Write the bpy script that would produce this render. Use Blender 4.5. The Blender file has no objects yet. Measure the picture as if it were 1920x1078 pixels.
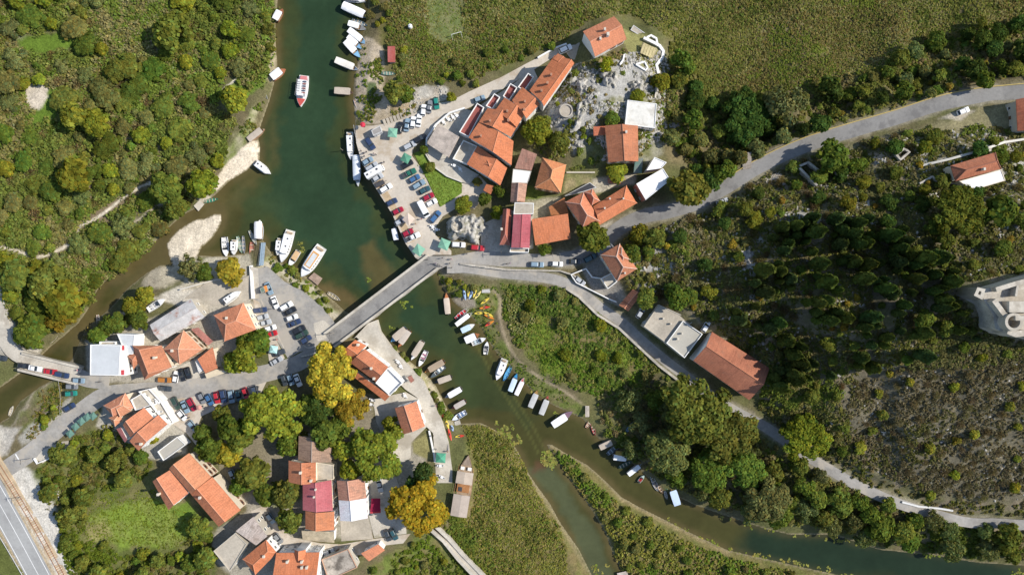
import bpy, bmesh, math, random
import numpy as np
from mathutils import Vector, Matrix

# ------------------------------------------------------------------ camera, sky, sun, exposure
SC = bpy.context.scene
COL = SC.collection
CAM_H = 230.0                       # metres above the village street
PX = 345.0 / 1920.0                 # metres per photo pixel at street level
cam_d = bpy.data.cameras.new("camera"); cam = bpy.data.objects.new("camera", cam_d); COL.objects.link(cam)
cam.location = (0,0, CAM_H); cam.rotation_euler = (0,0,0)
cam_d.lens = 24.0; cam_d.sensor_width = 36.0; cam_d.sensor_fit = 'HORIZONTAL'
cam_d.clip_start = 1.0; cam_d.clip_end = 6000.0
SC.camera = cam

SUN_EL = math.radians(41.0)
SUN_VEC = Vector((math.cos(SUN_EL) * 0.992, math.cos(SUN_EL) * 0.125, math.sin(SUN_EL)))   # towards the sun
wd = bpy.data.worlds.new("World"); SC.world = wd; wd.use_nodes = True
wn = wd.node_tree; bg = wn.nodes["Background"]
sky = wn.nodes.new("ShaderNodeTexSky"); sky.sky_type = 'NISHITA'; sky.sun_disc = False
sky.sun_elevation = SUN_EL; sky.sun_rotation = math.atan2(SUN_VEC.x, SUN_VEC.y)
sky.air_density = 1.0; sky.dust_density = 0.6; sky.ozone_density = 1.0
wn.links.new(sky.outputs[0], bg.inputs[0]); bg.inputs[1].default_value = 0.12
sun_d = bpy.data.lights.new("sun", 'SUN'); sun = bpy.data.objects.new("sun", sun_d); COL.objects.link(sun)
sun_d.energy = 4.3; sun_d.angle = math.radians(0.5); sun_d.color = (1.0,0.94,0.85)
sun.rotation_euler = (-SUN_VEC).to_track_quat('-Z', 'Y').to_euler(); sun.location = SUN_VEC * 400
SC.view_settings.view_transform = 'Standard'; SC.view_settings.look = 'None'
SC.view_settings.gamma = 1.0; SC.view_settings.use_curve_mapping = False
SC.view_settings.exposure = 0.38

R = random.Random(7)
RN = np.random.default_rng(11)
WATER = -3.2
TOWN = 0.08

# ------------------------------------------------------------------ photo pixel -> world
def P(px, py, z=0.0):
 f = (CAM_H - z) / CAM_H * PX
 return Vector(((px - 960.0) * f, (539.0 - py) * f, z))
def PA(pts, z):
 f = (CAM_H - z) / CAM_H * PX
 a = np.asarray(pts, float)
 return np.stack([(a[:, 0] - 960.0) * f, (539.0 - a[:, 1]) * f],1)

# ------------------------------------------------------------------ noise and polygons in numpy
def _hash(ix, iy, seed):
 n = (ix.astype(np.int64) * 374761393 + iy.astype(np.int64) * 668265263 + seed * 982451653) & 0x7fffffff
 n = ((n ^ (n >> 13)) * 1274126177) & 0x7fffffff
 return ((n ^ (n >> 16)) & 0xffff) / 65535.0
def vnoise(x, y, seed=0):
 ix = np.floor(x); iy = np.floor(y); fx = x - ix; fy = y - iy
 fx = fx * fx * (3 - 2 * fx); fy = fy * fy * (3 - 2 * fy)
 a = _hash(ix, iy, seed); b = _hash(ix + 1, iy, seed); c = _hash(ix, iy + 1, seed); d = _hash(ix + 1, iy + 1, seed)
 return (a * (1 - fx) + b * fx) * (1 - fy) + (c * (1 - fx) + d * fx) * fy
def fbm(x, y, seed=0, octv=4):
 s = 0; a = 0.5; t = 0
 for k in range(octv):
  s = s + a * vnoise(x, y, seed + k * 17); t += a; a *= 0.5; x = x * 2.03 + 11.3; y = y * 2.03 + 5.7
 return s / t
def sstep(a, b, x):
 t = np.clip((x - a) / (b - a),0,1); return t * t * (3 - 2 * t)
def sdist(poly, x, y):
 """signed distance to a closed polygon, negative inside"""
 p = np.asarray(poly, float); n = len(p)
 d2 = np.full(x.shape, 1e18); ins = np.zeros(x.shape, bool)
 for i in range(n):
  ax, ay = p[i]; bx, by = p[(i + 1) % n]
  ex, ey = bx - ax, by - ay; L = ex * ex + ey * ey + 1e-12
  t = np.clip(((x - ax) * ex + (y - ay) * ey) / L, 0,1)
  qx = x - ax - t * ex; qy = y - ay - t * ey
  d2 = np.minimum(d2, qx * qx + qy * qy)
  if ay != by:
   c = ((ay > y) != (by > y)) & (x < (bx - ax) * (y - ay) / (by - ay) + ax)
   ins ^= c
 d = np.sqrt(d2); return np.where(ins, -d, d)
def pdist(line, x, y):
 """distance to a polyline and the position along it (in points)"""
 p = np.asarray(line, float); best = np.full(x.shape, 1e18); pos = np.zeros(x.shape)
 for i in range(len(p) - 1):
  ax, ay = p[i]; ex, ey = p[i + 1] - p[i]; L = ex * ex + ey * ey + 1e-12
  t = np.clip(((x - ax) * ex + (y - ay) * ey) / L, 0,1)
  q = (x - ax - t * ex) ** 2 + (y - ay - t * ey) ** 2
  m = q < best; best = np.where(m, q, best); pos = np.where(m, i + t, pos)
 return np.sqrt(best), pos
def smooth_line(pts, n=4):
 """Catmull-Rom through the points"""
 p = [np.asarray(q, float) for q in pts]; p = [2 * p[0] - p[1]] + p + [2 * p[-1] - p[-2]]; out = []
 for i in range(1, len(p) - 2):
  for k in range(n):
   t = k / n
   out.append(0.5 * ((2 * p[i]) + (-p[i - 1] + p[i + 1]) * t + (2 * p[i - 1] - 5 * p[i] + 4 * p[i + 1] - p[i + 2]) * t * t
                              + (-p[i - 1] + 3 * p[i] - 3 * p[i + 1] + p[i + 2]) * t ** 3))
 out.append(p[-2]); return np.array(out)

# ------------------------------------------------------------------ materials
def nodes(name):
 m = bpy.data.materials.new(name); m.use_nodes = True; nt = m.node_tree
 return m, nt, nt.nodes, nt.links, nt.nodes["Principled BSDF"]
def mix(nt, kind, a, b, fac=1.0):
 n = nt.nodes.new("ShaderNodeMix"); n.data_type = 'RGBA'; n.blend_type = kind
 n.clamp_factor = True
 for sock, v in ((n.inputs[0], fac),(n.inputs[6], a),(n.inputs[7], b)):
  if hasattr(v, "is_linked") or hasattr(v, "links"): nt.links.new(v, sock)
  elif isinstance(v, (tuple, list)): sock.default_value = (v[0], v[1], v[2],1)
  else: sock.default_value = v
 return n.outputs[2]
def noise(nt, vec, scale, detail=3.0, rough=0.6):
 n = nt.nodes.new("ShaderNodeTexNoise"); n.inputs["Scale"].default_value = scale
 n.inputs["Detail"].default_value = detail; n.inputs["Roughness"].default_value = rough
 if vec is not None: nt.links.new(vec, n.inputs["Vector"])
 return n.outputs["Fac"]
def ramp(nt, fac, lo, hi, a, b):
 n = nt.nodes.new("ShaderNodeMapRange"); nt.links.new(fac, n.inputs[0])
 n.inputs[1].default_value = lo; n.inputs[2].default_value = hi; n.inputs[3].default_value = a; n.inputs[4].default_value = b
 return n.outputs[0]
def grey(nt, val):
 n = nt.nodes.new("ShaderNodeCombineColor")
 for k in range(3): nt.links.new(val, n.inputs[k])
 return n.outputs[0]
def wpos(nt): return nt.nodes.new("ShaderNodeNewGeometry").outputs["Position"]
def bump(nt, bsdf, h, strength, dist=0.1):
 n = nt.nodes.new("ShaderNodeBump"); n.inputs["Strength"].default_value = strength; n.inputs["Distance"].default_value = dist
 nt.links.new(h, n.inputs["Height"]); nt.links.new(n.outputs[0], bsdf.inputs["Normal"])
def objcol(nt): return nt.nodes.new("ShaderNodeObjectInfo").outputs["Color"]

def surf(name, col=None, rough=0.85, var=0.25, big=0.12, small=2.5, bmp=0.3, spec=0.25, metal=0.0, stain=None, coat=0.0):
 """a surface with two scales of wear; col None takes the object's own paint colour"""
 m, nt, N, L, B = nodes(name); w = wpos(nt)
 base = objcol(nt) if col is None else None
 n1 = noise(nt, w, big, 4); n2 = noise(nt, w, small, 4,0.7)
 f = grey(nt, ramp(nt, n1,0.3,0.7,1 - var, 1 + var)); g = grey(nt, ramp(nt, n2,0.3,0.7,1 - var * 0.7,1 + var * 0.7))
 c = mix(nt, 'MULTIPLY', base if base is not None else col, f); c = mix(nt, 'MULTIPLY', c, g)
 if stain:
  n3 = noise(nt, w, stain[1],5,0.65)
  c = mix(nt, 'MIX', c, stain[0], ramp(nt, n3, stain[2], stain[2] + 0.12,0.0, stain[3]))
 L.new(c, B.inputs["Base Color"]); B.inputs["Roughness"].default_value = rough
 B.inputs["Specular IOR Level"].default_value = spec; B.inputs["Metallic"].default_value = metal
 if coat: B.inputs["Coat Weight"].default_value = coat; B.inputs["Coat Roughness"].default_value = 0.08
 if bmp: bump(nt, B, n2, bmp, 0.06)
 return m

M = {}
M['asphalt'] = surf('asphalt', (0.235,0.228,0.215),0.9,0.14,0.10,1.2,0.2, stain=((0.15,0.145,0.14),0.22,0.52,0.75))
M['old_asphalt'] = surf('old_asphalt', (0.30,0.285,0.26),0.92,0.22,0.09,0.9,0.2, stain=((0.40,0.36,0.30),0.15,0.5,0.8))
M['paving'] = surf('paving', (0.50,0.445,0.37),0.9,0.14,0.08,1.0,0.25, stain=((0.37,0.29,0.2),0.13,0.52,0.75))
M['pale_paving'] = surf('pale_paving', (0.48,0.44,0.37),0.9,0.2,0.12,1.4,0.25, stain=((0.33,0.29,0.23),0.13,0.5,0.75))
M['gravel'] = surf('gravel', (0.46,0.42,0.35),0.95,0.2,0.15,2.2,0.5, stain=((0.22,0.2,0.12),0.22,0.57,0.7))
M['concrete'] = surf('concrete', (0.41,0.365,0.295),0.9,0.2,0.15,1.6,0.25, stain=((0.30,0.25,0.19),0.25,0.57,0.6))
M['stone'] = surf('stone', (0.42,0.385,0.325),0.92,0.3,0.3,2.6,0.6, stain=((0.2,0.18,0.15),0.5,0.58,0.6))
M['plaster'] = surf('plaster', None, 0.85,0.08,0.25,2.0,0.1, stain=((0.42,0.37,0.3),0.35,0.62,0.45))
M['paint'] = surf('paint', None, 0.45,0.07,0.4,2.5,0.05, spec=0.4)
M['canvas'] = surf('canvas', None, 0.9,0.1,0.5,3.0,0.15, spec=0.1)
M['wood'] = surf('wood', None, 0.75,0.28,0.6,5.0,0.3)
M['car_paint'] = surf('car_paint', None, 0.32,0.03,0.5,2.0,0.0, spec=0.5, coat=0.7)
M['rubber'] = surf('rubber', (0.02,0.02,0.02),0.9,0.1)
M['metal'] = surf('metal', (0.42,0.42,0.43),0.4,0.15,0.5,3,0.0, metal=0.7)
M['dark_metal'] = surf('dark_metal', (0.06,0.06,0.065),0.5,0.15,0.5,3,0.0)
M['rust_metal'] = surf('rust_metal', (0.50,0.48,0.46),0.65,0.2,0.35,2.0,0.15, stain=((0.30,0.10,0.045),0.22,0.52,0.8))
M['lamp_glass'] = surf('lamp_glass', (0.7,0.7,0.68),0.1,0.03, bmp=0, spec=0.6)
M['skin'] = surf('skin', (0.5,0.31,0.22),0.6,0.05, bmp=0)
M['hair'] = surf('hair', (0.04,0.025,0.015),0.6,0.1, bmp=0)
M['trousers'] = surf('trousers', (0.05,0.06,0.1),0.9,0.15, bmp=0)
M['bark'] = surf('bark', (0.13,0.10,0.075),0.95,0.3,0.8,5.0,0.6)
M['rust'] = surf('rust', (0.26,0.12,0.06),0.8,0.25,0.6,4.0,0.2)

def make_glass():
 m, nt, N, L, B = nodes('dark_glass')
 B.inputs["Base Color"].default_value = (0.018,0.024,0.03,1); B.inputs["Roughness"].default_value = 0.06
 B.inputs["Specular IOR Level"].default_value = 0.6; return m
M['glass'] = make_glass()

def make_roof(name, hue_b, streak=0.3, lich=0.25, lcol=(0.16,0.13,0.10), rib=0.22):
 """clay pantiles: UV u runs along the eave, v up the slope, both in metres; object colour is the clay colour"""
 m, nt, N, L, B = nodes(name)
 uv = N.new("ShaderNodeUVMap"); uv.uv_map = "UVMap"
 mp = N.new("ShaderNodeMapping"); mp.inputs["Scale"].default_value = (2.2,0.28,1); L.new(uv.outputs[0], mp.inputs[0])
 st = noise(nt, mp.outputs[0],1.0,3,0.7)
 w = wpos(nt); n1 = noise(nt, w, 0.16,4); n2 = noise(nt, w, 2.2,3,0.7); n3 = noise(nt, w, 0.38,5,0.65)
 wave = N.new("ShaderNodeTexWave"); wave.bands_direction = 'X'; wave.inputs["Scale"].default_value = 1.0 / rib / 6.2832 * 1.6
 wave.inputs["Distortion"].default_value = 0.4; L.new(uv.outputs[0], wave.inputs[0])
 wave2 = N.new("ShaderNodeTexWave"); wave2.bands_direction = 'Y'; wave2.wave_profile = 'SAW'; wave2.inputs["Scale"].default_value = 0.45
 L.new(uv.outputs[0], wave2.inputs[0])
 c = mix(nt, 'MULTIPLY', objcol(nt), grey(nt, ramp(nt, st, 0.3,0.7,1 - streak, 1 + streak)))
 c = mix(nt, 'MULTIPLY', c, grey(nt, ramp(nt, n1,0.3,0.7,0.84,1.14)))
 c = mix(nt, 'MULTIPLY', c, grey(nt, ramp(nt, n2,0.3,0.7,0.80,1.2)))
 c = mix(nt, 'MULTIPLY', c, grey(nt, ramp(nt, wave.outputs["Fac"],0,1,0.86,1.1)))
 c = mix(nt, 'MULTIPLY', c, grey(nt, ramp(nt, wave2.outputs["Fac"],0,1,0.93,1.05)))
 c = mix(nt, 'MIX', c, hue_b, ramp(nt, n1,0.45,0.65,0.0,0.35))
 c = mix(nt, 'MIX', c, lcol, ramp(nt, n3,0.54,0.70,0.0, lich))
 L.new(c, B.inputs["Base Color"]); B.inputs["Roughness"].default_value = 0.85; B.inputs["Specular IOR Level"].default_value = 0.2
 bump(nt, B, wave.outputs["Fac"],0.5,0.06)
 return m
M['tile'] = make_roof('roof_tile', (0.46,0.185,0.10),0.22,0.42,(0.25,0.135,0.09))
M['old_tile'] = make_roof('old_roof_tile', (0.30,0.20,0.14),0.34,0.6,(0.20,0.155,0.12))
M['sheet'] = make_roof('sheet_roof', (0.40,0.17,0.18),0.12,0.12,(0.3,0.2,0.2),0.35)

def make_foliage(name, trans=0.34):
 """leaves: object colour times the per-leaf colour attribute"""
 m, nt, N, L, B = nodes(name); N.remove(B)
 at = N.new("ShaderNodeAttribute"); at.attribute_name = "Col"
 oi = N.new("ShaderNodeObjectInfo")
 hs = N.new("ShaderNodeHueSaturation"); L.new(ramp(nt, oi.outputs["Random"],0,1,0.485,0.515), hs.inputs["Hue"])
 L.new(ramp(nt, oi.outputs["Random"],0,1,1.0,1.35), hs.inputs["Value"])
 L.new(mix(nt, 'MULTIPLY', mix(nt, 'MULTIPLY', oi.outputs["Color"], at.outputs["Color"]),(1.14,1.10,.82)), hs.inputs["Color"])
 d = N.new("ShaderNodeBsdfDiffuse"); t = N.new("ShaderNodeBsdfTranslucent"); mx = N.new("ShaderNodeMixShader")
 L.new(hs.outputs[0], d.inputs[0]); L.new(mix(nt, 'MULTIPLY', hs.outputs[0],(1.1,1.15,0.6)), t.inputs[0])
 mx.inputs[0].default_value = trans; L.new(d.outputs[0], mx.inputs[1]); L.new(t.outputs[0], mx.inputs[2])
 L.new(mx.outputs[0], N["Material Output"].inputs[0]); return m
M['leaf'] = make_foliage('leaf')

def make_ground():
 m, nt, N, L, B = nodes('ground'); w = wpos(nt)
 at = N.new("ShaderNodeAttribute"); at.attribute_name = "Col"
 n1 = noise(nt, w, 0.35,5,0.7); n2 = noise(nt, w, 1.6,4,0.75); n3 = noise(nt, w, 4.0,2,0.6)
 c = mix(nt, 'MULTIPLY', at.outputs["Color"], grey(nt, ramp(nt, n1,0.3,0.7,0.78,1.24)))
 c = mix(nt, 'MULTIPLY', c, grey(nt, ramp(nt, n2,0.3,0.7,0.68,1.34)))
 c = mix(nt, 'MULTIPLY', c, grey(nt, ramp(nt, n3,0.3,0.7,0.85,1.15)))
 L.new(c, B.inputs["Base Color"]); B.inputs["Roughness"].default_value = 0.95; B.inputs["Specular IOR Level"].default_value = 0.1
 bump(nt, B, n2,0.7,0.25); return m
M['ground'] = make_ground()

def make_water():
 """turbid river: the colour attribute says how much of the bed and weed shows through"""
 m, nt, N, L, B = nodes('water'); w = wpos(nt)
 at = N.new("ShaderNodeAttribute"); at.attribute_name = "Col"
 n1 = noise(nt, w, 0.06,4,0.6); n2 = noise(nt, w, 0.45,3,0.6)
 c = mix(nt, 'MULTIPLY', at.outputs["Color"], grey(nt, ramp(nt, n1,0.3,0.7,0.84,1.18)))
 c = mix(nt, 'MULTIPLY', c, grey(nt, ramp(nt, n2,0.3,0.7,0.92,1.08)))
 L.new(c, B.inputs["Base Color"]); B.inputs["Roughness"].default_value = 0.12; B.inputs["IOR"].default_value = 1.33
 B.inputs["Specular IOR Level"].default_value = 0.3
 bump(nt, B, noise(nt, w, 1.1,3,0.6),0.12,0.05); return m
M['water'] = make_water()

# ------------------------------------------------------------------ mesh building
class MB:
 def __init__(s): s.v = []; s.f = []; s.uv = []; s.mi = []
 def face(s, pts, mi=0, uv=None):
  b = len(s.v); s.v += [tuple(p) for p in pts]; s.f.append(list(range(b, b + len(pts)))); s.mi.append(mi)
  s.uv.append(uv if uv else [(p[0], p[1]) for p in pts])
 def mesh(s, verts, faces, mi=0):
  b = len(s.v); s.v += [tuple(p) for p in verts]
  for f in faces:
   s.f.append([b + i for i in f]); s.mi.append(mi); s.uv.append([(verts[i][0], verts[i][1]) for i in f])
 def box(s, c, d, mat=None, mi=0, bev=0.0, top=1.0):
  """box of size d centred at c, top face scaled by `top`, edges chamfered by bev"""
  hx, hy, hz = d[0] / 2, d[1] / 2, d[2] / 2
  bev = min(bev, hx * 0.45, hy * 0.45)
  def ring(sx, sy, z):
   if bev <= 0: return [(-sx, -sy, z),(sx, -sy, z),(sx, sy, z),(-sx, sy, z)]
   b = bev
   return [(-sx + b, -sy, z),(sx - b, -sy, z),(sx, -sy + b, z),(sx, sy - b, z),(sx - b, sy, z),(-sx + b, sy, z),(-sx, sy - b, z),(-sx, -sy + b, z)]
  rings = [ring(hx, hy, -hz)]
  if bev > 0:
   rings += [ring(hx * top, hy * top, hz - min(bev, hz)), ring(hx * top - bev * 0.6, hy * top - bev * 0.6, hz)]
  else: rings.append(ring(hx * top, hy * top, hz))
  s.loft([[Vector(p) for p in r] for r in rings], mat, Vector(c), mi)
 def loft(s, rings, mat=None, off=None, mi=0, caps=(True, True), closed=True):
  n = len(rings[0]); V = []
  for r in rings:
   for p in r:
    q = Vector(p)
    if mat is not None: q = mat @ q
    if off is not None: q = q + off
    V.append(q)
  F = []
  for k in range(len(rings) - 1):
   for i in range(n if closed else n - 1):
    j = (i + 1) % n; F.append((k * n + i, k * n + j, (k + 1) * n + j, (k + 1) * n + i))
  if caps[0]: F.append(tuple(reversed(range(n))))
  if caps[1]: F.append(tuple((len(rings) - 1) * n + i for i in range(n)))
  s.mesh(V, F, mi)
 def tube(s, a, b, r0, r1=None, n=8, mi=0):
  a = Vector(a); b = Vector(b); r1 = r0 if r1 is None else r1
  q = (b - a).to_track_quat('Z', 'Y'); rings = []
  for p, r in ((a, r0),(b, r1)):
   rings.append([p + q @ Vector((r * math.cos(t * 2 * math.pi / n), r * math.sin(t * 2 * math.pi / n),0)) for t in range(n)])
  s.loft(rings, mi=mi)
 def prism(s, poly, z0, z1, mi=0, mi_side=None):
  """vertical prism over a world-space polygon"""
  pts = [Vector((p[0], p[1],0)) for p in poly]
  ar = sum(pts[i].x * pts[(i + 1) % len(pts)].y - pts[(i + 1) % len(pts)].x * pts[i].y for i in range(len(pts)))
  if ar < 0: pts.reverse()
  n = len(pts); ms = mi if mi_side is None else mi_side
  s.face([(p.x, p.y, z1) for p in pts], mi)
  for i in range(n):
   a = pts[i]; b = pts[(i + 1) % n]
   s.face([(a.x, a.y, z0),(b.x, b.y, z0),(b.x, b.y, z1),(a.x, a.y, z1)], ms)
  s.face([(p.x, p.y, z0) for p in reversed(pts)], ms)
 def build(s, name, mat, parent=None, color=None, smooth=False):
  me = bpy.data.meshes.new(name); me.from_pydata([tuple(p) for p in s.v],[], s.f)
  uvl = me.uv_layers.new(name="UVMap")
  flat = np.array([c for u in s.uv for c in u], np.float32).reshape(-1)
  uvl.data.foreach_set("uv", flat)
  for mt in (mat if isinstance(mat, (list, tuple)) else [mat]): me.materials.append(mt)
  me.polygons.foreach_set("material_index", np.array(s.mi, np.int32))
  if smooth: me.polygons.foreach_set("use_smooth", np.ones(len(s.f), bool))
  me.update()
  o = bpy.data.objects.new(name, me); COL.objects.link(o)
  if parent is not None: o.parent = parent
  if color is not None: o.color = (color[0], color[1], color[2],1)
  return o

def np_mesh(name, verts, quads, mat, cols=None, smooth=False):
 me = bpy.data.meshes.new(name); nv = len(verts); nq = len(quads)
 me.vertices.add(nv); me.vertices.foreach_set("co", np.asarray(verts, np.float32).reshape(-1))
 me.loops.add(nq * 4); me.loops.foreach_set("vertex_index", np.asarray(quads, np.int32).reshape(-1))
 me.polygons.add(nq); me.polygons.foreach_set("loop_start", np.arange(0, nq * 4,4, dtype=np.int32))
 me.polygons.foreach_set("loop_total", np.full(nq, 4, np.int32))
 if smooth: me.polygons.foreach_set("use_smooth", np.ones(nq, bool))
 me.update(calc_edges=True)
 if cols is not None:
  ca = me.color_attributes.new("Col", 'FLOAT_COLOR', 'POINT')
  c4 = np.ones((nv, 4), np.float32); c4[:, :3] = cols; ca.data.foreach_set("color", c4.reshape(-1))
 me.materials.append(mat); me.validate(); return me

def link(name, data, parent=None, color=None):
 o = bpy.data.objects.new(name, data); COL.objects.link(o)
 if parent is not None: o.parent = parent
 if color is not None: o.color = (color[0], color[1], color[2],1)
 return o
def tag(o, label=None, cat=None, group=None, kind=None):
 if label: o['label'] = label
 if cat: o['category'] = cat
 if group: o['group'] = group
 if kind: o['kind'] = kind
 return o
def thing(name, label, cat, loc=(0,0,0), rot=0.0, group=None):
 o = bpy.data.objects.new(name, None); COL.objects.link(o); o.location = loc; o.rotation_euler = (0,0, rot)
 o.empty_display_size = 0.2
 return tag(o, label, cat, group)
def kids(o):
 return KIDS.get(o, [])
KIDS = {}
def register(root):
 """remember the parts of a prototype so copies need no scene search"""
 def walk(o):
  KIDS[o] = [c for c in COL.objects if c.parent == o]
  for c in KIDS[o]: walk(c)
 walk(root); return root
def dup(o, parent=None, color=None, recol=()):
 c = o.copy(); COL.objects.link(c)
 if parent is not None: c.parent = parent
 base = o.name.split('.')[0]
 if color is not None and base in recol: c.color = (color[0], color[1], color[2],1)
 elif isinstance(color, dict) and base in color: c.color = (*color[base],1)
 for k in kids(o): dup(k, c, color, recol)
 return c
def setloc(o, p, rot=0.0, sc=None):
 o.location = p; o.rotation_euler = (0,0, rot)
 if sc is not None: o.scale = sc
 return o
def imgrot(deg):            # heading measured in the photo (x to the side, y down) -> world z rotation
 return -math.radians(deg)

# ------------------------------------------------------------------ river, terrain, roads
RIVER = [(540,-560),(526,-60),(521,0),(516,40),(517,80),(520,125),(513,160),(505,190),(490,232),(484,256),(488,278),(487,300),(460,322),(430,340),
         (408,362),(385,382),(345,402),(315,428),(290,455),(262,480),(230,505),(200,525),(182,545),(165,580),(148,605),(120,630),
         (95,650),(60,685),(42,697),(0,727),(-120,790),(-500,960),(-480,1000),(-120,830),(0,792),(20,780),(38,752),(75,725),(110,705),
         (138,668),(150,640),(162,615),(180,600),(207,578),(240,540),(275,512),(300,497),(325,497),(350,487),(362,478),(385,480),(400,481),(430,479),(457,476),(470,470),
         (482,454),(493,450),(504,468),(520,488),(548,503),(578,521),(602,543),(625,563),(645,582),(672,598),(700,596),(692,614),
         (712,640),(745,655),(772,680),(800,702),(818,724),(836,760),(846,786),(866,794),(900,792),(922,802),(946,818),(966,838),
         (976,856),(985,878),(1003,905),(1030,942),(1052,982),(1086,1030),(1112,1082),(1180,1260),(1250,1260),(1172,1082),(1150,1040),(1136,1000),(1112,960),
         (1086,920),(1062,890),(1046,858),(1030,842),(1024,832),(1036,834),(1062,850),(1102,872),(1136,902),(1166,932),(1202,952),(1242,972),(1302,1002),
         (1362,1030),(1422,1044),(1502,1062),(1602,1084),(1760,1112),(2400,1240),(2400,1110),(1920,1060),(1830,1054),(1750,1040),(1650,1030),(1562,1002),(1482,1002),
         (1432,990),(1372,970),(1302,946),(1282,936),(1242,920),(1202,882),(1172,856),(1122,822),(1110,806),(1092,784),(1060,770),(1030,756),
         (1000,736),(976,710),(954,688),(936,668),(916,640),(900,610),(878,590),(850,566),(830,540),(820,512),(800,499),(779,484),(760,456),
         (735,401),(700,346),(677,301),(668,268),(667,240),(665,222),(662,176),(665,142),(670,118),(676,76),(690,38),(692,-40),(720,-560)]
SANDBAR = [(415,402),(416,416),(408,432),(395,450),(378,464),(372,478),(368,500),(325,502),(316,478),(312,457),(328,436),(348,422),(366,412),(386,409),(402,401)]
RIVER_W = PA(RIVER, WATER); BAR_W = PA(SANDBAR, WATER)

CTRL = [(0,0,0),(200,200,-.6),(440,60,-1.6),(470,240,-1.8),(300,330,-1.2),(120,330,-.4),(0,400,.2),(60,560,-.4),(200,470,-1.3),(0,640,0),(-300,300,1),
  (740,100,-1.6),(860,60,-1.6),(1000,40,-1.6),(1200,20,-1.6),(1400,100,-1.6),(1600,60,-1.5),(1750,60,-1),(1900,30,1.5),(1000,-300,-1.6),(1600,-300,-1),
  (760,170,-1.2),(700,160,-1.5),(1340,180,-1.5),(1270,90,-1.2),(1300,300,0),(1400,250,-.8),(1540,200,1),(1700,150,3.2),(1850,135,7),(1250,250,1),
  (1060,480,0),(1120,462,.6),(1180,420,1.6),(1300,384,4),(1420,318,6),(1520,273,8),(1600,248,9),(1700,220,10.5),(1800,190,12),(1920,175,13),(2100,150,15),
  (830,500,0),(960,510,0),(1060,525,0),(1130,580,.2),(1200,635,.6),(1290,705,1.2),(1390,775,1.8),(1500,845,2),(1560,882,2.2),(1700,948,2.6),(1920,983,3.2),(2200,985,4),
  (1215,500,5),(1230,560,5),(1300,470,8.5),(1300,560,9),(1400,440,10),(1400,560,13),(1500,500,16),(1600,560,20),(1700,570,24),(1800,600,28),(1850,580,30),(1920,600,31),(2050,600,32),
  (1360,650,4),(1480,700,9),(1600,750,12.5),(1750,750,17),(1900,750,20),(1750,870,9),(1900,880,10),(1620,850,5),(1480,430,13),(1600,430,17),(1750,430,21),(1900,430,24),(2100,430,26),(2100,800,22),
  (1400,900,-1.4),(1650,985,-1),(1800,1020,-.5),(1300,850,-1.3),(1200,760,-1),(1000,600,-1.2),(1100,680,-.6),(1180,660,-.4),(960,660,-1.6),(940,560,-1),
  (1830,315,16.5),(1920,225,13.5),(1700,300,13),(1750,350,17),
  (1080,205,7),(1130,185,8),(1200,130,6),(1150,140,7),(1140,75,4.5),(1225,80,4),(1262,140,1.2),(1205,215,6),(1165,270,4),(1100,290,3.4),(1050,165,4.5),(1003,250,2.6),
  (1030,330,.6),(1225,335,2),(1150,340,1.6),(1080,330,1.5),(1245,170,2.5),(1080,60,1.0),(1000,110,0),(900,170,0),
  (930,900,-2),(1000,1000,-2),(900,1070,-1.8),(1180,1040,-1.8),(1100,900,-2),(1350,1070,-1.8),(1100,1400,-1.8),(800,1300,-1),
  (150,850,-.6),(250,950,-.4),(200,1050,-.4),(330,1020,-.2),(60,1000,.6),(0,960,.6),(120,1078,.6),(0,1100,.6),(40,850,.3),(60,760,-1.6),(100,780,-1),(200,1300,0),
  (500,900,0),(300,700,0),(600,800,0),(800,340,0),(900,420,0),(500,620,0)]
CX = np.array([P(a, b, c)[:] for a, b, c in CTRL])
FLATS = [[(650,232),(790,190),(880,163),(960,122),(1040,92),(1072,86),(1066,122),(1010,205),(972,262),(955,320),(950,370),(1000,410),(1056,470),(1090,478),(1080,500),(1062,532),(950,520),(870,512),(800,505),(740,440),(655,300)],
         [(470,490),(505,490),(560,530),(640,600),(700,620),(745,655),(800,715),(846,800),(862,870),(850,960),(800,1010),(730,1030),(690,1100),(560,1250),(400,1078),(380,1000),(430,965),(335,880),(290,862),
          (200,795),(150,792),(90,850),(0,900),(-60,950),(-160,940),(90,790),(135,740),(140,690),(165,640),(215,622),(280,575),(330,535),(400,505)]]
FLATS_W = [PA(f, 0) for f in FLATS]
ROADS = {   # centre line in photo pixels, width in metres
 'upper': (smooth_line([(1050,487),(1090,480),(1125,462),(1155,432),(1200,408),(1255,396),(1310,379),(1362,350),(1410,320),(1460,294),(1520,269),(1600,244),(1680,221),(1750,198),(1805,185),(1860,177),(1960,168),(2150,150),(2500,140)]),4.7),
 'lower': (smooth_line([(838,503),(880,503),(940,512),(1000,518),(1050,527),(1090,549),(1130,580),(1165,604),(1200,636),(1240,670),(1290,708),(1340,747),(1390,777),(1440,803),(1500,846),(1560,883),(1620,916),(1700,949),(1780,971),(1860,981),(2000,985),(2500,990)]),3.4),
}
def idw(x, y):
 num = np.zeros(x.shape); den = np.zeros(x.shape)
 for a, b, c in CX:
  w = 1.0 / ((x - a) ** 2 + (y - b) ** 2 + 20.0) ** 2
  num += w * c; den += w
 return num / den
_rw = {}
for k, (ln, wdt) in ROADS.items():
 z = np.zeros(len(ln)); xy = PA(ln, 0)
 for _ in range(5):
  z = idw(xy[:, 0], xy[:, 1]); f = (CAM_H - z) / CAM_H * PX
  xy = np.stack([(ln[:, 0] - 960) * f, (539 - ln[:, 1]) * f],1)
 zs = np.convolve(np.pad(z, 4, 'edge'), np.ones(9) / 9, 'valid')
 _rw[k] = (xy, zs, wdt)
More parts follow.
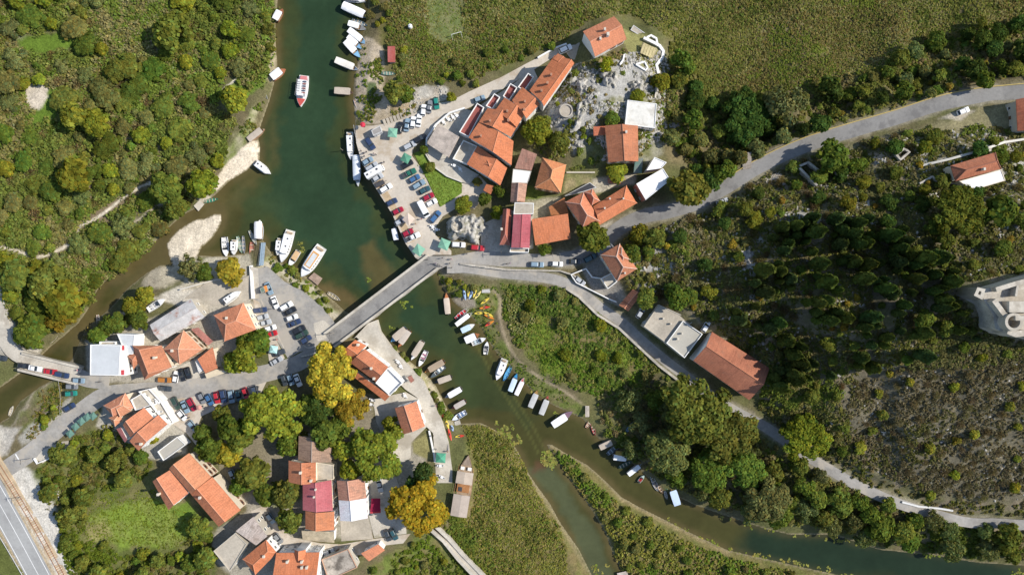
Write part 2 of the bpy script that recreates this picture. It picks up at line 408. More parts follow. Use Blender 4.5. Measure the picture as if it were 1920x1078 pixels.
def river_sd(x, y):
 return np.maximum(sdist(RIVER_W, x, y),-sdist(BAR_W, x, y))
def height(x, y, full=False):
 z = idw(x, y)
 for fw in FLATS_W:
  z = z * sstep(0,7, sdist(fw, x, y))
 for k, (xy, zs, wdt) in _rw.items():
  d, pos = pdist(xy, x, y); i = np.clip(pos.astype(int),0, len(zs) - 2); zr = zs[i] + (zs[i + 1] - zs[i]) * (pos - i)
  s = sstep(wdt / 2 + 0.9, wdt / 2 + 4.5, d); z = zr * (1 - s) + z * s
 sd = river_sd(x, y)
 bank = WATER + 0.05 + 0.40 * np.maximum(sd, 0) - 0.012 * np.minimum(np.maximum(sd, 0),12) ** 2
 barm = sstep(1.0,-0.5, sdist(BAR_W, x, y))
 z = np.where(sd > 0, np.minimum(z, bank), z)
 z = z * (1 - barm) + np.minimum(WATER + 0.1 + 0.06 * np.maximum(sd, 0), WATER + .55) * barm
 z = np.where(sd <= 0, WATER - 0.06 - 0.45 * np.minimum(-sd, 6), z)
 return (z, sd) if full else z
def GZ(px, py, it=5):
 """world points on the terrain under photo pixels (arrays)"""
 px = np.asarray(px, float); py = np.asarray(py, float); z = np.zeros(px.shape)
 for _ in range(it):
  f = (CAM_H - z) / CAM_H * PX; x = (px - 960) * f; y = (539 - py) * f; z = height(x, y)
 f = (CAM_H - z) / CAM_H * PX
 return (px - 960) * f, (539 - py) * f, z
def G(px, py, up=0.0):
 x, y, z = GZ(np.array([px]), np.array([py])); return Vector((x[0], y[0], z[0] + up))
def water_pt(px, py): return P(px, py, WATER)

# ground sheet: fine inside the view, stretched to the horizon outside
def axis(lo, hi, step, far):
 a = list(np.arange(lo, hi + 1e-6, step)); s = step; b = lo; left = []
 while b > -far: s *= 1.25; b -= s; left.append(b)
 s = step; b = a[-1]; right = []
 while b < far: s *= 1.25; b += s; right.append(b)
 return np.array(left[::-1] + a + right)
gx = axis(-186,186,0.55,2500); gy = axis(-106,106,0.55,2500)
GXX, GYY = np.meshgrid(gx, gy); fx = GXX.ravel(); fy = GYY.ravel()
gz, gsd = height(fx, fy, True)
gz = gz + np.where(gsd > 0.5,(fbm(fx * 0.5, fy * 0.5,3,3) - 0.5) * 0.30 * sstep(0.5,3, gsd),0) * np.minimum.reduce([sstep(-1,2, sdist(f, fx, fy)) for f in FLATS_W] + [sstep(w / 2 + .5, w / 2 + 3, pdist(xy, fx, fy)[0]) for xy, _, w in _rw.values()])
gpx = fx / ((CAM_H - gz) / CAM_H * PX) + 960; gpy = 539 - fy / ((CAM_H - gz) / CAM_H * PX)
gn1 = fbm(fx * 0.09, fy * 0.09,21,4) - .5; gn2 = fbm(fx * 0.4, fy * 0.4,31,4) - .5
GCOL = np.empty((len(fx),3)); GCOL[:] = (0.105,0.110,0.042)
t = np.clip(gn1 * 2.6 + .5,0,1)[:, None]; GCOL = GCOL * (1 - t) + np.array([0.150,0.125,0.068]) * t
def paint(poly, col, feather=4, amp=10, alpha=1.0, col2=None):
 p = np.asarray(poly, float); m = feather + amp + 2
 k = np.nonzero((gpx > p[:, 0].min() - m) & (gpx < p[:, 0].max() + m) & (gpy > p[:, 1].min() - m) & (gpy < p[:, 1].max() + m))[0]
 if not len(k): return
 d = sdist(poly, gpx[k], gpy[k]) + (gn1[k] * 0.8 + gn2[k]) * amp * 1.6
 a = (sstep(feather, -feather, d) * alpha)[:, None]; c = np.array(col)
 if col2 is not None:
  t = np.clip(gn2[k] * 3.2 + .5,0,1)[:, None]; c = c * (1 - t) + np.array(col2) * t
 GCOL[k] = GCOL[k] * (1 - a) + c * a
def paint_line(line, w, col, feather=2, amp=4, alpha=1.0):
 l = np.asarray(line, float); m = w + feather + amp + 2
 k = np.nonzero((gpx > l[:, 0].min() - m) & (gpx < l[:, 0].max() + m) & (gpy > l[:, 1].min() - m) & (gpy < l[:, 1].max() + m))[0]
 d = pdist(smooth_line(line, 3), gpx[k], gpy[k])[0] - w / 2 + gn2[k] * amp * 1.8
 a = (sstep(feather, -feather, d) * alpha)[:, None]; GCOL[k] = GCOL[k] * (1 - a) + np.array(col) * a
SAND = (0.50,0.44,0.35); DIRT = (0.36,0.285,0.20); ROCK = (0.35,0.34,0.315); LUSH = (0.105,0.165,0.022); GRASS = (0.115,0.150,0.038)
MARSH = (0.115,0.110,0.035); MARSH2 = (0.150,0.125,0.060)
paint([(700,-400),(2400,-400),(2200,40),(1920,60),(1700,150),(1560,170),(1420,190),(1350,190),(1300,130),(1250,60),(1180,25),(1100,40),(1000,100),(900,140),(760,160),(715,130),(700,0)], MARSH, 10,16,1, MARSH2)
paint([(730,30),(800,0),(1000,0),(1010,90),(900,140),(770,150)],(0.125,0.140,0.048),14,20,.8,(0.15,0.15,0.06))
paint([(792,-20),(886,-20),(892,40),(872,72),(835,92),(800,92),(788,45)],(0.135,0.165,0.055),14,14,.9,(0.17,0.17,0.075))
paint_line([(800,-20),(795,30),(785,80),(770,110)],6,(0.26,0.2,0.13),3,3,.5)
paint([(672,75),(700,70),(722,95),(722,170),(735,200),(735,235),(690,232),(664,222),(663,180),(668,130)],(0.43,0.36,0.27),4,8,1,(0.37,0.30,0.2))
paint([(745,190),(775,165),(830,160),(850,185),(800,196),(760,222),(742,215)],(0.45,0.42,0.36),4,8,.95,(0.38,0.33,0.26))
paint([(735,198),(762,188),(775,205),(742,220)],(0.36,0.27,0.16),3,5,.8)
paint([(688,155),(706,155),(706,175),(686,178)],(0.06,0.10,0.03),2,3,.9)
# thicket across the river: bare earth between bushes, meadows, sand
for q in ([(200,160),(330,170),(420,230),(360,300),(260,300),(190,240)],[(60,340),(200,330),(280,380),(200,440),(80,430)],[(330,250),(370,240),(365,330),(330,340)]):
 paint(q, (0.215,0.165,0.105),14,26,.75)
for q in ([(25,66),(140,60),(146,84),(90,102),(40,96)],[(92,160),(125,165),(110,215),(60,238),(70,200)],[(18,-10),(62,-10),(50,14),(20,12)],[(440,160),(470,130),(505,120),(500,155),(460,180)],[(85,220),(110,215),(100,245),(80,240)]):
 paint(q, LUSH, 5,9,1)
for q in ([(152,30),(190,-10),(335,-10),(332,40),(285,80),(330,112),(370,88),(425,135),(330,132),(250,112),(200,90),(150,90)],[(0,30),(45,20),(60,60),(20,80)],[(205,410),(290,420),(280,470),(215,480)]):
 paint(q, (0.215,0.205,0.125),8,14,.9,(0.27,0.25,0.17))
paint([(52,156),(88,155),(88,182),(72,205),(56,203),(46,182)], SAND, 3,6,1,(0.55,0.48,0.38))
paint([(224,140),(245,150),(242,172),(222,178)], SAND, 4,7,.85)
paint([(255,200),(300,190),(310,240),(280,260)],(0.4,0.32,0.22),8,14,.6)
paint_line([(-40,455),(0,464),(38,472),(70,482),(108,470),(135,452),(152,424),(180,410),(205,392),(238,366),(268,348),(300,338)],5.0,(0.56,0.50,0.39),1.5,2.5)
paint_line([(250,420),(285,392),(314,376),(330,362),(350,335)],4,(0.47,0.41,0.31),2,3,.8)
paint_line([(418,168),(444,148)],3,(0.55,0.5,0.4),1,1)
paint_line([(345,340),(350,300),(352,280)],5, DIRT, 3,4,.7)
paint_line([(150,490),(185,505),(205,520),(190,540)],6, DIRT, 3,5,.7)
paint([(470,200),(482,205),(478,250),(455,285),(430,315),(405,325),(412,300),(440,260),(456,230)],(0.38,0.35,0.22),4,10,.85,(0.17,0.2,0.06))
paint([(494,268),(494,302),(464,326),(432,347),(412,364),(398,350),(416,318),(444,288),(470,262)],(0.60,0.52,0.40),3,5,1)
paint([(513,60),(524,80),(522,128),(508,160),(500,150),(508,100)],(0.38,0.32,0.21),3,7,.8)
paint([(372,370),(410,362),(390,385),(374,392)], SAND, 3,4,.8)
paint(SANDBAR, (0.62,0.545,0.425),3,3,1,(0.55,0.48,0.37))
paint([(280,505),(330,490),(375,480),(360,520),(300,540),(260,545)],(0.42,0.37,0.28),5,8,.8)
# west bank town edges and the street-side verges
paint([(30,690),(110,690),(140,672),(110,712),(70,745),(40,790),(20,800),(60,740)],(0.48,0.42,0.33),4,6,.9)
paint([(70,730),(120,705),(118,750),(80,800),(30,830),(20,800)],(0.145,0.150,0.045),6,10,.9,(0.2,0.16,0.1))
paint([(-60,590),(0,560),(20,590),(30,640),(80,650),(70,670),(20,660),(-40,700)],(0.46,0.43,0.38),4,6,.8)
paint([(-80,800),(40,800),(20,850),(-30,880),(-90,880)],(0.52,0.49,0.43),4,8,.95,(0.42,0.39,0.34))
paint([(90,770),(135,745),(120,785),(40,840),(30,820)],(0.40,0.38,0.33),4,6,.8)
paint([(0,890),(30,870),(70,885),(100,905),(110,960),(120,1010),(150,1060),(150,1100),(110,1100),(0,900)],(0.56,0.53,0.47),4,8,1,(0.50,0.47,0.41))
paint([(-80,800),(-10,870),(126,1110),(60,1110),(-80,900)],(0.43,0.345,0.23),3,3,.95)
paint([(-100,1000),(-10,990),(50,1085),(40,1150),(-100,1150)],(0.10,0.115,0.032),4,6,1)
paint([(60,880),(110,835),(200,790),(290,865),(300,940),(400,1000),(400,1100),(150,1100),(110,980)],(0.105,0.125,0.033),10,16,1,(0.15,0.14,0.055))
paint([(170,965),(230,945),(300,935),(345,945),(368,980),(335,1020),(230,1025),(165,1005)],(0.17,0.235,0.036),8,10,1,(0.18,0.21,0.05))
paint([(160,985),(195,975),(210,1005),(165,1015)],(0.26,0.21,0.10),8,10,.7)
paint([(318,960),(352,935),(372,962),(345,975)],(0.12,0.19,0.025),4,5,.9)
paint([(480,505),(505,470),(520,490),(560,515),(605,550),(640,585),(625,600),(590,570),(540,530),(495,500)],(0.40,0.36,0.27),3,8,.95,(0.22,0.22,0.1))
paint([(395,480),(470,476),(475,520),(470,560),(430,560),(340,560),(335,540)],(0.44,0.40,0.31),5,8,.95)
paint([(280,560),(335,540),(400,545),(470,540),(470,600),(400,590),(320,570)],(0.50,0.46,0.385),4,6,.95)
paint([(160,640),(215,618),(280,598),(400,556),(485,566),(490,650),(440,700),(300,722),(160,714)],(0.38,0.345,0.28),4,5,.9)
paint([(180,800),(195,755),(240,730),(300,735),(350,815),(350,850),(300,866),(255,850)],(0.40,0.37,0.31),3,4,.9)
paint([(400,1000),(470,950),(520,1000),(600,1020),(640,1078),(440,1090),(395,1040)],(0.34,0.31,0.25),4,6,.9)
paint([(1090,505),(1126,478),(1160,528),(1180,565),(1160,575),(1110,545)],(0.28,0.26,0.23),3,4,.95)
paint([(690,615),(745,658),(800,706),(836,765),(850,795),(842,800),(820,760),(780,700),(735,665),(690,632)],(0.44,0.38,0.27),3,6,.9,(0.3,0.28,0.14))
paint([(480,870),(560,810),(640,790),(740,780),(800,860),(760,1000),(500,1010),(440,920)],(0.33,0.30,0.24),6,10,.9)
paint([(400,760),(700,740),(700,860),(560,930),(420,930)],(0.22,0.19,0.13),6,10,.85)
paint([(540,905),(560,900),(565,935),(520,950),(490,945)],(0.13,0.15,0.04),5,8,.8)
paint([(772,830),(800,812),(815,845),(812,865),(775,850)],(0.23,0.21,0.09),2,2,1)
# marsh below the promenade, spit and lower banks
paint([(866,796),(905,795),(950,822),(972,850),(1000,905),(1050,985),(1110,1085),(1180,1270),(800,1270),(830,1000),(850,960),(885,930),(885,860)],(0.125,0.128,0.038),4,8,1,(0.17,0.135,0.06))
paint([(740,1030),(805,1005),(840,990),(910,1085),(900,1250),(640,1250),(690,1060)],(0.12,0.15,0.035),6,10,1,(0.17,0.15,0.06))
paint_line([(968,850),(985,885),(1003,912),(1030,950),(1056,992),(1100,1070)],5,(0.25,0.20,0.11),3,5,.75)
paint([(1030,838),(1062,852),(1104,874),(1168,934),(1244,974),(1364,1032),(1504,1064),(1604,1090),(1600,1250),(1180,1250),(1148,1040),(1110,960),(1062,890)],(0.115,0.120,0.036),4,8,1,(0.16,0.135,0.055))
paint_line([(1026,834),(1062,852),(1104,875),(1138,906),(1168,936),(1206,957),(1246,978),(1306,1008),(1366,1038)],6,(0.26,0.20,0.11),4,6,.8)
paint([(818,512),(870,530),(925,535),(935,560),(925,600),(960,670),(1010,710),(1070,745),(1120,772),(1100,800),(1060,772),(1000,738),(955,690),(915,640),(878,590),(850,566)],(0.135,0.165,0.040),4,8,1,(0.19,0.17,0.075))
paint([(852,552),(885,556),(892,575),(870,580),(850,568)],(0.33,0.28,0.22),3,4,.9)
paint_line([(925,545),(938,562),(938,600),(950,640),(975,680),(1010,706),(1060,735),(1105,765)],5,(0.31,0.25,0.165),2,3,.9)
paint([(945,535),(1055,540),(1150,605),(1245,695),(1190,720),(1110,745),(1040,715),(975,655),(945,590)],(0.120,0.130,0.036),6,14,1,(0.17,0.14,0.06))
for q in ([(990,600),(1020,575),(1040,620),(1020,670),(995,650)],[(1020,655),(1080,650),(1100,690),(1060,720),(1020,700)],[(1150,640),(1190,650),(1180,690),(1140,680)]):
 paint(q, (0.125,0.175,0.022),8,12,.9)
paint([(1080,735),(1160,740),(1200,780),(1180,830),(1110,800)],(0.16,0.15,0.06),8,12,.8)
paint([(1340,880),(1385,860),(1390,910),(1350,930)],(0.36,0.28,0.15),6,10,.7)
# hill
HB = (0.165,0.140,0.095)
paint([(1200,440),(1320,395),(1450,315),(1600,265),(1950,200),(2500,200),(2500,960),(1920,965),(1760,960),(1600,890),(1500,830),(1440,760),(1300,600),(1210,540)],(0.135,0.130,0.062),5,14,1,(0.185,0.155,0.105))
paint([(1600,700),(1700,690),(1830,660),(1940,645),(2400,640),(2400,945),(1920,940),(1750,920),(1600,850),(1560,770)],(0.15,0.132,0.088),8,18,1,(0.12,0.108,0.075))
for q in ([(1180,470),(1240,470),(1265,500),(1235,520),(1195,505)],[(1195,520),(1240,530),(1225,560),(1195,550)],[(1380,440),(1420,450),(1420,510),(1390,520),(1370,480)],[(1455,420),(1490,400),(1550,410),(1540,430),(1480,450)],[(1440,390),(1470,390),(1470,408),(1440,405)],[(1400,540),(1450,545),(1440,570),(1400,565)],[(1300,440),(1340,450),(1330,480),(1300,470)],[(1600,385),(1640,380),(1650,395),(1610,400)]):
 paint(q, (0.38,0.37,0.345),5,16,.8)
# rocky knoll behind the hotel
paint([(1035,135),(1090,110),(1180,95),(1240,90),(1262,140),(1262,250),(1230,300),(1180,300),(1100,310),(1060,280),(1020,260),(1010,210)],(0.26,0.25,0.19),6,14,.9,(0.15,0.15,0.07))
for q in ([(1120,120),(1180,105),(1215,130),(1220,165),(1190,185),(1120,190),(1090,160)],[(1040,190),(1100,170),(1120,200),(1100,235),(1070,250),(1030,225)],[(1060,260),(1100,250),(1110,280),(1075,295)],[(1100,215),(1135,205),(1160,215),(1140,235)],[(1230,225),(1290,215),(1295,240),(1250,255)],[(1236,240),(1275,245),(1268,270),(1240,272)]):
 paint(q, ROCK, 5,13,1,(0.33,0.32,0.29))
paint([(1165,55),(1215,70),(1240,90),(1240,120),(1225,140),(1190,115),(1172,90)],(0.23,0.22,0.085),3,5,.95)
paint([(1120,112),(1172,92),(1176,100),(1130,125)],(0.33,0.24,0.12),2,3,.9)
paint([(1120,240),(1135,240),(1145,308),(1080,325),(1070,300)],(0.14,0.15,0.05),5,9,.8)
paint([(1062,325),(1115,325),(1115,345),(1090,365),(1058,370)],(0.30,0.25,0.14),3,4,.95,(0.17,0.17,0.07))
paint([(988,350),(1022,360),(1010,378),(985,376)],(0.13,0.17,0.03),3,4,.9)
paint([(985,376),(1050,370),(1058,400),(1000,412),(985,400)],(0.40,0.36,0.27),4,6,.8)
paint([(1110,335),(1195,325),(1190,345),(1150,352),(1115,362)],(0.40,0.36,0.28),3,4,.95)
paint([(1245,270),(1330,262),(1345,285),(1300,310),(1255,300)],(0.20,0.165,0.085),6,9,.85)
paint([(1120,425),(1150,412),(1150,432),(1130,450)],(0.42,0.38,0.31),3,3,.9)
# hillside house yard and road verges
paint([(1720,300),(1800,285),(1880,270),(1930,270),(1930,350),(1880,345),(1800,360),(1750,335)],(0.40,0.385,0.34),4,9,.95,(0.24,0.23,0.16))
paint([(1660,280),(1720,250),(1800,215),(1890,195),(1900,240),(1800,265),(1700,290)],(0.25,0.22,0.12),6,12,.8)
paint([(1760,222),(1800,208),(1830,208),(1800,225)],(0.45,0.40,0.32),3,4,.9)
paint([(1630,290),(1690,280),(1690,300),(1640,310)],(0.36,0.29,0.22),4,7,.8)
for k, w in (('upper', 34),('lower', 26)):
 paint_line(ROADS[k][0][::3], w, (0.27,0.245,0.185),4,6,.75)
paint_line([(1690,960),(1780,985),(1900,998)],8,(0.30,0.24,0.16),4,5,.6)
under = gsd < 0.4
GCOL[under] = (0.20,0.17,0.10)
qi = np.arange(len(gx) * len(gy)).reshape(len(gy), len(gx))
gq = np.stack([qi[:-1, :-1], qi[:-1,1:], qi[1:, 1:], qi[1:, :-1]],-1).reshape(-1,4)
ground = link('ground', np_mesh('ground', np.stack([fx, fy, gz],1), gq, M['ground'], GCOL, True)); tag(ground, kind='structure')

# water sheet
wx = axis(-180,180,0.8,2400); wy = axis(-102,102,0.8,2400)
WXX, WYY = np.meshgrid(wx, wy); ax_, ay_ = WXX.ravel(), WYY.ravel()
wsd = river_sd(ax_, ay_); wpx = ax_ / ((CAM_H - WATER) / CAM_H * PX) + 960; wpy = 539 - ay_ / ((CAM_H - WATER) / CAM_H * PX)
wn1 = fbm(ax_ * .08, ay_ * .08,41,4) - .5; wn2 = fbm(ax_ * .3, ay_ * .3,51,4) - .5
DEEP = np.array([0.024,0.048,0.023]); GREEN = np.array([0.040,0.056,0.019]); OLIVE = np.array([0.055,0.053,0.017]); BROWN = np.array([0.115,0.088,0.038])
deep = np.clip(-wsd / 9.0 + wn1 * 1.3 + wn2 * .5,0,1)
side = sstep(560,400, wpx) * sstep(330,400, wpy)                       # shallow arm on the far side of the bar
east = sstep(740,1000, wpx) * sstep(500,640, wpy)                      # browner reach below the bridge
deep = np.clip(deep - side * .75 - east * .78,0,1)[:, None]
WC = OLIVE * (1 - deep) + DEEP * deep
mid = np.clip(1 - np.abs(deep - .55) * 2.2,0,1); WC = WC * (1 - mid * .6) + GREEN * mid * .6
edge = sstep(-2.8,-0.2, wsd + wn2 * 1.2)[:, None]; WC = WC * (1 - edge * .6) + BROWN * edge * .6
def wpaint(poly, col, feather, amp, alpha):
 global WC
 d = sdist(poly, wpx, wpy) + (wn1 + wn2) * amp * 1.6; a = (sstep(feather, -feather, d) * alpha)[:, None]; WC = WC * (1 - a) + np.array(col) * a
wpaint([(300,420),(400,360),(430,345),(425,420),(400,455),(300,500),(200,545),(180,600),(150,640),(120,650),(180,540),(250,480)],(0.10,0.078,0.032),12,12,.75)
wpaint([(685,470),(700,455),(735,505),(740,530),(700,540),(690,500)],(0.095,0.076,0.028),12,16,.8)
wpaint([(600,545),(650,570),(660,590),(690,585),(660,555),(615,530)],(0.12,0.088,0.036),9,9,.8)
wpaint([(410,365),(470,330),(505,300),(500,260),(520,180),(520,300),(470,350),(430,400)],(0.085,0.075,0.028),14,14,.7)
wpaint([(990,880),(1010,870),(1035,870),(1060,905),(1085,945),(1110,985),(1130,1030),(1150,1090),(1120,1090),(1080,1010),(1030,930)],(0.072,0.082,0.040),8,10,.9)
wpaint([(1000,860),(1030,865),(1025,880),(1000,885)],(0.10,0.05,0.028),6,8,.7)
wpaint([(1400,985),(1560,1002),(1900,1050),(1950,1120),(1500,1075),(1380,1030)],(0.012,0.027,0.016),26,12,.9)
for w0 in ([(890,640),(930,715),(985,800),(1010,850)],[(905,640),(945,715),(1000,800),(1022,845)]):
 d = pdist(w0, wpx, wpy)[0]; a = (sstep(3.2,0.8, d) * .42)[:, None]; WC = WC * (1 - a) + np.array((0.115,0.12,0.035)) * a
qi = np.arange(len(wx) * len(wy)).reshape(len(wy), len(wx))
wq = np.stack([qi[:-1, :-1], qi[:-1,1:], qi[1:, 1:], qi[1:, :-1]],-1).reshape(-1,4)
keep = (wsd < 3.0)[wq].any(1)
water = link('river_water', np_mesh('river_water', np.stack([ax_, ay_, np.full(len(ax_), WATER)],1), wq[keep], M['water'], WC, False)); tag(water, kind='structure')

# ------------------------------------------------------------------ occupancy in photo pixels (keeps plants off roads and roofs)
OCC = np.zeros((1078 + 400,1920 + 400), bool)
def occ_poly(poly, grow=0):
 p = np.asarray(poly, float); x0 = int(max(p[:, 0].min() - grow - 1,-199)); x1 = int(min(p[:, 0].max() + grow + 2,2119)); y0 = int(max(p[:, 1].min() - grow - 1,-199)); y1 = int(min(p[:, 1].max() + grow + 2,1277))
 if x1 <= x0 or y1 <= y0: return
 X, Y = np.meshgrid(np.arange(x0, x1), np.arange(y0, y1)); OCC[y0 + 200:y1 + 200, x0 + 200:x1 + 200] |= sdist(poly, X.astype(float), Y.astype(float)) < grow
def occ_line(line, w):
 p = np.asarray(line, float); x0 = int(max(p[:, 0].min() - w, -199)); x1 = int(min(p[:, 0].max() + w, 2119)); y0 = int(max(p[:, 1].min() - w, -199)); y1 = int(min(p[:, 1].max() + w, 1277))
 X, Y = np.meshgrid(np.arange(x0, x1), np.arange(y0, y1)); OCC[y0 + 200:y1 + 200, x0 + 200:x1 + 200] |= pdist(line, X.astype(float), Y.astype(float))[0] < w / 2
def free(px, py):
 px = np.asarray(px); py = np.asarray(py)
 ix = np.clip(px.astype(int) + 200,0, OCC.shape[1] - 1); iy = np.clip(py.astype(int) + 200,0, OCC.shape[0] - 1); return ~OCC[iy, ix]
occ_poly(RIVER, 0); OCC_BAR = SANDBAR
for k in ROADS: occ_line(ROADS[k][0][::2],24 if k == 'upper' else 18)
occ_poly(SANDBAR, 3)
PATHS = [[(-40,455),(0,464),(38,472),(70,482),(108,470),(135,452),(152,424),(180,410),(205,392),(238,366),(268,348),(300,338)],[(250,420),(285,392),(314,376)],[(418,168),(444,148)]]
for q in PATHS: occ_line(smooth_line(q, 3),17)
MEADOWS = [[(25,66),(140,60),(146,84),(90,102),(40,96)],[(92,160),(125,165),(110,215),(60,238),(70,200)],[(52,156),(88,155),(88,182),(72,205),(56,203),(46,182)],[(226,142),(244,150),(240,172),(224,176)],[(150,70),(190,20),(230,-10),(330,-10),(330,30),(285,75),(300,115),(250,105),(200,80)],[(440,160),(505,120),(500,155)]]
for q in MEADOWS: occ_poly(q, 2)
def unocc(polys):
 for q in polys:
  X, Y = np.meshgrid(np.arange(-50,520), np.arange(-50,300)); m = sdist(q, X.astype(float), Y.astype(float)) < 1; OCC[150:500,150:720] &= ~m

# ------------------------------------------------------------------ roads, pavements, quays
def strip(name, key, mat, lift=0.06, ragged=0.25):
 xy, zs, w = _rw[key]; mb = MB(); n = 6; prev = None
 for i in range(len(xy)):
  a = xy[max(i - 1,0)]; b = xy[min(i + 1, len(xy) - 1)]; d = (b - a) / (np.linalg.norm(b - a) + 1e-9); nrm = np.array([-d[1], d[0]])
  row = []
  for j in range(n + 1):
   t = (j / n - .5) * (w + (ragged * (vnoise(np.array([i * .7]), np.array([j * 3.1]),5)[0] - .5) if j in (0, n) else 0)); q = xy[i] + nrm * t
   row.append((q[0], q[1], zs[i] + lift + 0.03 * (1 - (2 * j / n - 1) ** 2)))
  if prev:
   for j in range(n): mb.face([prev[j], prev[j + 1], row[j + 1], row[j]])
  prev = row
 o = mb.build(name, mat, smooth=True); tag(o, kind='structure'); return o
strip('upper_road', 'upper', M['asphalt']); strip('riverside_lane', 'lower', M['old_asphalt'])
def slab(name, poly, mat, top=TOWN, depth=0.6, occ=0):
 mb = MB(); mb.prism(PA(poly, top), top - depth, top); o = mb.build(name, mat); tag(o, kind='structure'); occ_poly(poly, occ); return o
def band(line, w):
 """closed outline of a strip of width w (pixels) along a photo-pixel line"""
 p = smooth_line(line, 4); L = []; Rr = []
 for i in range(len(p)):
  a = p[max(i - 1,0)]; b = p[min(i + 1, len(p) - 1)]; d = (b - a) / (np.linalg.norm(b - a) + 1e-9); n = np.array([-d[1], d[0]]); ww = w[i * (len(w) - 1) // max(len(p) - 1,1)] if isinstance(w, (list, tuple)) else w
  L.append(p[i] + n * ww / 2); Rr.append(p[i] - n * ww / 2)
 return L + Rr[::-1]
quay = slab('quay_pavement', [(666,236),(668,268),(677,301),(700,346),(735,401),(760,456),(778,482),(790,490),(812,478),(846,478),(846,470),(828,452),(816,440),(818,424),(830,406),(866,384),(880,362),(866,343),(848,372),(824,388),(790,316),(772,292),(776,276),(800,258),(822,232),(846,214),(872,206),(900,192),(962,156),(1040,106),(1088,92),(1086,82),(1040,93),(990,118),(940,145),(880,172),(845,190),(800,197),(780,212),(735,230),(700,236)], M['paving'], TOWN, 4.6,2)
slab('plaza_road', [(778,483),(812,480),(846,480),(900,470),(960,474),(1046,478),(1060,480),(1056,496),(1000,501),(940,500),(880,494),(846,495),(820,506),(806,500)], M['old_asphalt'], TOWN + 0.02,4.6,2)
slab('town_street', band([(606,642),(592,660),(560,680),(520,694),(480,704),(420,718),(360,727),(300,733),(240,735),(195,742),(150,772),(110,803),(60,846),(10,880),(-60,932)],[30,30,32,34,34,34,32,32,32,32,32,32]), M['old_asphalt'], TOWN + 0.016,1.2,2)
slab('side_street', band([(205,716),(165,712),(140,702)],28), M['old_asphalt'], TOWN + 0.008,4.6,2)
slab('west_lane', band([(60,676),(30,664),(10,640),(4,600),(-4,560),(-40,480)],26), M['pale_paving'], TOWN + 0.004,4.6,2)
slab('car_park', [(484,503),(500,500),(530,527),(566,546),(602,576),(630,610),(616,640),(590,652),(560,660),(540,672),(520,640),(500,600),(486,566),(474,560),(474,530)], M['old_asphalt'], TOWN + 0.012,4.6,2)
slab('car_park_verge', [(474,560),(486,566),(502,604),(522,645),(534,672),(505,680),(500,640),(480,590)], M['paving'], TOWN + 0.004,.6,2)
slab('church_square', [(300,741),(360,734),(420,725),(480,712),(500,715),(490,735),(420,760),(378,780),(370,800),(392,830),(380,850),(350,812),(318,790),(306,760)], M['paving'], TOWN + 0.004,.6,2)
slab('terrace_paving', [(312,720),(330,690),(372,670),(390,700),(330,725)], M['pale_paving'], TOWN - 0.004,.6,2)
slab('promenade', [(664,634),(690,606),(706,600),(712,622),(732,650),(767,688),(794,716),(813,756),(828,790),(841,830),(848,880),(848,905),(818,905),(816,870),(812,812),(800,800),(782,745),(760,730),(722,690),(690,650),(668,632)], M['pale_paving'], TOWN, 4.6,2)
slab('house_yard', [(700,748),(728,742),(760,735),(785,748),(800,800),(770,830),(770,858),(750,870),(724,830),(705,790)], M['pale_paving'], TOWN - 0.006,.6,0)
slab('lower_lane', [(470,958),(500,945),(520,985),(545,1006),(600,1018),(640,1020),(700,1010),(770,1000),(756,1018),(720,1022),(680,1040),(640,1040),(560,1036),(510,1020),(484,990)], M['paving'], TOWN, .6,2)
slab('row_house_yard', [(638,976),(690,970),(700,1010),(640,1014)], M['concrete'], TOWN + 0.01,.6,2)
slab('shaded_yard', [(690,900),(740,890),(760,940),(762,1000),(702,1008),(690,960)], M['gravel'], TOWN - 0.006,.6,0)
slab('north_yard', [(345,560),(400,520),(440,528),(470,515),(472,560),(450,572),(400,575),(372,560)], M['concrete'], TOWN - 0.01,.6,2)
slab('hotel_terrace', [(800,287),(801,262),(818,236),(844,214),(872,205),(884,208),(862,246),(850,300),(898,328),(880,345),(866,342),(836,331),(812,312)], M['pale_paving'], TOWN + 0.55,.8,2)
slab('hotel_forecourt', [(862,246),(884,208),(960,160),(1000,128),(1010,150),(900,300),(872,310),(850,300)], M['paving'], TOWN - 0.004,.6,2)
slab('kiosk_apron', [(866,343),(900,330),(920,352),(905,372),(890,392),(866,384)], M['paving'], TOWN + 0.004,.6,2)
slab('courtyard', [(904,420),(960,395),(1000,400),(1000,466),(960,474),(900,470)], M['stone'], TOWN - 0.004,.6,2)
slab('hill_house_drive', [(1060,96),(1086,80),(1098,100),(1112,112),(1100,118),(1070,110)], M['concrete'],0.5,1.4,2)
slab('jetty_ramp', [(484,503),(486,560),(474,560),(470,500)], M['pale_paving'], TOWN + 0.03,4.6,2)
slab('bay_edging', band([(489,562),(512,610),(536,660)],2.2), M['pale_paving'], TOWN + .02,.3,0); slab('bay_edging', band([(524,566),(545,600),(570,648),(592,650)],2.2), M['pale_paving'], TOWN + .02,.3,0)
slab('worn_patch', [(588,606),(606,600),(622,612),(612,634),(596,640),(590,622)], M['gravel'], TOWN + .018,.3,0)
slab('sand_strip', [(688,306),(697,302),(716,340),(746,392),(772,440),(776,452),(764,457),(740,404),(704,348)], surf('sand', (0.47,0.36,0.23),.95,.2,.3,1.5,.3, stain=((0.3,0.2,0.12),.3,.55,.6)), TOWN + .012,.4,0)
lawn = slab('lawn', [(776,288),(792,318),(826,388),(846,376),(866,362),(866,342),(838,331),(812,313),(799,290),(786,284)], None or M['ground'], TOWN + 0.10,.6,2)
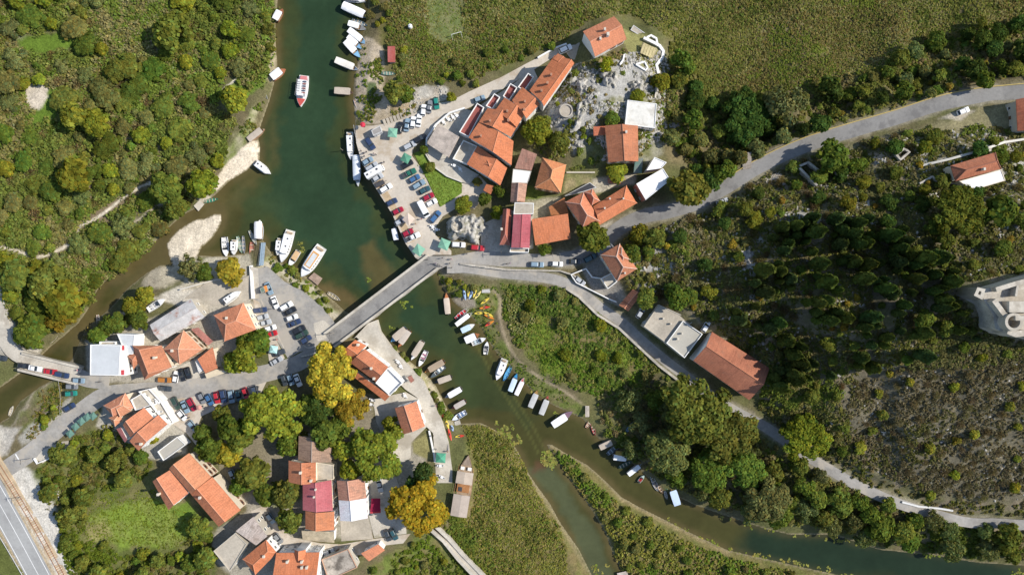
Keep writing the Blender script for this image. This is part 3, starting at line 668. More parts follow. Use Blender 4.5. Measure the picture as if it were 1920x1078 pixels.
ca = lawn.data.color_attributes.new("Col", 'FLOAT_COLOR', 'POINT'); ca.data.foreach_set("color", np.tile([0.135,0.200,0.032,1], len(lawn.data.vertices)).astype(np.float32))
# highway with its painted lines
HW = [(-150,700),(-60,840),(22,985),(75,1083),(160,1240)]
slab('highway', band(HW, 44), surf('worn_asphalt', (.33,.33,.32),.9,.12,.1,1.2,.2, stain=((.26,.255,.25),.2,.52,.7)),0.72,.8,4)
def mark(line, w, z, name):
 mb = MB(); mb.prism(PA(band(line, w), z), z - 0.012, z); o = mb.build(name, surf(name + '_paint', (0.72,0.72,0.70),0.8,0.1)); tag(o, kind='structure')
mark([(-42,836),(40,981),(93,1079)],1.2,0.726, 'edge_marking'); mark([(-60,840),(22,985),(75,1083)],1.0,0.726, 'centre_marking'); mark([(-78,848),(4,993),(57,1090)],1.2,0.726, 'verge_marking')
mark([(29,851),(35,861)],2.2, TOWN + 0.022, 'stop_marking')

# ------------------------------------------------------------------ buildings
ORANGE = (0.54,0.185,0.085); SALMON = (0.56,0.22,0.12); RED = (0.46,0.140,0.075); BROWN_T = (0.40,0.155,0.08); OLDT = (0.36,0.215,0.145)
PINK = (0.48,0.17,0.15); MAGENTA = (0.42,0.115,0.125); WHITE = (0.78,0.77,0.74); CREAM = (0.66,0.58,0.45); STONEC = (0.46,0.42,0.35); GREYW = (0.50,0.50,0.49)
def lerp(a, b, t): return a + (b - a) * t
def inset(c, d):
 """move the corners of a convex outline inwards by d metres"""
 n = len(c); out = []
 ar = sum(c[i].x * c[(i + 1) % n].y - c[(i + 1) % n].x * c[i].y for i in range(n)); sg = 1 if ar > 0 else -1
 for i in range(n):
  a = (c[i] - c[i - 1]).to_2d().normalized(); b = (c[(i + 1) % n] - c[i]).to_2d().normalized()
  na = Vector((-a.y, a.x)) * sg; nb = Vector((-b.y, b.x)) * sg; m = (na + nb); m.normalize(); k = d / max(m.dot(na),0.35)
  out.append(Vector((c[i].x + m.x * k, c[i].y + m.y * k, c[i].z)))
 return out
def slope_uv(pts):
 a, b = pts[0], pts[1]; u = Vector((b.x - a.x, b.y - a.y, b.z - a.z)); u = u.normalized() if u.length > 1e-6 else Vector((1,0,0))
 n = None
 for k in range(2, len(pts)):
  n = (b - a).cross(pts[k] - a)
  if n.length > 1e-6: break
 v = n.normalized().cross(u); return [((p - a).dot(u),(p - a).dot(v)) for p in pts]
CAP = 0.13
def ridge_cap(mb, a, b):
 a = Vector(a); b = Vector(b)
 if (b - a).length < 0.3: return
 d = (b - a).normalized(); s = d.cross(Vector((0,0,1))); s = s.normalized() * CAP; u = s.cross(d).normalized()
 if u.z < 0: u = -u
 r = []
 for p in (a, b): r.append([p - s + u * 0.02, p - s * .6 + u * 0.12, p + s * .6 + u * 0.12, p + s + u * 0.02])
 mb.loft(r)
def roof_block(root, kind, c, rise, t, ins, mat, col, thick=0.16, cap=None):
 """c: four eave corners; the ridge runs along c0->c1; t puts it between the eaves, ins pulls its ends in (hips)"""
 mb = MB(); caps = MB(); c0, c1, c2, c3 = c
 def add(pts): mb.face(pts, 0, slope_uv(pts))
 up = Vector((0,0, rise)); th = Vector((0,0, thick)); gables = []
 if kind in ('gable', 'hip'):
  i0, i1 = ins; m0 = lerp(c0, c3, t) + up; m1 = lerp(c1, c2, t) + up; r0 = lerp(m0, m1, i0); r1 = lerp(m0, m1,1 - i1)
  add([c0, c1, r1, r0]); add([c2, c3, r0, r1])
  if i0 > 0: add([c3, c0, r0]); ridge_cap(caps, c0, r0); ridge_cap(caps, c3, r0)
  else: gables.append((c3, c0, r0))
  if i1 > 0: add([c1, c2, r1]); ridge_cap(caps, c1, r1); ridge_cap(caps, c2, r1)
  else: gables.append((c1, c2, r1))
  ridge_cap(caps, r0, r1)
 elif kind == 'pyr':
  ap = (c0 + c1 + c2 + c3) / 4 + up
  for a, b in ((c0, c1),(c1, c2),(c2, c3),(c3, c0)): add([a, b, ap]); ridge_cap(caps, a, ap)
 elif kind == 'shed':
  h2 = c2 + up; h3 = c3 + up; add([c0, c1, h2, h3]); gables += [(c1, c2, h2),(c3, c0, h3),(c2, c3, h3, h2)]
 nf = len(mb.f)
 # fascia and underside give the roof its thickness
 rim = [c0, c1, c2, c3] if kind != 'shed' else [c0, c1, c2 + up, c3 + up]
 if kind in ('gable', 'hip'):
  rim = [c0, c1] + ([r1] if ins[1] <= 0 else []) + [c2, c3] + ([r0] if ins[0] <= 0 else [])
 for i in range(len(rim)):
  a, b = rim[i], rim[(i + 1) % len(rim)]; mb.face([a - th, b - th, b, a])
 for k in range(nf): mb.face([Vector(mb.v[i]) - th for i in reversed(mb.f[k])])
 o = mb.build('roof', mat, root, col)
 if caps.v: caps.build('ridge_cap', M['plaster'], o, cap if cap else (min(col[0] * 1.12,.6), col[1] * 1.35, col[2] * 1.6))
 return o, gables
def wall_block(root, c, zb, gables, wcol, over=0.35, mat=None):
 w = inset(c, over); mb = MB(); n = len(w)
 for i in range(n):
  a, b = w[i], w[(i + 1) % n]
  mb.face([(a.x, a.y, zb),(b.x, b.y, zb),(b.x, b.y, b.z - .02),(a.x, a.y, a.z - .02)])
 for g in gables:
  k = [min(range(n), key=lambda q: (c[q].to_2d() - p.to_2d()).length) for p in g[:2]]
  q = [Vector((w[j].x, w[j].y, w[j].z - .02)) for j in k]
  if len(g) == 3:
   rid = g[2]; e = (q[0].to_2d() + (q[1] - q[0]).to_2d() * max(0.05, min(.95,((rid - q[0]).to_2d().dot((q[1] - q[0]).to_2d())) / max((q[1] - q[0]).to_2d().length_squared, .01))))
   mb.face([q[0], q[1],(e.x, e.y, rid.z - .22)])
  else: mb.face([q[0], q[1],(q[1].x, q[1].y, g[2].z - .22),(q[0].x, q[0].y, g[3].z - .22)])
 return mb.build('wall', mat or M['plaster'], root, wcol), w
def add_windows(wall, w, zb, ztop, rng, shutter=None, door=True):
 """windows (> pane) and one door (> handle) set on the longer facades"""
 n = len(w); floors = max(1, int((ztop - zb) / 2.7)); done = 0
 cx = sum((p for p in w), Vector()) / n
 for i in range(n):
  a, b = w[i], w[(i + 1) % n]; L = (b - a).to_2d().length
  if L < 2.6: continue
  d = (b - a).to_2d().normalized(); nr = Vector((d.y, -d.x))
  if nr.dot((a - cx).to_2d()) < 0: nr = -nr
  k = max(1, min(5, int(L / 2.4)))
  for f in range(floors):
   for j in range(k):
    if done > 18: return
    p = a.to_2d() + d * L * (j + .5) / k; z = zb + 1.55 + f * 2.7
    if z + .8 > ztop: continue
    is_door = door and f == 0 and i == 0 and j == k // 2
    ww, hh = (.55,1.02) if is_door else (.45,.62)
    if is_door: z = zb + 1.05
    ctr = Vector((p.x + nr.x * .03, p.y + nr.y * .03, z)); X = Vector((d.x, d.y, 0)); Z = Vector((0,0,1)); Y = Vector((nr.x, nr.y, 0))
    mat = Matrix((X, Y, Z)).transposed().to_4x4(); mat.translation = ctr
    mb = MB()
    if is_door:
     mb.box((0,0,0),(ww * 2,.08, hh * 2), None, 0,.02); o = mb.build('door', M['wood'], wall, (0.16,0.09,0.05)); o.matrix_local = mat
     h = MB(); h.tube((ww * .7,.04,0),(ww * .7,.12,0),.03); h.tube((ww * .7,.1,0),(ww * .45,.1,0),.02); h.build('handle', M['metal'], o); door = False
    else:
     for s in (-1,1):
      mb.box((s * ww, 0,0),(.09,.08, hh * 2 + .09)); mb.box((0,0, s * hh),(ww * 2 - .09,.078,.09))
     mb.box((0,0,0),(.05,.07, hh * 2 - .09)); mb.box((0,.05,-hh - .08),(ww * 2 + .25,.16,.06))
     if shutter:
      for s in (-1,1): mb.box((s * (ww + .34),.02,0),(.5,.05, hh * 2), None, 1)
     o = mb.build('window', [M['paint'], M['wood']], wall, (0.75,0.74,0.70) if not shutter else shutter); o.matrix_local = mat
     g = MB(); g.face([(-ww + .03,-.015,-hh + .03),(ww - .03,-.015,-hh + .03),(ww - .03,-.015, hh - .03),(-ww + .03,-.015, hh - .03)]); g.build('pane', M['glass'], o); done += 1
def chimney(roof, px, py, z, h=1.3, w=.55, col=CREAM, pot=True):
 p = P(px, py, z); mb = MB(); mb.box((p.x, p.y, z - .4 + h / 2),(w, w * 1.25, h + .8), None, 0,.03)
 o = mb.build('chimney', M['plaster'], roof, col)
 cp = MB(); cp.box((p.x, p.y, z + h + .06),(w * 1.35, w * 1.6,.12), None, 0,.02)
 if pot: cp.box((p.x, p.y, z + h + .26),(w * .7, w * .9,.28), None, 0,.02); cp.box((p.x, p.y, z + h + .45),(w * 1.2, w * 1.45,.1), None, 0,.02)
 cp.build('chimney_cap', M['tile'] if col[0] < .5 else M['plaster'], o, (0.36,0.2,0.13) if col[0] < .6 else (0.55,0.5,0.42)); return o
def base_z(pts):
 x, y, z = GZ([p[0] for p in pts],[p[1] for p in pts],3); return float(z.min())
def house(name, label, cat, blocks, wcol=CREAM, shutter=None, windows=True, zb=None, group=None):
 """blocks: dict(k kind, c photo corners at the eave, h eave height, r rise, t, ins, col, mat, ch chimneys, ...)"""
 allp = [p for b in blocks for p in b['c']]
 z0 = base_z(allp) if zb is None else zb
 cc = P(sum(p[0] for p in allp) / len(allp), sum(p[1] for p in allp) / len(allp), z0)
 root = thing(name, label, cat, cc, 0, group); off = -cc; made = []
 for b in blocks:
  h = b['h']; ze = z0 + h; c = [P(q[0], q[1], ze) for q in b['c']]
  ar = sum(c[i].x * c[(i + 1) % 4].y - c[(i + 1) % 4].x * c[i].y for i in range(len(c)) if len(c) == 4)
  kind = b['k']; col = b.get('col', ORANGE); mat = b.get('mat', M['tile']); bw = b.get('w', wcol); low = z0 + b.get('b', 0) - 1.2
  roof = None
  if kind == 'flat':
   mb = MB(); mb.prism(c, ze - .25, ze); roof = mb.build('roof', b.get('mat', M['concrete']), root, col)
   ph = b.get('p', 0.35)
   if ph > 0:
    inn = inset(c, .22); pm = MB(); n = len(c)
    for i in range(n):
     j = (i + 1) % n; pm.mesh([c[i], c[j], inn[j], inn[i], c[i] + Vector((0,0, ph)), c[j] + Vector((0,0, ph)), inn[j] + Vector((0,0, ph)), inn[i] + Vector((0,0, ph))],
                                             [(4,5,6,7),(0,1,5,4),(2,3,7,6)])
    pm.build('parapet', M['plaster'], root, b.get('pc', bw))
   wl, w = wall_block(root, [p - Vector((0,0,.25)) for p in c], low, [], bw, b.get('o', .05), b.get('wm'))
  else:
   roof, gables = roof_block(root, kind, c, b.get('r', 1.8), b.get('t', .5), b.get('ins', (0,0) if kind == 'gable' else (.3,.3)), mat, col, cap=b.get('cap'))
   wl, w = wall_block(root, c, low, gables, bw, b.get('o', .35), b.get('wm'))
  made.append(roof)
  if windows and b.get('win', True): add_windows(wl, w, z0, ze, R, shutter, door=b is blocks[0])
  for q in b.get('ch', []): chimney(roof, q[0], q[1], ze + (q[2] if len(q) > 2 else b.get('r', 1.8) * .6), q[3] if len(q) > 3 else 1.1, q[4] if len(q) > 4 else .55, b.get('chc', CREAM))
  occ_poly(b['c'],1)
 for o in COL_children(root): o.location = o.location + off if o.parent is root else o.location
 return root
def COL_children(root):
 return [o for o in root_children_cache(root)]
def root_children_cache(root):
 return root.children
def blk(k, c, h, **kw): d = dict(k=k, c=c, h=h); d.update(kw); return d

# --- hotel terrace stepping up the slope
hb = []
hb.append(blk('gable', [(878.6,258.2),(898,229),(963,265),(959,310)],7.2, r=2.2, t=.57, col=ORANGE, ch=[(902,256,.9,.9)], chc=RED))
hb.append(blk('gable', [(898,229),(914,203.5),(980.5,218),(958,257)],7.4, r=2.2, t=.43, col=ORANGE, ch=[(919,228,.9,.9)], chc=RED))
hb.append(blk('gable', [(928,208),(946,183.5),(985,212),(969,239)],8.0, r=2.1, t=.6, col=ORANGE, ch=[(951,210,.9,.9),(953,227,1.2,.8)], chc=RED))
hb.append(blk('gable', [(960,188.5),(979,163),(1012,195.5),(987,223)],8.6, r=2.1, t=.73, col=ORANGE, ch=[(984,192,.9,.9),(983,207,1.2,.8)], chc=RED))
hb.append(blk('gable', [(993,170),(1040,104),(1077,119),(1020,200)],9.2, r=2.2, t=.82, col=ORANGE, ch=[(1015,172,.9,.9),(1026,158,1.4,1.2),(1033,142,.9,.9)], chc=RED))
hb.append(blk('gable', [(1037,111),(1046,100.5),(1066,114),(1056,125)],9.5, r=.7, t=.5, col=ORANGE, win=False))
for q in ([(861,249),(895,195),(908,203),(879,258)],[(911,200),(927,177),(938,184),(923,206)],[(943,182),(957,158),(970,166),(955,190)],[(971,165),(990,139),(1001,146),(983,172)]):
 hb.append(blk('flat', q, 4.4, col=(0.30,0.09,0.08), p=1.0, pc=WHITE, win=False, mat=surf('balcony_floor', (0.24,0.075,0.065),.8,.15) if q[0][0] == 861 else bpy.data.materials['balcony_floor']))
house('terraced_hotel', 'long orange roofed hotel of stepped terraces climbing beside the pale uphill road', 'hotel', hb, WHITE, None, True, 0)
house('restaurant_wing', 'orange roofed restaurant wing with square dormer beside the white walled terrace', 'restaurant',
      [blk('gable', [(875,308),(895,274),(951,315),(938,348)],5.2, r=2.0, t=.65, col=ORANGE), blk('pyr', [(908,308),(914,301),(926,309),(920,317)],6.6, r=.7, col=ORANGE, win=False),
       blk('flat', [(849,299),(869,264),(895,275),(876,309)],2.6, p=.9, pc=WHITE, win=False, mat=M['pale_paving'])], WHITE, None, True, 0)
house('garden_annex', 'small low orange tiled annex among round trees near the lawn path', 'annex', [blk('shed', [(906,357),(920,365),(928,350),(912,346)],3.0, r=.8, col=ORANGE)], CREAM, None, False, 0)
# pergola of the hotel
def pergola(name, label, c, z0, h, col, nsl=14, lean=0.0, along=True):
 cc = [P(q[0], q[1], z0 + h) for q in c]; root = thing(name, label, 'pergola', (0,0,0))
 po = MB()
 for q in inset(cc, .25): po.box((q.x, q.y, z0 + h / 2 - .1),(.16,.16, h - .2 + 1.0), None, 0,.02)
 po.build('post', M['wood'], root, (0.3,0.25,0.2))
 sl = MB(); a, b, c2, d = cc
 for k in range(nsl):
  t0 = (k + .06) / nsl; t1 = (k + .94) / nsl
  q = [lerp(a, d, t0), lerp(b, c2, t0), lerp(b, c2, t1), lerp(a, d, t1)]; sl.prism(q, z0 + h, z0 + h + .08)
 sl.build('slat_roof', M['wood'], root, col)
 be = MB()
 for e in ((a, b),(d, c2)): be.tube(e[0] - Vector((0,0,.08)), e[1] - Vector((0,0,.08)),.09, n=6)
 be.build('beam', M['wood'], root, (0.3,0.25,0.2)); occ_poly(c, 1); return root
pergola('pergola', 'wide grey slatted canopy over the curved hotel terrace', [(800,269),(822,233),(861,257),(841,296)],.6,3.2,(0.42,0.36,0.31),26)

house('hilltop_house', 'salmon roofed house with three chimneys standing alone above the rock garden', 'house',
      [blk('gable', [(1093,59.4),(1151.4,31),(1175,74),(1116,106.8)],6.6, r=2.6, t=.52, col=SALMON, ch=[(1133,58,1.6,1.2),(1139,67,2.3,1.1,.7),(1125,74.5,1.9,.8)], chc=WHITE)], WHITE, (0.25,0.15,0.1), True, 2.2)
house('garden_shed', 'flat grey roofed shed behind the salmon hilltop house', 'shed', [blk('flat', [(1187.7,47.6),(1213,65),(1206.6,71.5),(1182,57)],2.6, p=.1, mat=M['concrete'])], GREYW, None, False)
house('flat_white_house', 'boxy house with stained white flat roof on the rocky knoll', 'house', [blk('flat', [(1176.6,188),(1231,195),(1228,241),(1171.6,234)],5.6, p=.18, mat=surf('white_roof', (0.66,0.64,0.58),.9,.1,.3,1.2,.1, stain=((0.42,0.39,0.33),.22,.56,.6)))], WHITE)
house('brick_roof_house', 'brown tiled house with stepped annex just below the flat white roof', 'house',
      [blk('gable', [(1196,236),(1197,303),(1141,305),(1134,236)],6, r=2.2, col=BROWN_T, ch=[(1173,249,1.6,1.0)]), blk('shed', [(1113,255),(1135,253),(1135,238),(1112,239)],4, r=.9, col=RED, win=False)], CREAM, (0.3,0.16,0.1))
house('hipped_house', 'striped orange hip roofed house with light walls beside the vegetable garden', 'house',
      [blk('hip', [(1061.5,309),(1051.5,361.5),(1002.6,351.5),(1017.6,296)],7.0, r=3.0, ins=(.36,.36), t=.5, col=(0.58,0.23,0.10))], CREAM, (0.35,0.2,0.1), True, 0.6)
house('old_stone_row', 'narrow old row house with lichen brown tiles and one white roof panel', 'house',
      [blk('shed', [(965,316),(996.6,320),(1006.7,291),(979,280)],6, r=1.4, mat=M['old_tile'], col=(0.36,0.19,0.14), win=False),
       blk('flat', [(962,317),(996.5,321),(989,344),(959.5,343)],6.2, p=.05, mat=surf('white_membrane', (0.78,0.77,0.75),.7,.05)),
       blk('gable', [(988.5,344.5),(984,379),(957,379),(959,343.5)],5.6, r=1.5, t=.55, mat=M['old_tile'], col=(0.42,0.24,0.17))], STONEC, None, True, 0.1)
house('red_metal_house', 'tall house with shiny crimson sheet roof and balcony facing the street', 'house',
      [blk('gable', [(995.5,402),(993,465),(958.6,464.5),(963,402.5)],8.2, r=.7, t=.5, mat=M['sheet'], col=(0.40,0.10,0.115), cap=(0.35,0.1,0.1)), blk('flat', [(965,380),(1001,381),(1000,401.5),(963,402)],7.6, p=.1, win=False, mat=M['concrete']),
       blk('flat', [(957,465),(992,465.5),(991,474),(955.5,473)],5.2, p=.9, win=False, pc=WHITE)], WHITE, None, True, 0)
house('half_roof_house', 'slim house with triangular brownish red roof in shadow of the crimson one', 'house', [blk('hip', [(959,393),(956,460),(937,459),(943.6,392)],6.0, r=1.7, t=.55, ins=(0,.3), col=(0.36,0.12,0.085), ch=[(940.5,430,.8,.8)])], CREAM, None, True, 0)
house('single_pitch_house', 'broad plain orange roofed house between crimson roof and street tree', 'house', [blk('shed', [(1003.6,460),(1070,447.5),(1064,402),(996.5,412)],5.8, r=1.9, col=ORANGE)], CREAM, (0.3,0.16,0.1), True, 0)
house('hipped_villa', 'large villa of joined orange hips with gabled wing towards the road', 'house',
      [blk('hip', [(1095,360),(1125,415),(1092.7,425.4),(1059.6,379)],7.2, r=2.6, ins=(.3,.3), col=(0.50,0.185,0.10), cap=(0.6,0.36,0.27)), blk('hip', [(1111,354),(1125,377),(1110,385),(1095,360)],7.4, r=1.6, ins=(.35,.35), col=(0.50,0.185,0.10), win=False, cap=(0.6,0.36,0.27)),
       blk('hip', [(1112,387),(1174.7,348),(1194.5,381),(1123,423)],6.4, r=2.4, ins=(0,.26), col=ORANGE, ch=[(1133,391,1.9,.8,.4),(1168,373,2.0,.8,.4),(1143,373,.9,.4,.4)])], CREAM, None, True, .2)
house('rusty_annex', 'low brown orange lean-to between villa and broad plain roof', 'annex', [blk('shed', [(1029,388),(1033,404),(1066,402),(1058,371)],3.6, r=.9, col=(0.42,0.17,0.07))], CREAM, None, False, 0)
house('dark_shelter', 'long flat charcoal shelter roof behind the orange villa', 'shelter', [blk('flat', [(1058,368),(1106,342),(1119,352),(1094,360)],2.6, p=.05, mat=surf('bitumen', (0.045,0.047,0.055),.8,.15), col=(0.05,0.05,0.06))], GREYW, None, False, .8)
house('white_terrace_house', 'house with bright white stepped flat roofs and brick red front wall', 'house',
      [blk('flat', [(1193,345),(1243,316),(1257,338),(1210.6,375)],7.2, p=.2, mat=bpy.data.materials['white_membrane'], w=(0.45,0.19,0.13), pc=WHITE), blk('flat', [(1212,320),(1227,295),(1250,305),(1240,316),(1218,331)][:4],6.2, p=.25, mat=bpy.data.materials['white_membrane'], pc=WHITE, win=False)], WHITE)
house('roadside_house', 'brown tiled house of crossing hips with pale ridges where the two roads part', 'house',
      [blk('hip', [(1162,457),(1194.7,504),(1157,527.7),(1126,478)],7.6, r=2.7, ins=(.30,.30), col=(0.46,0.19,0.105), cap=(0.62,0.44,0.35), ch=[(1171,512,1.3,.7,.4)]), blk('hip', [(1150,474),(1166,497),(1182,487),(1166,464)],8.6, r=1.4, ins=(.4,.4), col=(0.46,0.19,0.105), win=False, cap=(0.62,0.44,0.35)),
       blk('flat', [(1126,522),(1146,512),(1157,528),(1139,542)],3.4, p=.8, pc=WHITE, win=False, mat=M['pale_paving'])], CREAM, None, True, .6)
house('roadside_cottage', 'little salmon roofed cottage split by a dark joint beside the riverside lane', 'cottage', [blk('gable', [(1187,542),(1168,563),(1184.5,575),(1203,552.5)],4.2, r=1.1, col=SALMON), blk('gable', [(1168,564),(1160.5,572),(1178,583.5),(1184.5,576)],3.9, r=1.1, col=SALMON, win=False)], CREAM, None, True, .8)
house('flat_concrete_block', 'big weathered concrete block building with two roof levels beside the lane', 'building',
      [blk('flat', [(1207,612),(1235,571),(1302,601),(1249,643)],6.4, p=.22, mat=M['concrete'], ch=[(1243,597,0,.5,.4),(1257,607,0,.5,.4)]), blk('flat', [(1249,643),(1280,601),(1317,626),(1283,671)],7.0, p=.4, mat=surf('grey_roof', (0.39,0.37,0.32),.9,.1), pc=WHITE, ch=[(1278,625,0,.6,.4),(1270,635,0,.7,.5)])], STONEC, None, True, .7)
house('long_hall', 'large hall with broad brown red roof striped by cypress shadows', 'hall', [blk('gable', [(1335,622),(1443,690),(1405,750),(1300,676)],7.6, r=3.4, t=.47, col=(0.35,0.135,0.08), cap=(0.45,0.18,0.1))], WHITE, None, True, 1.2)
house('hillside_house', 'brown hip roofed hillside house with wide white terrace slab', 'house',
      [blk('hip', [(1782,311),(1866,286),(1877,317),(1791,340)],5.2, r=2.0, ins=(.2,.12), col=(0.40,0.15,0.085), ch=[(1842,318,1.4,.6)], cap=(0.28,0.12,0.08)), blk('flat', [(1798,340),(1877,318),(1885,339),(1824,357)],4.6, p=.12, mat=bpy.data.materials['white_membrane'])], CREAM)
house('hillside_barn', 'stone house with red roof at the road bend high on the hill', 'house', [blk('gable', [(1905,187),(1908,246),(1952,247),(1952,180)],5, r=2.0, col=RED)], STONEC)
# --- town across the bridge
house('modern_house', 'modern white house with wide pale grey flat roof and red roof lights', 'house',
      [blk('flat', [(169.5,646),(226.5,647),(223.5,704),(169,703)],8.0, p=.12, mat=surf('grey_membrane', (0.50,0.52,0.53),.7,.08,.2,1.0,.1), pc=WHITE), blk('flat', [(227,647),(235,648),(237,704),(224,704)],7.0, p=.15, mat=bpy.data.materials['white_membrane']),
       blk('flat', [(220,626),(253,627),(250,664),(236,664)],6.2, p=.2, mat=bpy.data.materials['grey_membrane'], win=False), blk('flat', [(189,640),(219,640),(219,646),(189,646)],4.6, p=.8, win=False, pc=WHITE)], WHITE, None, True, 0)
sk = None
for o in [q for q in bpy.data.objects if q.name == 'modern_house']:
 for (a, b) in ((230,652),(230,698)):
  p = P(a, b, 7.1) - o.location; mb = MB(); mb.box(p, (.9,1.6,.25), None, 0,.04); mb.build('roof_light', M['paint'], o, (0.45,0.05,0.06))
house('corner_inn', 'brown orange inn with irregular hips and lean roof along the town street', 'inn',
      [blk('hip', [(248,648),(271,712),(322,688),(303,648)],7.0, r=2.6, t=.34, ins=(.12,.1), col=(0.46,0.185,0.10), ch=[(292,670,1.6,.9)]), blk('pyr', [(240,667),(259,660),(262,677),(250,692)],6.2, r=1.3, col=(0.46,0.185,0.10), win=False)], CREAM, None, True, 0)
house('square_hip_house', 'light salmon pyramid roofed house between inn and red pergola', 'house', [blk('pyr', [(306.7,654),(344,619.4),(380,655),(337,683.5)],6.6, r=2.8, col=(0.62,0.27,0.155), ch=[(325,657,1.2,.8)])], CREAM, (0.3,0.18,0.1), True, 0)
house('rusty_warehouse', 'long warehouse with patched rusty pale metal roof near the water', 'warehouse', [blk('gable', [(280.7,609),(358,560),(383.5,594),(301,640)],4.6, r=1.0, mat=M['rust_metal'], col=GREYW, cap=(0.5,0.47,0.44))], STONEC, None, True, 0)
house('car_park_house', 'orange hip roofed house standing over the car park by the hauled out boat', 'house', [blk('hip', [(401,591),(456,567.6),(480,617.7),(421,640)],7.0, r=2.8, ins=(.34,.34), t=.5, col=SALMON, ch=[(427,596,1.0,.9)])], CREAM, None, True, 0)
house('street_annex', 'low orange lean-to with cream awning half shaded by the street trees', 'annex', [blk('shed', [(385,700),(408,690),(401,650),(373,673)],3.4, r=1.0, col=(0.52,0.19,0.1)), blk('flat', [(384,701),(406,692),(428,697),(388,710)],2.9, p=0, win=False, mat=M['canvas'], col=(0.62,0.53,0.38))], CREAM, None, False, 0)
house('turreted_house', 'house with cluster of small salmon hips on the corner by the parasol terrace', 'house',
      [blk('hip', [(194,760),(235,737),(250,765),(212,780)],6.6, r=2.0, ins=(.3,.3), col=(0.60,0.25,0.145)), blk('hip', [(214,752),(232,742),(246,770),(226,782)],7.0, r=1.5, ins=(.2,.2), col=(0.62,0.27,0.15), win=False), blk('pyr', [(204,783),(225,775),(229,788),(216,799)],5.6, r=1.4, col=(0.62,0.27,0.15), win=False)], CREAM, None, True, 0)
house('terrace_cafe', 'cafe building with flat grey roof and curving white terraces at the square', 'cafe',
      [blk('flat', [(246,749),(266.5,737),(285,759),(255,769)],6.0, p=.5, mat=M['concrete'], pc=WHITE), blk('flat', [(262,733),(282,728),(304,752),(286,760)],4.2, p=.9, mat=M['pale_paving'], pc=WHITE, win=False), blk('flat', [(286,760),(304,752),(328,792),(314,795)],3.4, p=.9, mat=M['pale_paving'], pc=WHITE, win=False)], WHITE, None, True, 0)
house('double_gable_house', 'large house with two parallel salmon gables and white verge facing the square', 'house',
      [blk('gable', [(230,796.5),(245,820),(288,784),(270,764)],7.2, r=2.0, t=.3, col=SALMON), blk('gable', [(242.7,826.5),(260,845),(314,795),(296.5,777.7)],7.6, r=2.2, t=.4, col=SALMON, ch=[(267,831,1.2,.9)]), blk('shed', [(218,804),(234,829),(241,823),(229,800)],5.4, r=.9, col=PINK, mat=M['sheet'], win=False)], WHITE, None, True, 0)
house('walled_garage', 'flat grey roofed garage with white walls below the double gables', 'garage', [blk('flat', [(296,846),(333,818),(349,833),(307,863)],3.8, p=.35, mat=bpy.data.materials['grey_roof'], pc=WHITE)], WHITE, None, False, 0)
house('long_farmhouse', 'long weathered orange gable house on the edge of the green meadow', 'house',
      [blk('gable', [(317,878),(358,926),(396,894),(354.5,849)],6.8, r=2.2, t=.38, col=(0.56,0.24,0.125)), blk('gable', [(358,926),(410,987),(451,956),(398,894)],6.4, r=2.1, t=.42, col=(0.54,0.20,0.10), ch=[(377,931,1.2,.9)])], CREAM, (0.25,0.13,0.08), True, 0)
house('meadow_house', 'smaller bright salmon house attached end on beside the green meadow', 'house', [blk('gable', [(286,902),(316,956),(353,924.5),(318,881)],6.2, r=2.0, t=.42, col=SALMON, ch=[(299,925,.8,.8)])], WHITE, None, True, 0)
house('faded_house', 'faded pinkish grey roofed house with messy flat terraces at the lane', 'house',
      [blk('shed', [(441.7,995),(480,1022),(502,1004),(476,967.5)],6.0, r=.5, mat=M['old_tile'], col=(0.50,0.43,0.38)), blk('flat', [(400.7,1032),(441.7,998),(463,1019),(431.5,1070.6)],5.2, p=.3, mat=M['concrete'])], STONEC, None, True, 0)
house('lane_house', 'clean orange roofed house in front of the faded pinkish one', 'house', [blk('hip', [(455,1047.5),(498.7,1011.7),(519,1036),(479,1077)],6.6, r=1.9, t=.56, ins=(.25,.1), col=ORANGE, ch=[(496,1041,1.3,.7)])], WHITE, None, True, 0)
house('big_lane_house', 'wide bright orange house with small front gable over the lower lane', 'house', [blk('gable', [(518,1036),(599,1035),(597,1108),(516,1108)],7.4, r=2.8, col=ORANGE, t=.55, ch=[(540,1051,1.2,.8),(567,1051,1.2,.8),(567,1062,1.8,.6),(576,1062,1.8,.6)]), blk('gable', [(552,1030),(573,1030),(573,1048),(552,1048)][1:] + [(552,1030)],7.6, r=1.5, col=ORANGE, win=False)], WHITE, None, True, 0)
house('derelict_house', 'derelict house with grimy cracked concrete roof at the lane edge', 'house', [blk('flat', [(603,1048),(653,1028),(670,1063),(616,1087)],4.4, p=.3, mat=surf('grimy_roof', (0.36,0.32,0.27),.95,.3,.3,1.5,.4, stain=((0.1,0.085,0.07),.25,.5,.85)), pc=(0.5,0.3,0.2))], STONEC, None, True, 0)
house('small_lane_house', 'small salmon lean roofed house with white gable wall below the lane', 'house', [blk('shed', [(691.7,1052),(721.7,1031),(710,1018),(678,1035)],4.2, r=.9, col=SALMON)], WHITE, None, True, 0)
house('grey_gable_house', 'topmost row house with mossy grey brown old tiles under the plane trees', 'house', [blk('gable', [(621,822),(621,866),(559,862),(560,817)],6.2, r=2.0, t=.54, mat=M['old_tile'], col=(0.33,0.215,0.15))], STONEC, None, True, 0)
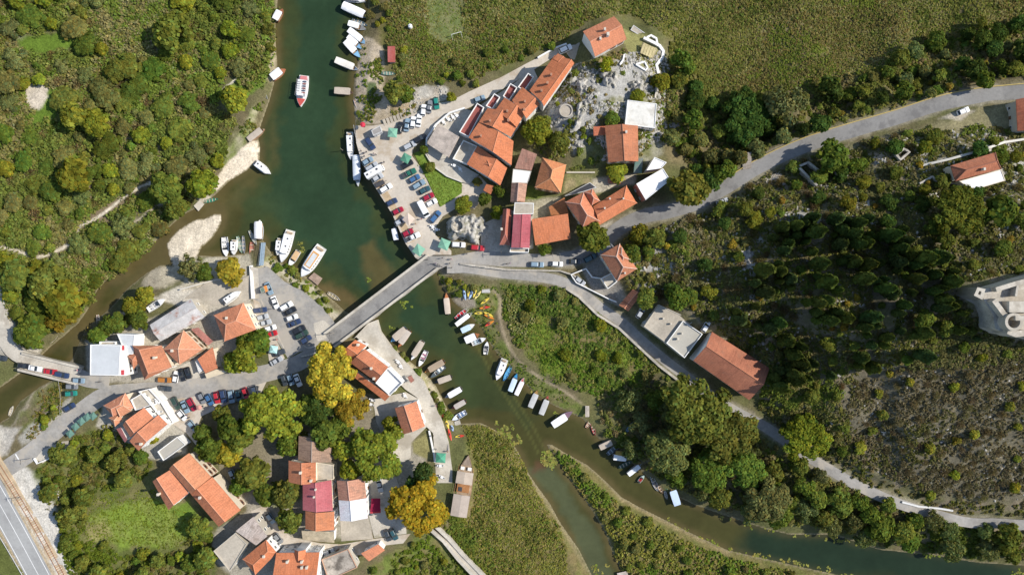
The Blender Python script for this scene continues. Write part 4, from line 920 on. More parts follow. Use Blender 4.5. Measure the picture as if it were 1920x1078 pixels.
house('dormer_house', 'brown orange row house with two arched dormers and grey side terrace', 'house',
      [blk('gable', [(592,866),(592,906),(541,904),(541,863)],7.0, r=2.1, t=.45, col=(0.43,0.165,0.085), ch=[(565,884.5,1.9,1.0),(584,900,.8,.7)]), blk('flat', [(593,866),(625,871),(626,898),(594,903)],4.6, p=.2, mat=M['concrete'], win=False),
       blk('gable', [(583,873),(575,873),(575,879),(583,879)],8.0, r=.5, col=(0.43,0.165,0.085), win=False, o=.1), blk('gable', [(583,891),(575,891),(575,897),(583,897)],8.0, r=.5, col=(0.43,0.165,0.085), win=False, o=.1)], CREAM, None, True, 0)
house('magenta_house', 'row house with smooth magenta sheet roof and two chimneys', 'house', [blk('gable', [(621.5,899.5),(624,957),(567.6,956),(567.6,904.5)],6.6, r=1.9, t=.5, mat=M['sheet'], col=MAGENTA, cap=(0.5,0.2,0.2), ch=[(593,916,1.6,.8,.4),(590,930,1.6,.8,.4)])], CREAM, None, True, 0)
house('brown_gable_house', 'row house with brown and orange slopes and striped tan porch at its foot', 'house', [blk('gable', [(626.6,958.5),(626.6,993),(572.6,991),(572.6,957.5)],6.2, r=1.9, t=.58, col=(0.48,0.185,0.09)), blk('shed', [(567.6,1012),(626.6,1017),(628,994),(567.6,992)],3.6, r=1.2, mat=M['wood'], col=(0.42,0.35,0.24), win=False)], WHITE, None, True, 0)
house('patched_row_house', 'row house with lichen spotted brown tiles next to the gleaming white roof', 'house', [blk('gable', [(683,896),(687,933),(635,937),(631.5,900.6)],6.4, r=2.0, t=.56, mat=M['old_tile'], col=(0.48,0.24,0.16))], WHITE, None, True, 0)
house('white_metal_house', 'row house with gleaming white metal gable roof above the yard', 'house', [blk('gable', [(687,933.5),(689.5,971),(638,976),(635,937.5)],6.2, r=1.6, t=.55, mat=M['sheet'], col=(0.72,0.73,0.74), cap=(0.7,0.7,0.7))], WHITE, None, True, 0)
house('riverside_restaurant', 'long brown roofed restaurant with white end terrace beside the bridge', 'restaurant',
      [blk('gable', [(640,663),(666,637),(687,648),(657,679)][1:] + [(640,663)],7.0, r=1.5, t=.5, col=ORANGE, ch=[(672,646,1.2,.9)]), blk('gable', [(684,654),(728,688),(705,716),(657,680)],7.4, r=2.1, t=.5, col=(0.43,0.16,0.085), ch=[(697,690,1.9,.9),(702,709,1.0,.9)], cap=(0.43,0.18,0.1)),
       blk('shed', [(722,752),(731,742),(702,716),(666,701)][0:1] + [(660,704),(667,695),(731,742)],4.6, r=.9, col=ORANGE, win=False), blk('flat', [(728,689),(756,717),(732,741),(705,717)],5.0, p=.9, pc=WHITE, mat=bpy.data.materials['white_membrane'])], WHITE, None, True, 0)
house('promenade_house', 'two tone orange gable house with white forecourt on the promenade', 'house', [blk('gable', [(781,752),(796.5,799),(756,814),(740,764.5)],6.4, r=2.1, t=.52, col=SALMON)], WHITE, None, True, 0)
house('red_boat_shed', 'small red roofed shed by the reed field behind the moored boats', 'shed', [blk('shed', [(727,117),(741,117),(741,88),(727,88)],2.6, r=.4, mat=M['sheet'], col=(0.36,0.085,0.065))],(0.4,0.3,0.25), None, False)
house('quay_kiosk', 'grey flat topped kiosk at the corner of the quay', 'kiosk', [blk('flat', [(696,245),(712.5,236),(716,247.6),(700,255)],3.0, p=.1, mat=surf('kiosk_roof', (0.27,0.255,0.235),.8,.15))], GREYW, None, True, 0)
house('orange_kiosk', 'half orange half green box kiosk at the head of the car park', 'kiosk', [blk('flat', [(487,541),(494,537),(497.5,546),(490,550)],2.4, p=.05, mat=surf('kiosk_green', (0.13,0.19,0.15),.7,.1)), blk('flat', [(494,537),(499,535),(502,546),(497.5,548)],2.3, p=0, mat=surf('kiosk_orange', (0.62,0.24,0.06),.7,.1), win=False)],(0.3,0.3,0.25), None, False, 0)
house('teal_shelter', 'teal sheet lean-to beside the white stepped roofs', 'shelter', [blk('shed', [(1188,325),(1203,324),(1205.6,297.5),(1190.5,297.5)],2.8, r=.5, mat=M['sheet'], col=(0.06,0.20,0.165))], GREYW, None, False)
house('gravel_hut', 'small light grey hut roof among bushes above the warehouse river arm', 'hut', [blk('shed', [(216,592),(226,600),(233,590),(226,583)],2.4, r=.3, mat=M['sheet'], col=(0.42,0.38,0.33))], STONEC, None, False)
house('stone_store', 'grey store roof in the shade of trees by the dirt road', 'store', [blk('shed', [(1391,287),(1393,318),(1408,316),(1408,286)],2.8, r=.4, mat=M['old_tile'], col=(0.33,0.30,0.26))], STONEC, None, False)

# --- ruins and fort
def stone_wall(name, label, line, w, h, cat='wall', mat=None, col=None, base=None, top=None, cap=False, group=None):
 """a wall of real thickness following the ground along a photo-pixel line"""
 p = np.asarray(line, float); pts = []
 for i in range(len(p) - 1):
  n = max(2, int(np.hypot(*(p[i + 1] - p[i])) / 9) + 1)
  for k in range(n): pts.append(p[i] + (p[i + 1] - p[i]) * k / n)
 pts.append(p[-1]); pts = np.array(pts)
 if base is None: x, y, z = GZ(pts[:, 0], pts[:, 1],4)
 else:
  b = np.full(len(pts), base); f = (CAM_H - b) / CAM_H * PX; x, y, z = (pts[:, 0] - 960) * f, (539 - pts[:, 1]) * f, b
 rings = []
 for i in range(len(pts)):
  a = np.array([x[max(i - 1,0)], y[max(i - 1,0)]]); b = np.array([x[min(i + 1, len(x) - 1)], y[min(i + 1, len(x) - 1)]]); d = (b - a) / (np.linalg.norm(b - a) + 1e-9); n = np.array([-d[1], d[0]]) * w / 2
  zt = (z[i] + h) if top is None else top; zt += (R.random() - .5) * (0.05 if col else 0.18)
  rings.append([Vector((x[i] - n[0], y[i] - n[1], z[i] - .8)), Vector((x[i] + n[0], y[i] + n[1], z[i] - .8)), Vector((x[i] + n[0], y[i] + n[1], zt)), Vector((x[i] - n[0], y[i] - n[1], zt))])
 mb = MB(); mb.loft(rings); o = mb.build(name, mat or (M['plaster'] if col else M['stone']), None, col); tag(o, label, cat, group)
 occ_line(line, w / PX); return o
def ruin(name, label, loops, h):
 c = loops[0][0]; root = thing(name, label, 'ruin', (0,0,0))
 for l in loops:
  o = stone_wall('wall', None, l, .7, h); o.parent = root
  for k in ('label', 'category'):
   if k in o: del o[k]
 return root
ruin('ruined_hut', 'roofless stone hut with bare beams beside the upper road', [[(1491,315),(1510,307),(1533,325),(1514,338),(1491,315)],[(1514,338),(1526,350)],[(1533,325),(1560,312),(1568,330)]],2.4)
ruin('ruined_shed', 'collapsed shed walls with white rubble on the slope', [[(1676,292),(1690,281),(1700,287),(1684,301),(1676,292)]],1.6)
FZ = 31.0
root = thing('hilltop_fort', 'pale stone fort with round bastion and square turret crowning the wooded hill', 'fort', (0,0,0))
def fpts(l, z): return [P(a, b, z) for a, b in l]
mb = MB(); mb.prism(fpts([(1838,545),(1850,541),(1925,520),(2010,500),(2010,650),(1925,632),(1890,628),(1866,616),(1862,590),(1846,565)], FZ + 3), FZ - 6, FZ + 3)
mb.build('wall', M['stone'], root)
mb = MB(); mb.prism(fpts([(1856,590),(1872,586),(1896,590),(1900,622),(1870,618),(1856,604)], FZ - 1), FZ - 9, FZ - 1); mb.build('glacis', M['stone'], root)
mb = MB(); mb.prism(fpts([(1803,557),(1809,540),(1834,541),(1840,560),(1856,585),(1835,574),(1812,562)], FZ - 2), FZ - 10, FZ - 2); mb.build('buttress', M['stone'], root)
for l, w in (([(1844,543),(1880,532),(1925,520),(2010,500)],1.3),([(1840,562),(1856,583),(1862,590)],1.4),([(1866,618),(1880,624),(1896,622),(1910,627),(1926,631)],1.8),([(1880,555),(1884,535)],.6)):
 o = stone_wall('rampart', None, l, w, 5.2, base=FZ, mat=M['pale_paving']); o.parent = root; del o['category']
for q in ([(1884,556),(1925,540),(1985,530),(1985,590),(1886,588)],):
 mb = MB(); mb.prism(fpts(q, FZ + 3.02), FZ + 2.6, FZ + 3.02); mb.build('courtyard_floor', M['concrete'], root)
mb = MB(); o_, i_ = fpts([(1826,554),(1833,538.5),(1848,542),(1842,562)], FZ + 5), None; i_ = inset(o_, .9)
for i in range(4):
 j = (i + 1) % 4; mb.mesh([o_[i], o_[j], i_[j], i_[i]] + [Vector((q.x, q.y, FZ - 4)) for q in (o_[i], o_[j], i_[j], i_[i])],[(0,1,2,3),(5,4,0,1)[::-1],(4,5,1,0),(6,7,3,2)])
mb.build('turret', M['pale_paving'], root)
tw = P(1901.5,603.5, FZ + 6); mb = MB(); N_ = 28; ring = []
for (r, z) in ((2.7, FZ + 1),(2.55, FZ + 6),(1.75, FZ + 6),(1.75, FZ + 2.5)):
 ring.append([Vector((tw.x + r * math.cos(k * 2 * math.pi / N_), tw.y + r * math.sin(k * 2 * math.pi / N_), z)) for k in range(N_)])
mb.loft(ring, caps=(False, False)); mb.build('round_tower', M['pale_paving'], root)
mb = MB(); mb.box(P(1914,575, FZ + 4.2),(9,3.2,3.2), None, 0,.1); mb.box(P(1912,596, FZ + 4.4),(5,1.4,3.4), None, 0,.1); mb.build('gatehouse', M['pale_paving'], root)
mb = MB(); mb.box(P(1902,579, FZ + 3.4),(1.6,2.2,.8), None, 0,.1); mb.build('well', M['dark_metal'], root)
occ_poly([(1800,535),(1930,505),(1930,640),(1890,632),(1850,600),(1800,560)],4)

# ------------------------------------------------------------------ cars
def plan_ring(L0, L1, w, z, n=5, pf=.35, pr=.3):
 """rounded car outline from x=L0 (tail) to x=L1 (nose), half width w"""
 q = [math.pi / 2 * k / (n - 1) for k in range(n)]
 r = [(L1 - pf * (1 - math.cos(math.pi / 2 - a)),-w + w * .42 * (1 - math.sin(math.pi / 2 - a)), z) for a in q]; front = r + [(x, -y, z) for x, y, z in reversed(r)]
 back = [(L0 + pr * (1 - math.cos(math.pi / 2 * (1 - k / (n - 1)))), w - w * .3 * (1 - math.cos(math.pi / 2 * k / (n - 1))), z) for k in range(n)]
 return [Vector(p) for p in front + back + [(x, -y, z) for x, y, z in reversed(back)]]
def make_car(kind):
 L, W, H = dict(hatchback=(4.1,1.76,1.46), sedan=(4.5,1.78,1.42), estate=(4.7,1.82,1.55), suv=(4.6,1.88,1.72), van=(6.0,2.1,2.5), pickup=(5.1,1.86,1.75))[kind]
 root = thing(kind if kind != 'suv' else 'off_roader', '', 'car' if kind != 'van' else 'van'); h2 = W / 2; x0, x1 = -L / 2, L / 2
 zb = .62 * H if kind not in ('van',) else 1.25
 b = MB(); b.loft([plan_ring(x0 + .12, x1 - .12, h2 - .1,.22), plan_ring(x0 + .02, x1 - .02, h2,.42), plan_ring(x0, x1, h2,.58), plan_ring(x0 + .05, x1 - .10, h2 - .02, zb - .06), plan_ring(x0 + .1, x1 - .28, h2 - .07, zb)])
 body = b.build('body', M['car_paint'], root, smooth=False)
 # cabin: windscreen base, roof front, roof rear, rear window base (x), per kind
 a, c, d, e = dict(hatchback=(.85,.18,-1.45,-1.92), sedan=(.80,.12,-1.05,-1.62), estate=(.95,.25,-1.95,-2.2), suv=(.95,.38,-1.85,-2.18), van=(2.45,1.75,-2.85,-2.95), pickup=(.95,.40,-.62,-.85))[kind]
 wb, wr = h2 - .10, h2 - .26 if kind != 'van' else h2 - .16; zr = H
 B0 = [Vector((a, -wb, zb)), Vector((a, wb, zb)), Vector((e, wb, zb)), Vector((e, -wb, zb))]
 T0 = [Vector((c, -wr, zr - .05)), Vector((c, wr, zr - .05)), Vector((d, wr, zr - .05)), Vector((d, -wr, zr - .05))]
 def win(name, q, mat=M['glass']):
  m = MB(); m.face(q); ctr = sum(q, Vector()) / 4; inn = [p + (Vector((-.05,0, zb)) - ctr).normalized() * .05 for p in q]
  m.face(list(reversed(inn)))
  for i in range(4): m.face([q[i], inn[i], inn[(i + 1) % 4], q[(i + 1) % 4]])
  return m.build(name, mat, root)
 win('windscreen', [B0[0], B0[1], T0[1], T0[0]])
 win('rear_window', [B0[2], B0[3], T0[3], T0[2]]) if kind != 'van' else None
 if kind == 'van':
  m = MB(); m.loft([[Vector((1.3,-wb, zb)), Vector((1.3, wb, zb)), Vector((e, wb, zb)), Vector((e, -wb, zb))],[Vector((1.3,-wr, zr - .04)), Vector((1.3, wr, zr - .04)), Vector((d, wr, zr - .04)), Vector((d, -wr, zr - .04))]]); m.build('cargo_side', M['car_paint'], root)
  for s in (0,1): win('side_window', [lerp(B0[s], B0[3 - s] if s == 0 else B0[2],.02), lerp(B0[s], B0[3 if s == 0 else 2],.2), lerp(T0[s], T0[3 if s == 0 else 2],.08), lerp(T0[s], T0[3 if s == 0 else 2],.0)])
 else:
  for s in (0,1): win('side_window', [B0[s], B0[3 if s == 0 else 2], T0[3 if s == 0 else 2], T0[s]])
 r = MB(); r.loft([[Vector((c + .06,-wr - .02, zr - .06)), Vector((c + .06, wr + .02, zr - .06)), Vector((d - .05, wr + .02, zr - .06)), Vector((d - .05,-wr - .02, zr - .06))],
                      [Vector((c - .10,-wr + .1, zr)), Vector((c - .10, wr - .1, zr)), Vector((d + .08, wr - .1, zr)), Vector((d + .08,-wr + .1, zr))]]); r.build('roof', M['car_paint'], root)
 if kind == 'pickup':
  m = MB(); m.box((-1.68,0, zb + .01),(1.5, W - .4,.05)); m.build('load_bed', M['dark_metal'], root)
  m = MB(); m.tube((-.95,-.7, zb),(-.95,-.7, zb + .55),.05); m.tube((-.95,.7, zb),(-.95,.7, zb + .55),.05); m.tube((-.95,-.7, zb + .55),(-.95,.7, zb + .55),.05); m.build('roll_bar', M['metal'], root)
 for x in (x1 - .82, x0 + .78):
  for s in (-1,1):
   t = MB(); t.tube((x, s * (h2 - .22),.32),(x, s * (h2 - .005),.32),.32, n=14); w = t.build('wheel', M['rubber'], root)
   q = MB(); q.tube((x, s * (h2 - .02),.32),(x, s * (h2 + .012),.32),.19, n=10); q.build('rim', M['metal'], w)
 for s in (-1,1):
  m = MB(); m.box((x1 - .17, s * (h2 - .33),.62 if kind != 'van' else .8),(.2,.34,.14), None, 0,.04); m.build('headlight', M['lamp_glass'], root)
  m = MB(); m.box((x0 + .07, s * (h2 - .25),.7),(.12,.22,.16), None, 0,.03); m.build('tail_light', M['paint'], root, (0.4,0.02,0.02))
  m = MB(); m.box((a - .15, s * (h2 + .06), zb + .06),(.12,.2,.13), None, 0,.03); m.build('mirror', M['car_paint'], root)
 return register(root)
CARS = {k: make_car(k) for k in ('hatchback', 'sedan', 'estate', 'suv', 'van', 'pickup')}
CARLEN = dict(hatchback=4.1, sedan=4.5, estate=4.7, suv=4.6, van=6.0, pickup=5.1)
CC = dict(white=(.78,.78,.77), silver=(.42,.44,.46), grey=(.20,.21,.22), dark=(.045,.055,.065), black=(.018,.02,.024), navy=(.03,.05,.11), blue=(.05,.13,.27), red=(.45,.02,.03), crimson=(.33,.012,.035), teal=(.02,.22,.17), green=(.02,.13,.085), darkgreen=(.03,.06,.045), orange=(.40,.16,.03), steel=(.22,.31,.38), darkteal=(.03,.085,.1))
used = set()
def car(px, py, ang, colour, kind, label, group, z=TOWN):
 p = P(px, py, z + .01) if z is not None else G(px, py, .10)
 src = CARS[kind]
 if kind not in used: used.add(kind); o = src
 else: o = dup(src)
 c = CC[colour]
 for k in o.children:
  if k.name.split('.')[0] in ('body', 'roof', 'mirror', 'cargo_side'): k.color = (*c, 1)
 setloc(o, p, imgrot(ang)); tag(o, label, 'van' if kind == 'van' else 'car', group); occ_poly([(px - 6, py - 6),(px + 6, py - 6),(px + 6, py + 6),(px - 6, py + 6)]); return o
QW = 'cars parked along the quay wall'
for a in [(695,270.5,55, 'navy', 'suv', 'dark blue car parked along the kerb below the quay kiosk'),(690,303.5,-32, 'steel', 'hatchback', 'pale teal car, first from the kiosk along the quay wall'),(698,314,-32, 'silver', 'estate', 'silver car squeezed beside the white camper on its kiosk side'),
          (709,334,-32, 'silver', 'hatchback', 'silver car between the white camper and the brown trailer'),(724.5,354,-32, 'white', 'suv', 'white car beyond the brown trailer on the quay wall'),(735,380,-27, 'navy', 'hatchback', 'navy car alone on the sandy strip of the quay'),
          (746.5,396.5,-27, 'crimson', 'hatchback', 'dark red car on the quay next to the cream tent'),(751,416,-28, 'silver', 'hatchback', 'silver car half under the cream tent on the quay'),(765,437,-27, 'crimson', 'hatchback', 'red car with goods on its roof near the quay stalls'),(775,445,-25, 'white', 'pickup', 'white pickup beside the red car near the green stalls')]:
 car(*a, QW)
LR = 'cars parked against the hotel lawn'
for a in [(769,274.5,-28, 'silver', 'suv', 'silver topped car at the upper end of the lawn row'),(788,261,-30, 'black', 'estate', 'black car hugging the curved terrace wall'),(763.5,309.5,-30, 'black', 'suv', 'black car with pale roof box below the lawn parasol'),(768,326,-28, 'green', 'pickup', 'green pickup with white bed in the lawn row'),
          (777.5,336,-30, 'blue', 'hatchback', 'bright blue car beside the green pickup'),(786,347,-32, 'steel', 'estate', 'grey blue car in the middle of the lawn row'),(796.5,357.5,-27, 'darkteal', 'hatchback', 'dark teal car next to the red one on the lawn'),(803.5,370,-28, 'crimson', 'hatchback', 'red car in the lawn row beside the white car'),(809.5,381,-28, 'white', 'hatchback', 'white car at the lower end of the lawn row')]:
 car(*a, LR)
car(795,393,62, 'white', 'van', 'white van parked across the end of the lawn row', None)
car(817,407,-50, 'blue', 'estate', 'light blue car at the edge of the rock shadow', None)
NR = 'cars parked along the uphill hotel road'
for a in [(794.5,208,-83, 'white', 'hatchback', 'white car in the upper trio by the gravel bank'),(806,201.5,-80, 'grey', 'sedan', 'grey car in the middle of the upper trio'),(818.5,195,82, 'teal', 'hatchback', 'bright teal green car by the gravel bank'),(750.5,240.5,-80, 'black', 'hatchback', 'black car next to the square green tent'),
          (764,235.5,-80, 'steel', 'sedan', 'grey blue car between black and white cars near the green tent'),(775,230.5,-82, 'white', 'hatchback', 'white car beside the grey blue one in the lower row'),(786,227,-82, 'white', 'sedan', 'white car at the uphill end of the lower row'),(899,187,-20, 'steel', 'hatchback', 'pale blue car tucked under the hotel balconies'),(1060,94,-25, 'white', 'suv', 'white car on the drive below the salmon hilltop house')]:
 car(*a, NR, .52 if a[0] == 1060 else TOWN)
ER = 'cars parked along the east street'
for a in [(860,459,3, 'white', 'estate', 'long white car under the rock outcrop'),(895.5,465,6, 'red', 'estate', 'bright red car on the street by the rock outcrop'),(1007,496,3, 'steel', 'estate', 'grey blue car by the low street wall'),(1044,495,3, 'white', 'hatchback', 'white car with black bonnet by the low street wall'),(1078,490.5,2, 'dark', 'hatchback', 'dark car at the fork of the two roads'),
          (1106,484,-28, 'darkteal', 'suv', 'dark car in shade under the crossing hip roof'),(1134,468,-33, 'grey', 'van', 'grey minibus in shade of the roadside house')]:
 car(*a, ER, TOWN + .03)
for a in [(1087,527,38, 'silver', 'hatchback', 'silver car in shade on the riverside lane', None),(1200,586,-60, 'silver', 'hatchback', 'pale car in shade beside the concrete block', None),(1322,612,-60, 'white', 'hatchback', 'white car parked behind the concrete block', None),(1152,340,3, 'red', 'hatchback', 'bright red car beneath the vine pergola', None),(1803,210,-22, 'white', 'hatchback', 'white car pulled off beside the upper road', None),(1353,379,-20, 'silver', 'hatchback', 'silver car in tree shade on the upper road', None)]:
 car(*a, None)
PK = 'cars in the walled car park by the bridge'
for a in [(505.5,541,66, 'steel', 'sedan', 'pale blue car beside the orange kiosk'),(517,567,68, 'white', 'sedan', 'white car driving through the car park'),(489,581.5,-8, 'navy', 'estate', 'navy car, uppermost by the hip roofed house'),(493.5,594.5,-15, 'silver', 'hatchback', 'silver car below the navy one by the hip roofed house'),(498,605,-15, 'silver', 'sedan', 'silver car above the white one by the hip roofed house'),
          (508,615,-17, 'white', 'hatchback', 'white car partly under trees in the car park'),(510,626,-17, 'red', 'hatchback', 'red car under trees in the car park'),(538.5,574,-30, 'white', 'suv', 'white car at the river end of the sloping row'),(545,583.5,-27, 'black', 'sedan', 'black car second in the sloping row'),(548.5,595.5,-20, 'white', 'hatchback', 'white car between two black ones in the sloping row'),
          (553.5,605.5,-22, 'navy', 'sedan', 'dark blue car in the middle of the sloping row'),(562,618,-28, 'black', 'suv', 'black car third from the street in the sloping row'),(567,627,-28, 'darkgreen', 'estate', 'dark green car second from the street in the sloping row'),(575,636.5,-32, 'navy', 'hatchback', 'navy car at the street end of the sloping row'),(525,661,-20, 'dark', 'hatchback', 'dark car beside the pale blue stall canopy'),(520,676,-30, 'silver', 'sedan', 'silver car at the edge of plane tree shade')]:
 car(*a, PK)
SQ = 'cars parked at the town square'
for a in [(311,711.5,3, 'orange', 'estate', 'orange brown car beside the inn wall'),(311,727.5,6, 'dark', 'sedan', 'dark car driving along the town street'),(331.5,706,-80, 'white', 'hatchback', 'white car nose in beside the inn'),(343,702,72, 'black', 'sedan', 'black car beside the white one at the inn'),(354.5,698.5,72, 'black', 'hatchback', 'black car under the striped pergola edge'),
          (331.5,755,62, 'darkgreen', 'suv', 'dark green car on the square near the cafe'),(349,762,65, 'steel', 'sedan', 'pale blue car between green and red on the square'),(361.5,757.5,60, 'crimson', 'estate', 'red car next to the pink parasol'),(343,777.5,50, 'white', 'hatchback', 'white car below the pale blue one on the square'),(362.5,797,50, 'steel', 'hatchback', 'pale blue car at the shaded corner of the square'),
          (380.5,745.5,65, 'grey', 'hatchback', 'dark grey car, first of the street row before the trees'),(394,748.5,62, 'blue', 'hatchback', 'blue car second in the street row'),(408,744.5,78, 'red', 'hatchback', 'bright red car in the street row'),(421,742,80, 'navy', 'suv', 'navy car beside the bright red one'),(436,742.5,80, 'steel', 'suv', 'steel blue car by the first shade of trees'),(449,741,80, 'darkteal', 'hatchback', 'dark teal car half in tree shade'),
          (462,736.5,70, 'red', 'hatchback', 'red car nosing out of the tree shade'),(479,733.5,76, 'silver', 'hatchback', 'silver car almost hidden by the plane tree'),(534,712,72, 'dark', 'hatchback', 'dark car in deep shade across from the car park'),(546,711,70, 'steel', 'hatchback', 'pale blue car in deep shade under the planes'),(559.5,712.5,68, 'white', 'sedan', 'white car in deep shade beside the orange plane')]:
 car(*a, SQ)
BR = 'cars on and beside the small bridge'
for a in [(5,670,12, 'dark', 'hatchback', 'dark car cut by the picture edge on the small bridge'),(47,685,8, 'black', 'hatchback', 'black car at the head of the small bridge queue'),(68.5,690,10, 'white', 'sedan', 'white car in the small bridge queue'),(97,696,8, 'red', 'sedan', 'red car in the small bridge queue'),(119,702,12, 'navy', 'estate', 'dark blue car last in the small bridge queue'),
          (150,712.5,5, 'steel', 'hatchback', 'pale blue car at the mouth of the side street'),(137,724,2, 'grey', 'hatchback', 'slate grey car by the river railing'),(135.5,737,-4, 'teal', 'hatchback', 'mint green car by the river railing'),(133,763,-32, 'navy', 'hatchback', 'dark blue car on the verge of the town street')]:
 car(*a, BR, TOWN + .03)
LV = 'cars in the lower lanes'
for a in [(508.5,970,55, 'steel', 'hatchback', 'pale blue car under the olive tree by the lane'),(522.5,1007.5,52, 'grey', 'hatchback', 'slate grey car at the lane bend'),(712.5,909,78, 'silver', 'sedan', 'silver car in leaf strewn shade of the planes'),(727.5,1002,72, 'dark', 'hatchback', 'dark car with open shade at the lane end, beside its twin'),(739,1000,62, 'darkteal', 'hatchback', 'dark teal car at the lane end near the golden tree'),
          (617,1033,-18, 'silver', 'hatchback', 'silver car squeezed beside the derelict house'),(437,889,66, 'steel', 'hatchback', 'pale blue car in the shady lane by the farmhouse')]:
 car(*a, LV)
# camper and trailer
def camper():
 root = thing('camper', 'big white camper with roof vents parked on the quay', 'camper', P(704,324, TOWN), imgrot(-30))
 m = MB(); m.box((-.5,0,1.75),(5.6,2.25,2.5), None, 0,.18); m.build('living_cabin', M['car_paint'], root, CC['white'])
 m = MB(); m.loft([plan_ring(2.2,3.4,1.0,.4), plan_ring(2.2,3.45,1.02,.9), plan_ring(2.2,3.2,1.0,1.3), plan_ring(2.2,2.7,.9,2.1)]); m.build('cab', M['car_paint'], root, CC['white'])
 m = MB(); m.box((2.55,0,2.5),(1.1,2.1,.9), None, 0,.2); m.build('overcab', M['car_paint'], root, CC['white'])
 m = MB(); m.face([(3.22,-.85,1.32),(3.22,.85,1.32),(2.88,.8,1.98),(2.88,-.8,1.98)]); m.build('windscreen', M['glass'], root)
 for x, c in ((1.2,(.05,.05,.06)),(-.8,(.5,.5,.48)),(-2.4,(.06,.06,.07))):
  m = MB(); m.box((x, .1,3.06),(.7,.6,.14), None, 0,.04); m.build('roof_vent', M['paint'], root, c)
 for x in (2.5,-2.0):
  for s in (-1,1): m = MB(); m.tube((x, s * .85,.35),(x, s * 1.1,.35),.35, n=14); m.build('wheel', M['rubber'], root)
camper()
root = thing('box_trailer', 'low dark brown box trailer between cars on the quay', 'trailer', P(713,345.5, TOWN), imgrot(-27))
m = MB(); m.box((0,0,.75),(3.2,1.5,.7), None, 0,.03); m.build('box', M['wood'], root, (.09,.065,.06))
m = MB(); m.tube((1.6,0,.5),(2.6,0,.5),.05); m.build('drawbar', M['dark_metal'], root)
for s in (-1,1): m = MB(); m.tube((0, s * .78,.3),(0, s * .95,.3),.3, n=12); m.build('wheel', M['rubber'], root)
m = MB(); m.box((0,0,1.12),(3.0,1.3,.04)); m.build('lid', M['dark_metal'], root)

# ------------------------------------------------------------------ boats
def hull_rings(L, W, H, sharp=1.0, transom=.75, n=12):
 """stations from stern (-L/2) to bow (+L/2)"""
 out = []
 for i in range(n + 1):
  t = i / n; x = -L / 2 + L * t
  w = W / 2 * (transom + (1 - transom) * math.sin(min(t / .45,1) * math.pi / 2)) if t < .45 else W / 2 * max(.02,(1 - ((t - .45) / .55) ** (1.6 + sharp)) )
  out.append((x, w, H * (1 + .30 * max(0, t - .55) / .45)))
 return out
def make_hull(root, L, W, H, color, inner, sharp=1.0, transom=.75, mat='paint', deck=None, draft=.18, decked=False):
 st = hull_rings(L, W, H, sharp, transom); mb = MB(); rings = []
 for x, w, h in st: rings.append([Vector((x, -w * .55,-draft)), Vector((x, -w * .93, h * .35)), Vector((x, -w, h)), Vector((x, -w + min(.09, w * .4), h + .02)), Vector((x, w - min(.09, w * .4), h + .02)), Vector((x, w, h)), Vector((x, w * .93, h * .35)), Vector((x, w * .55,-draft))])
 # outer skin without the deck strip
 V = [p for r in rings for p in r]; F = []
 for k in range(len(rings) - 1):
  for i in range(8):
   if i == 3: continue
   j = (i + 1) % 8; F.append((k * 8 + i, k * 8 + j, (k + 1) * 8 + j, (k + 1) * 8 + i))
 F.append((0,1,2,3,4,5,6,7)); mb.mesh(V, F)
 hull = mb.build('hull', M[mat], root, color)
 mb = MB(); fl = (H * .35 if not decked else H - .03); row = []
 for x, w, h in st:
  ww = max(w - .09,.01); row.append((Vector((x, -ww, h + .015)), Vector((x, -ww * .92, fl + (h - H) * .5)), Vector((x, ww * .92, fl + (h - H) * .5)), Vector((x, ww, h + .015))))
 for a, b in zip(row[:-1], row[1:]):
  for i in range(3): mb.face([a[i], a[i + 1], b[i + 1], b[i]])
 mb.face([row[0][0], row[0][1], row[0][2], row[0][3]]); mb.build('deck', M['wood'], root, inner)
 return hull
def outboard(root, L, H, y=0):
 m = MB(); m.box((-L / 2 - .12, y, H + .22),(.42,.32,.42), None, 0,.08); m.tube((-L / 2 - .2, y, H),(-L / 2 - .2, y, -.3),.07); m.build('outboard_motor', M['dark_metal'], root)
def open_boat(root, L, W, color, inner, thw=4, motor=False, thwc=None):
 H = .48; make_hull(root, L, W, H, color, inner, 1.0,.55 if not motor else .8)
 for k in range(thw):
  x = -L * .36 + L * .66 * k / max(thw - 1,1); m = MB(); m.box((x, 0, H * .8),(.26, W * (.80 if x < L * .12 else .58),.05)); m.build('thwart', M['wood'], root, thwc or (.5,.42,.32))
 if motor: outboard(root, L, H)
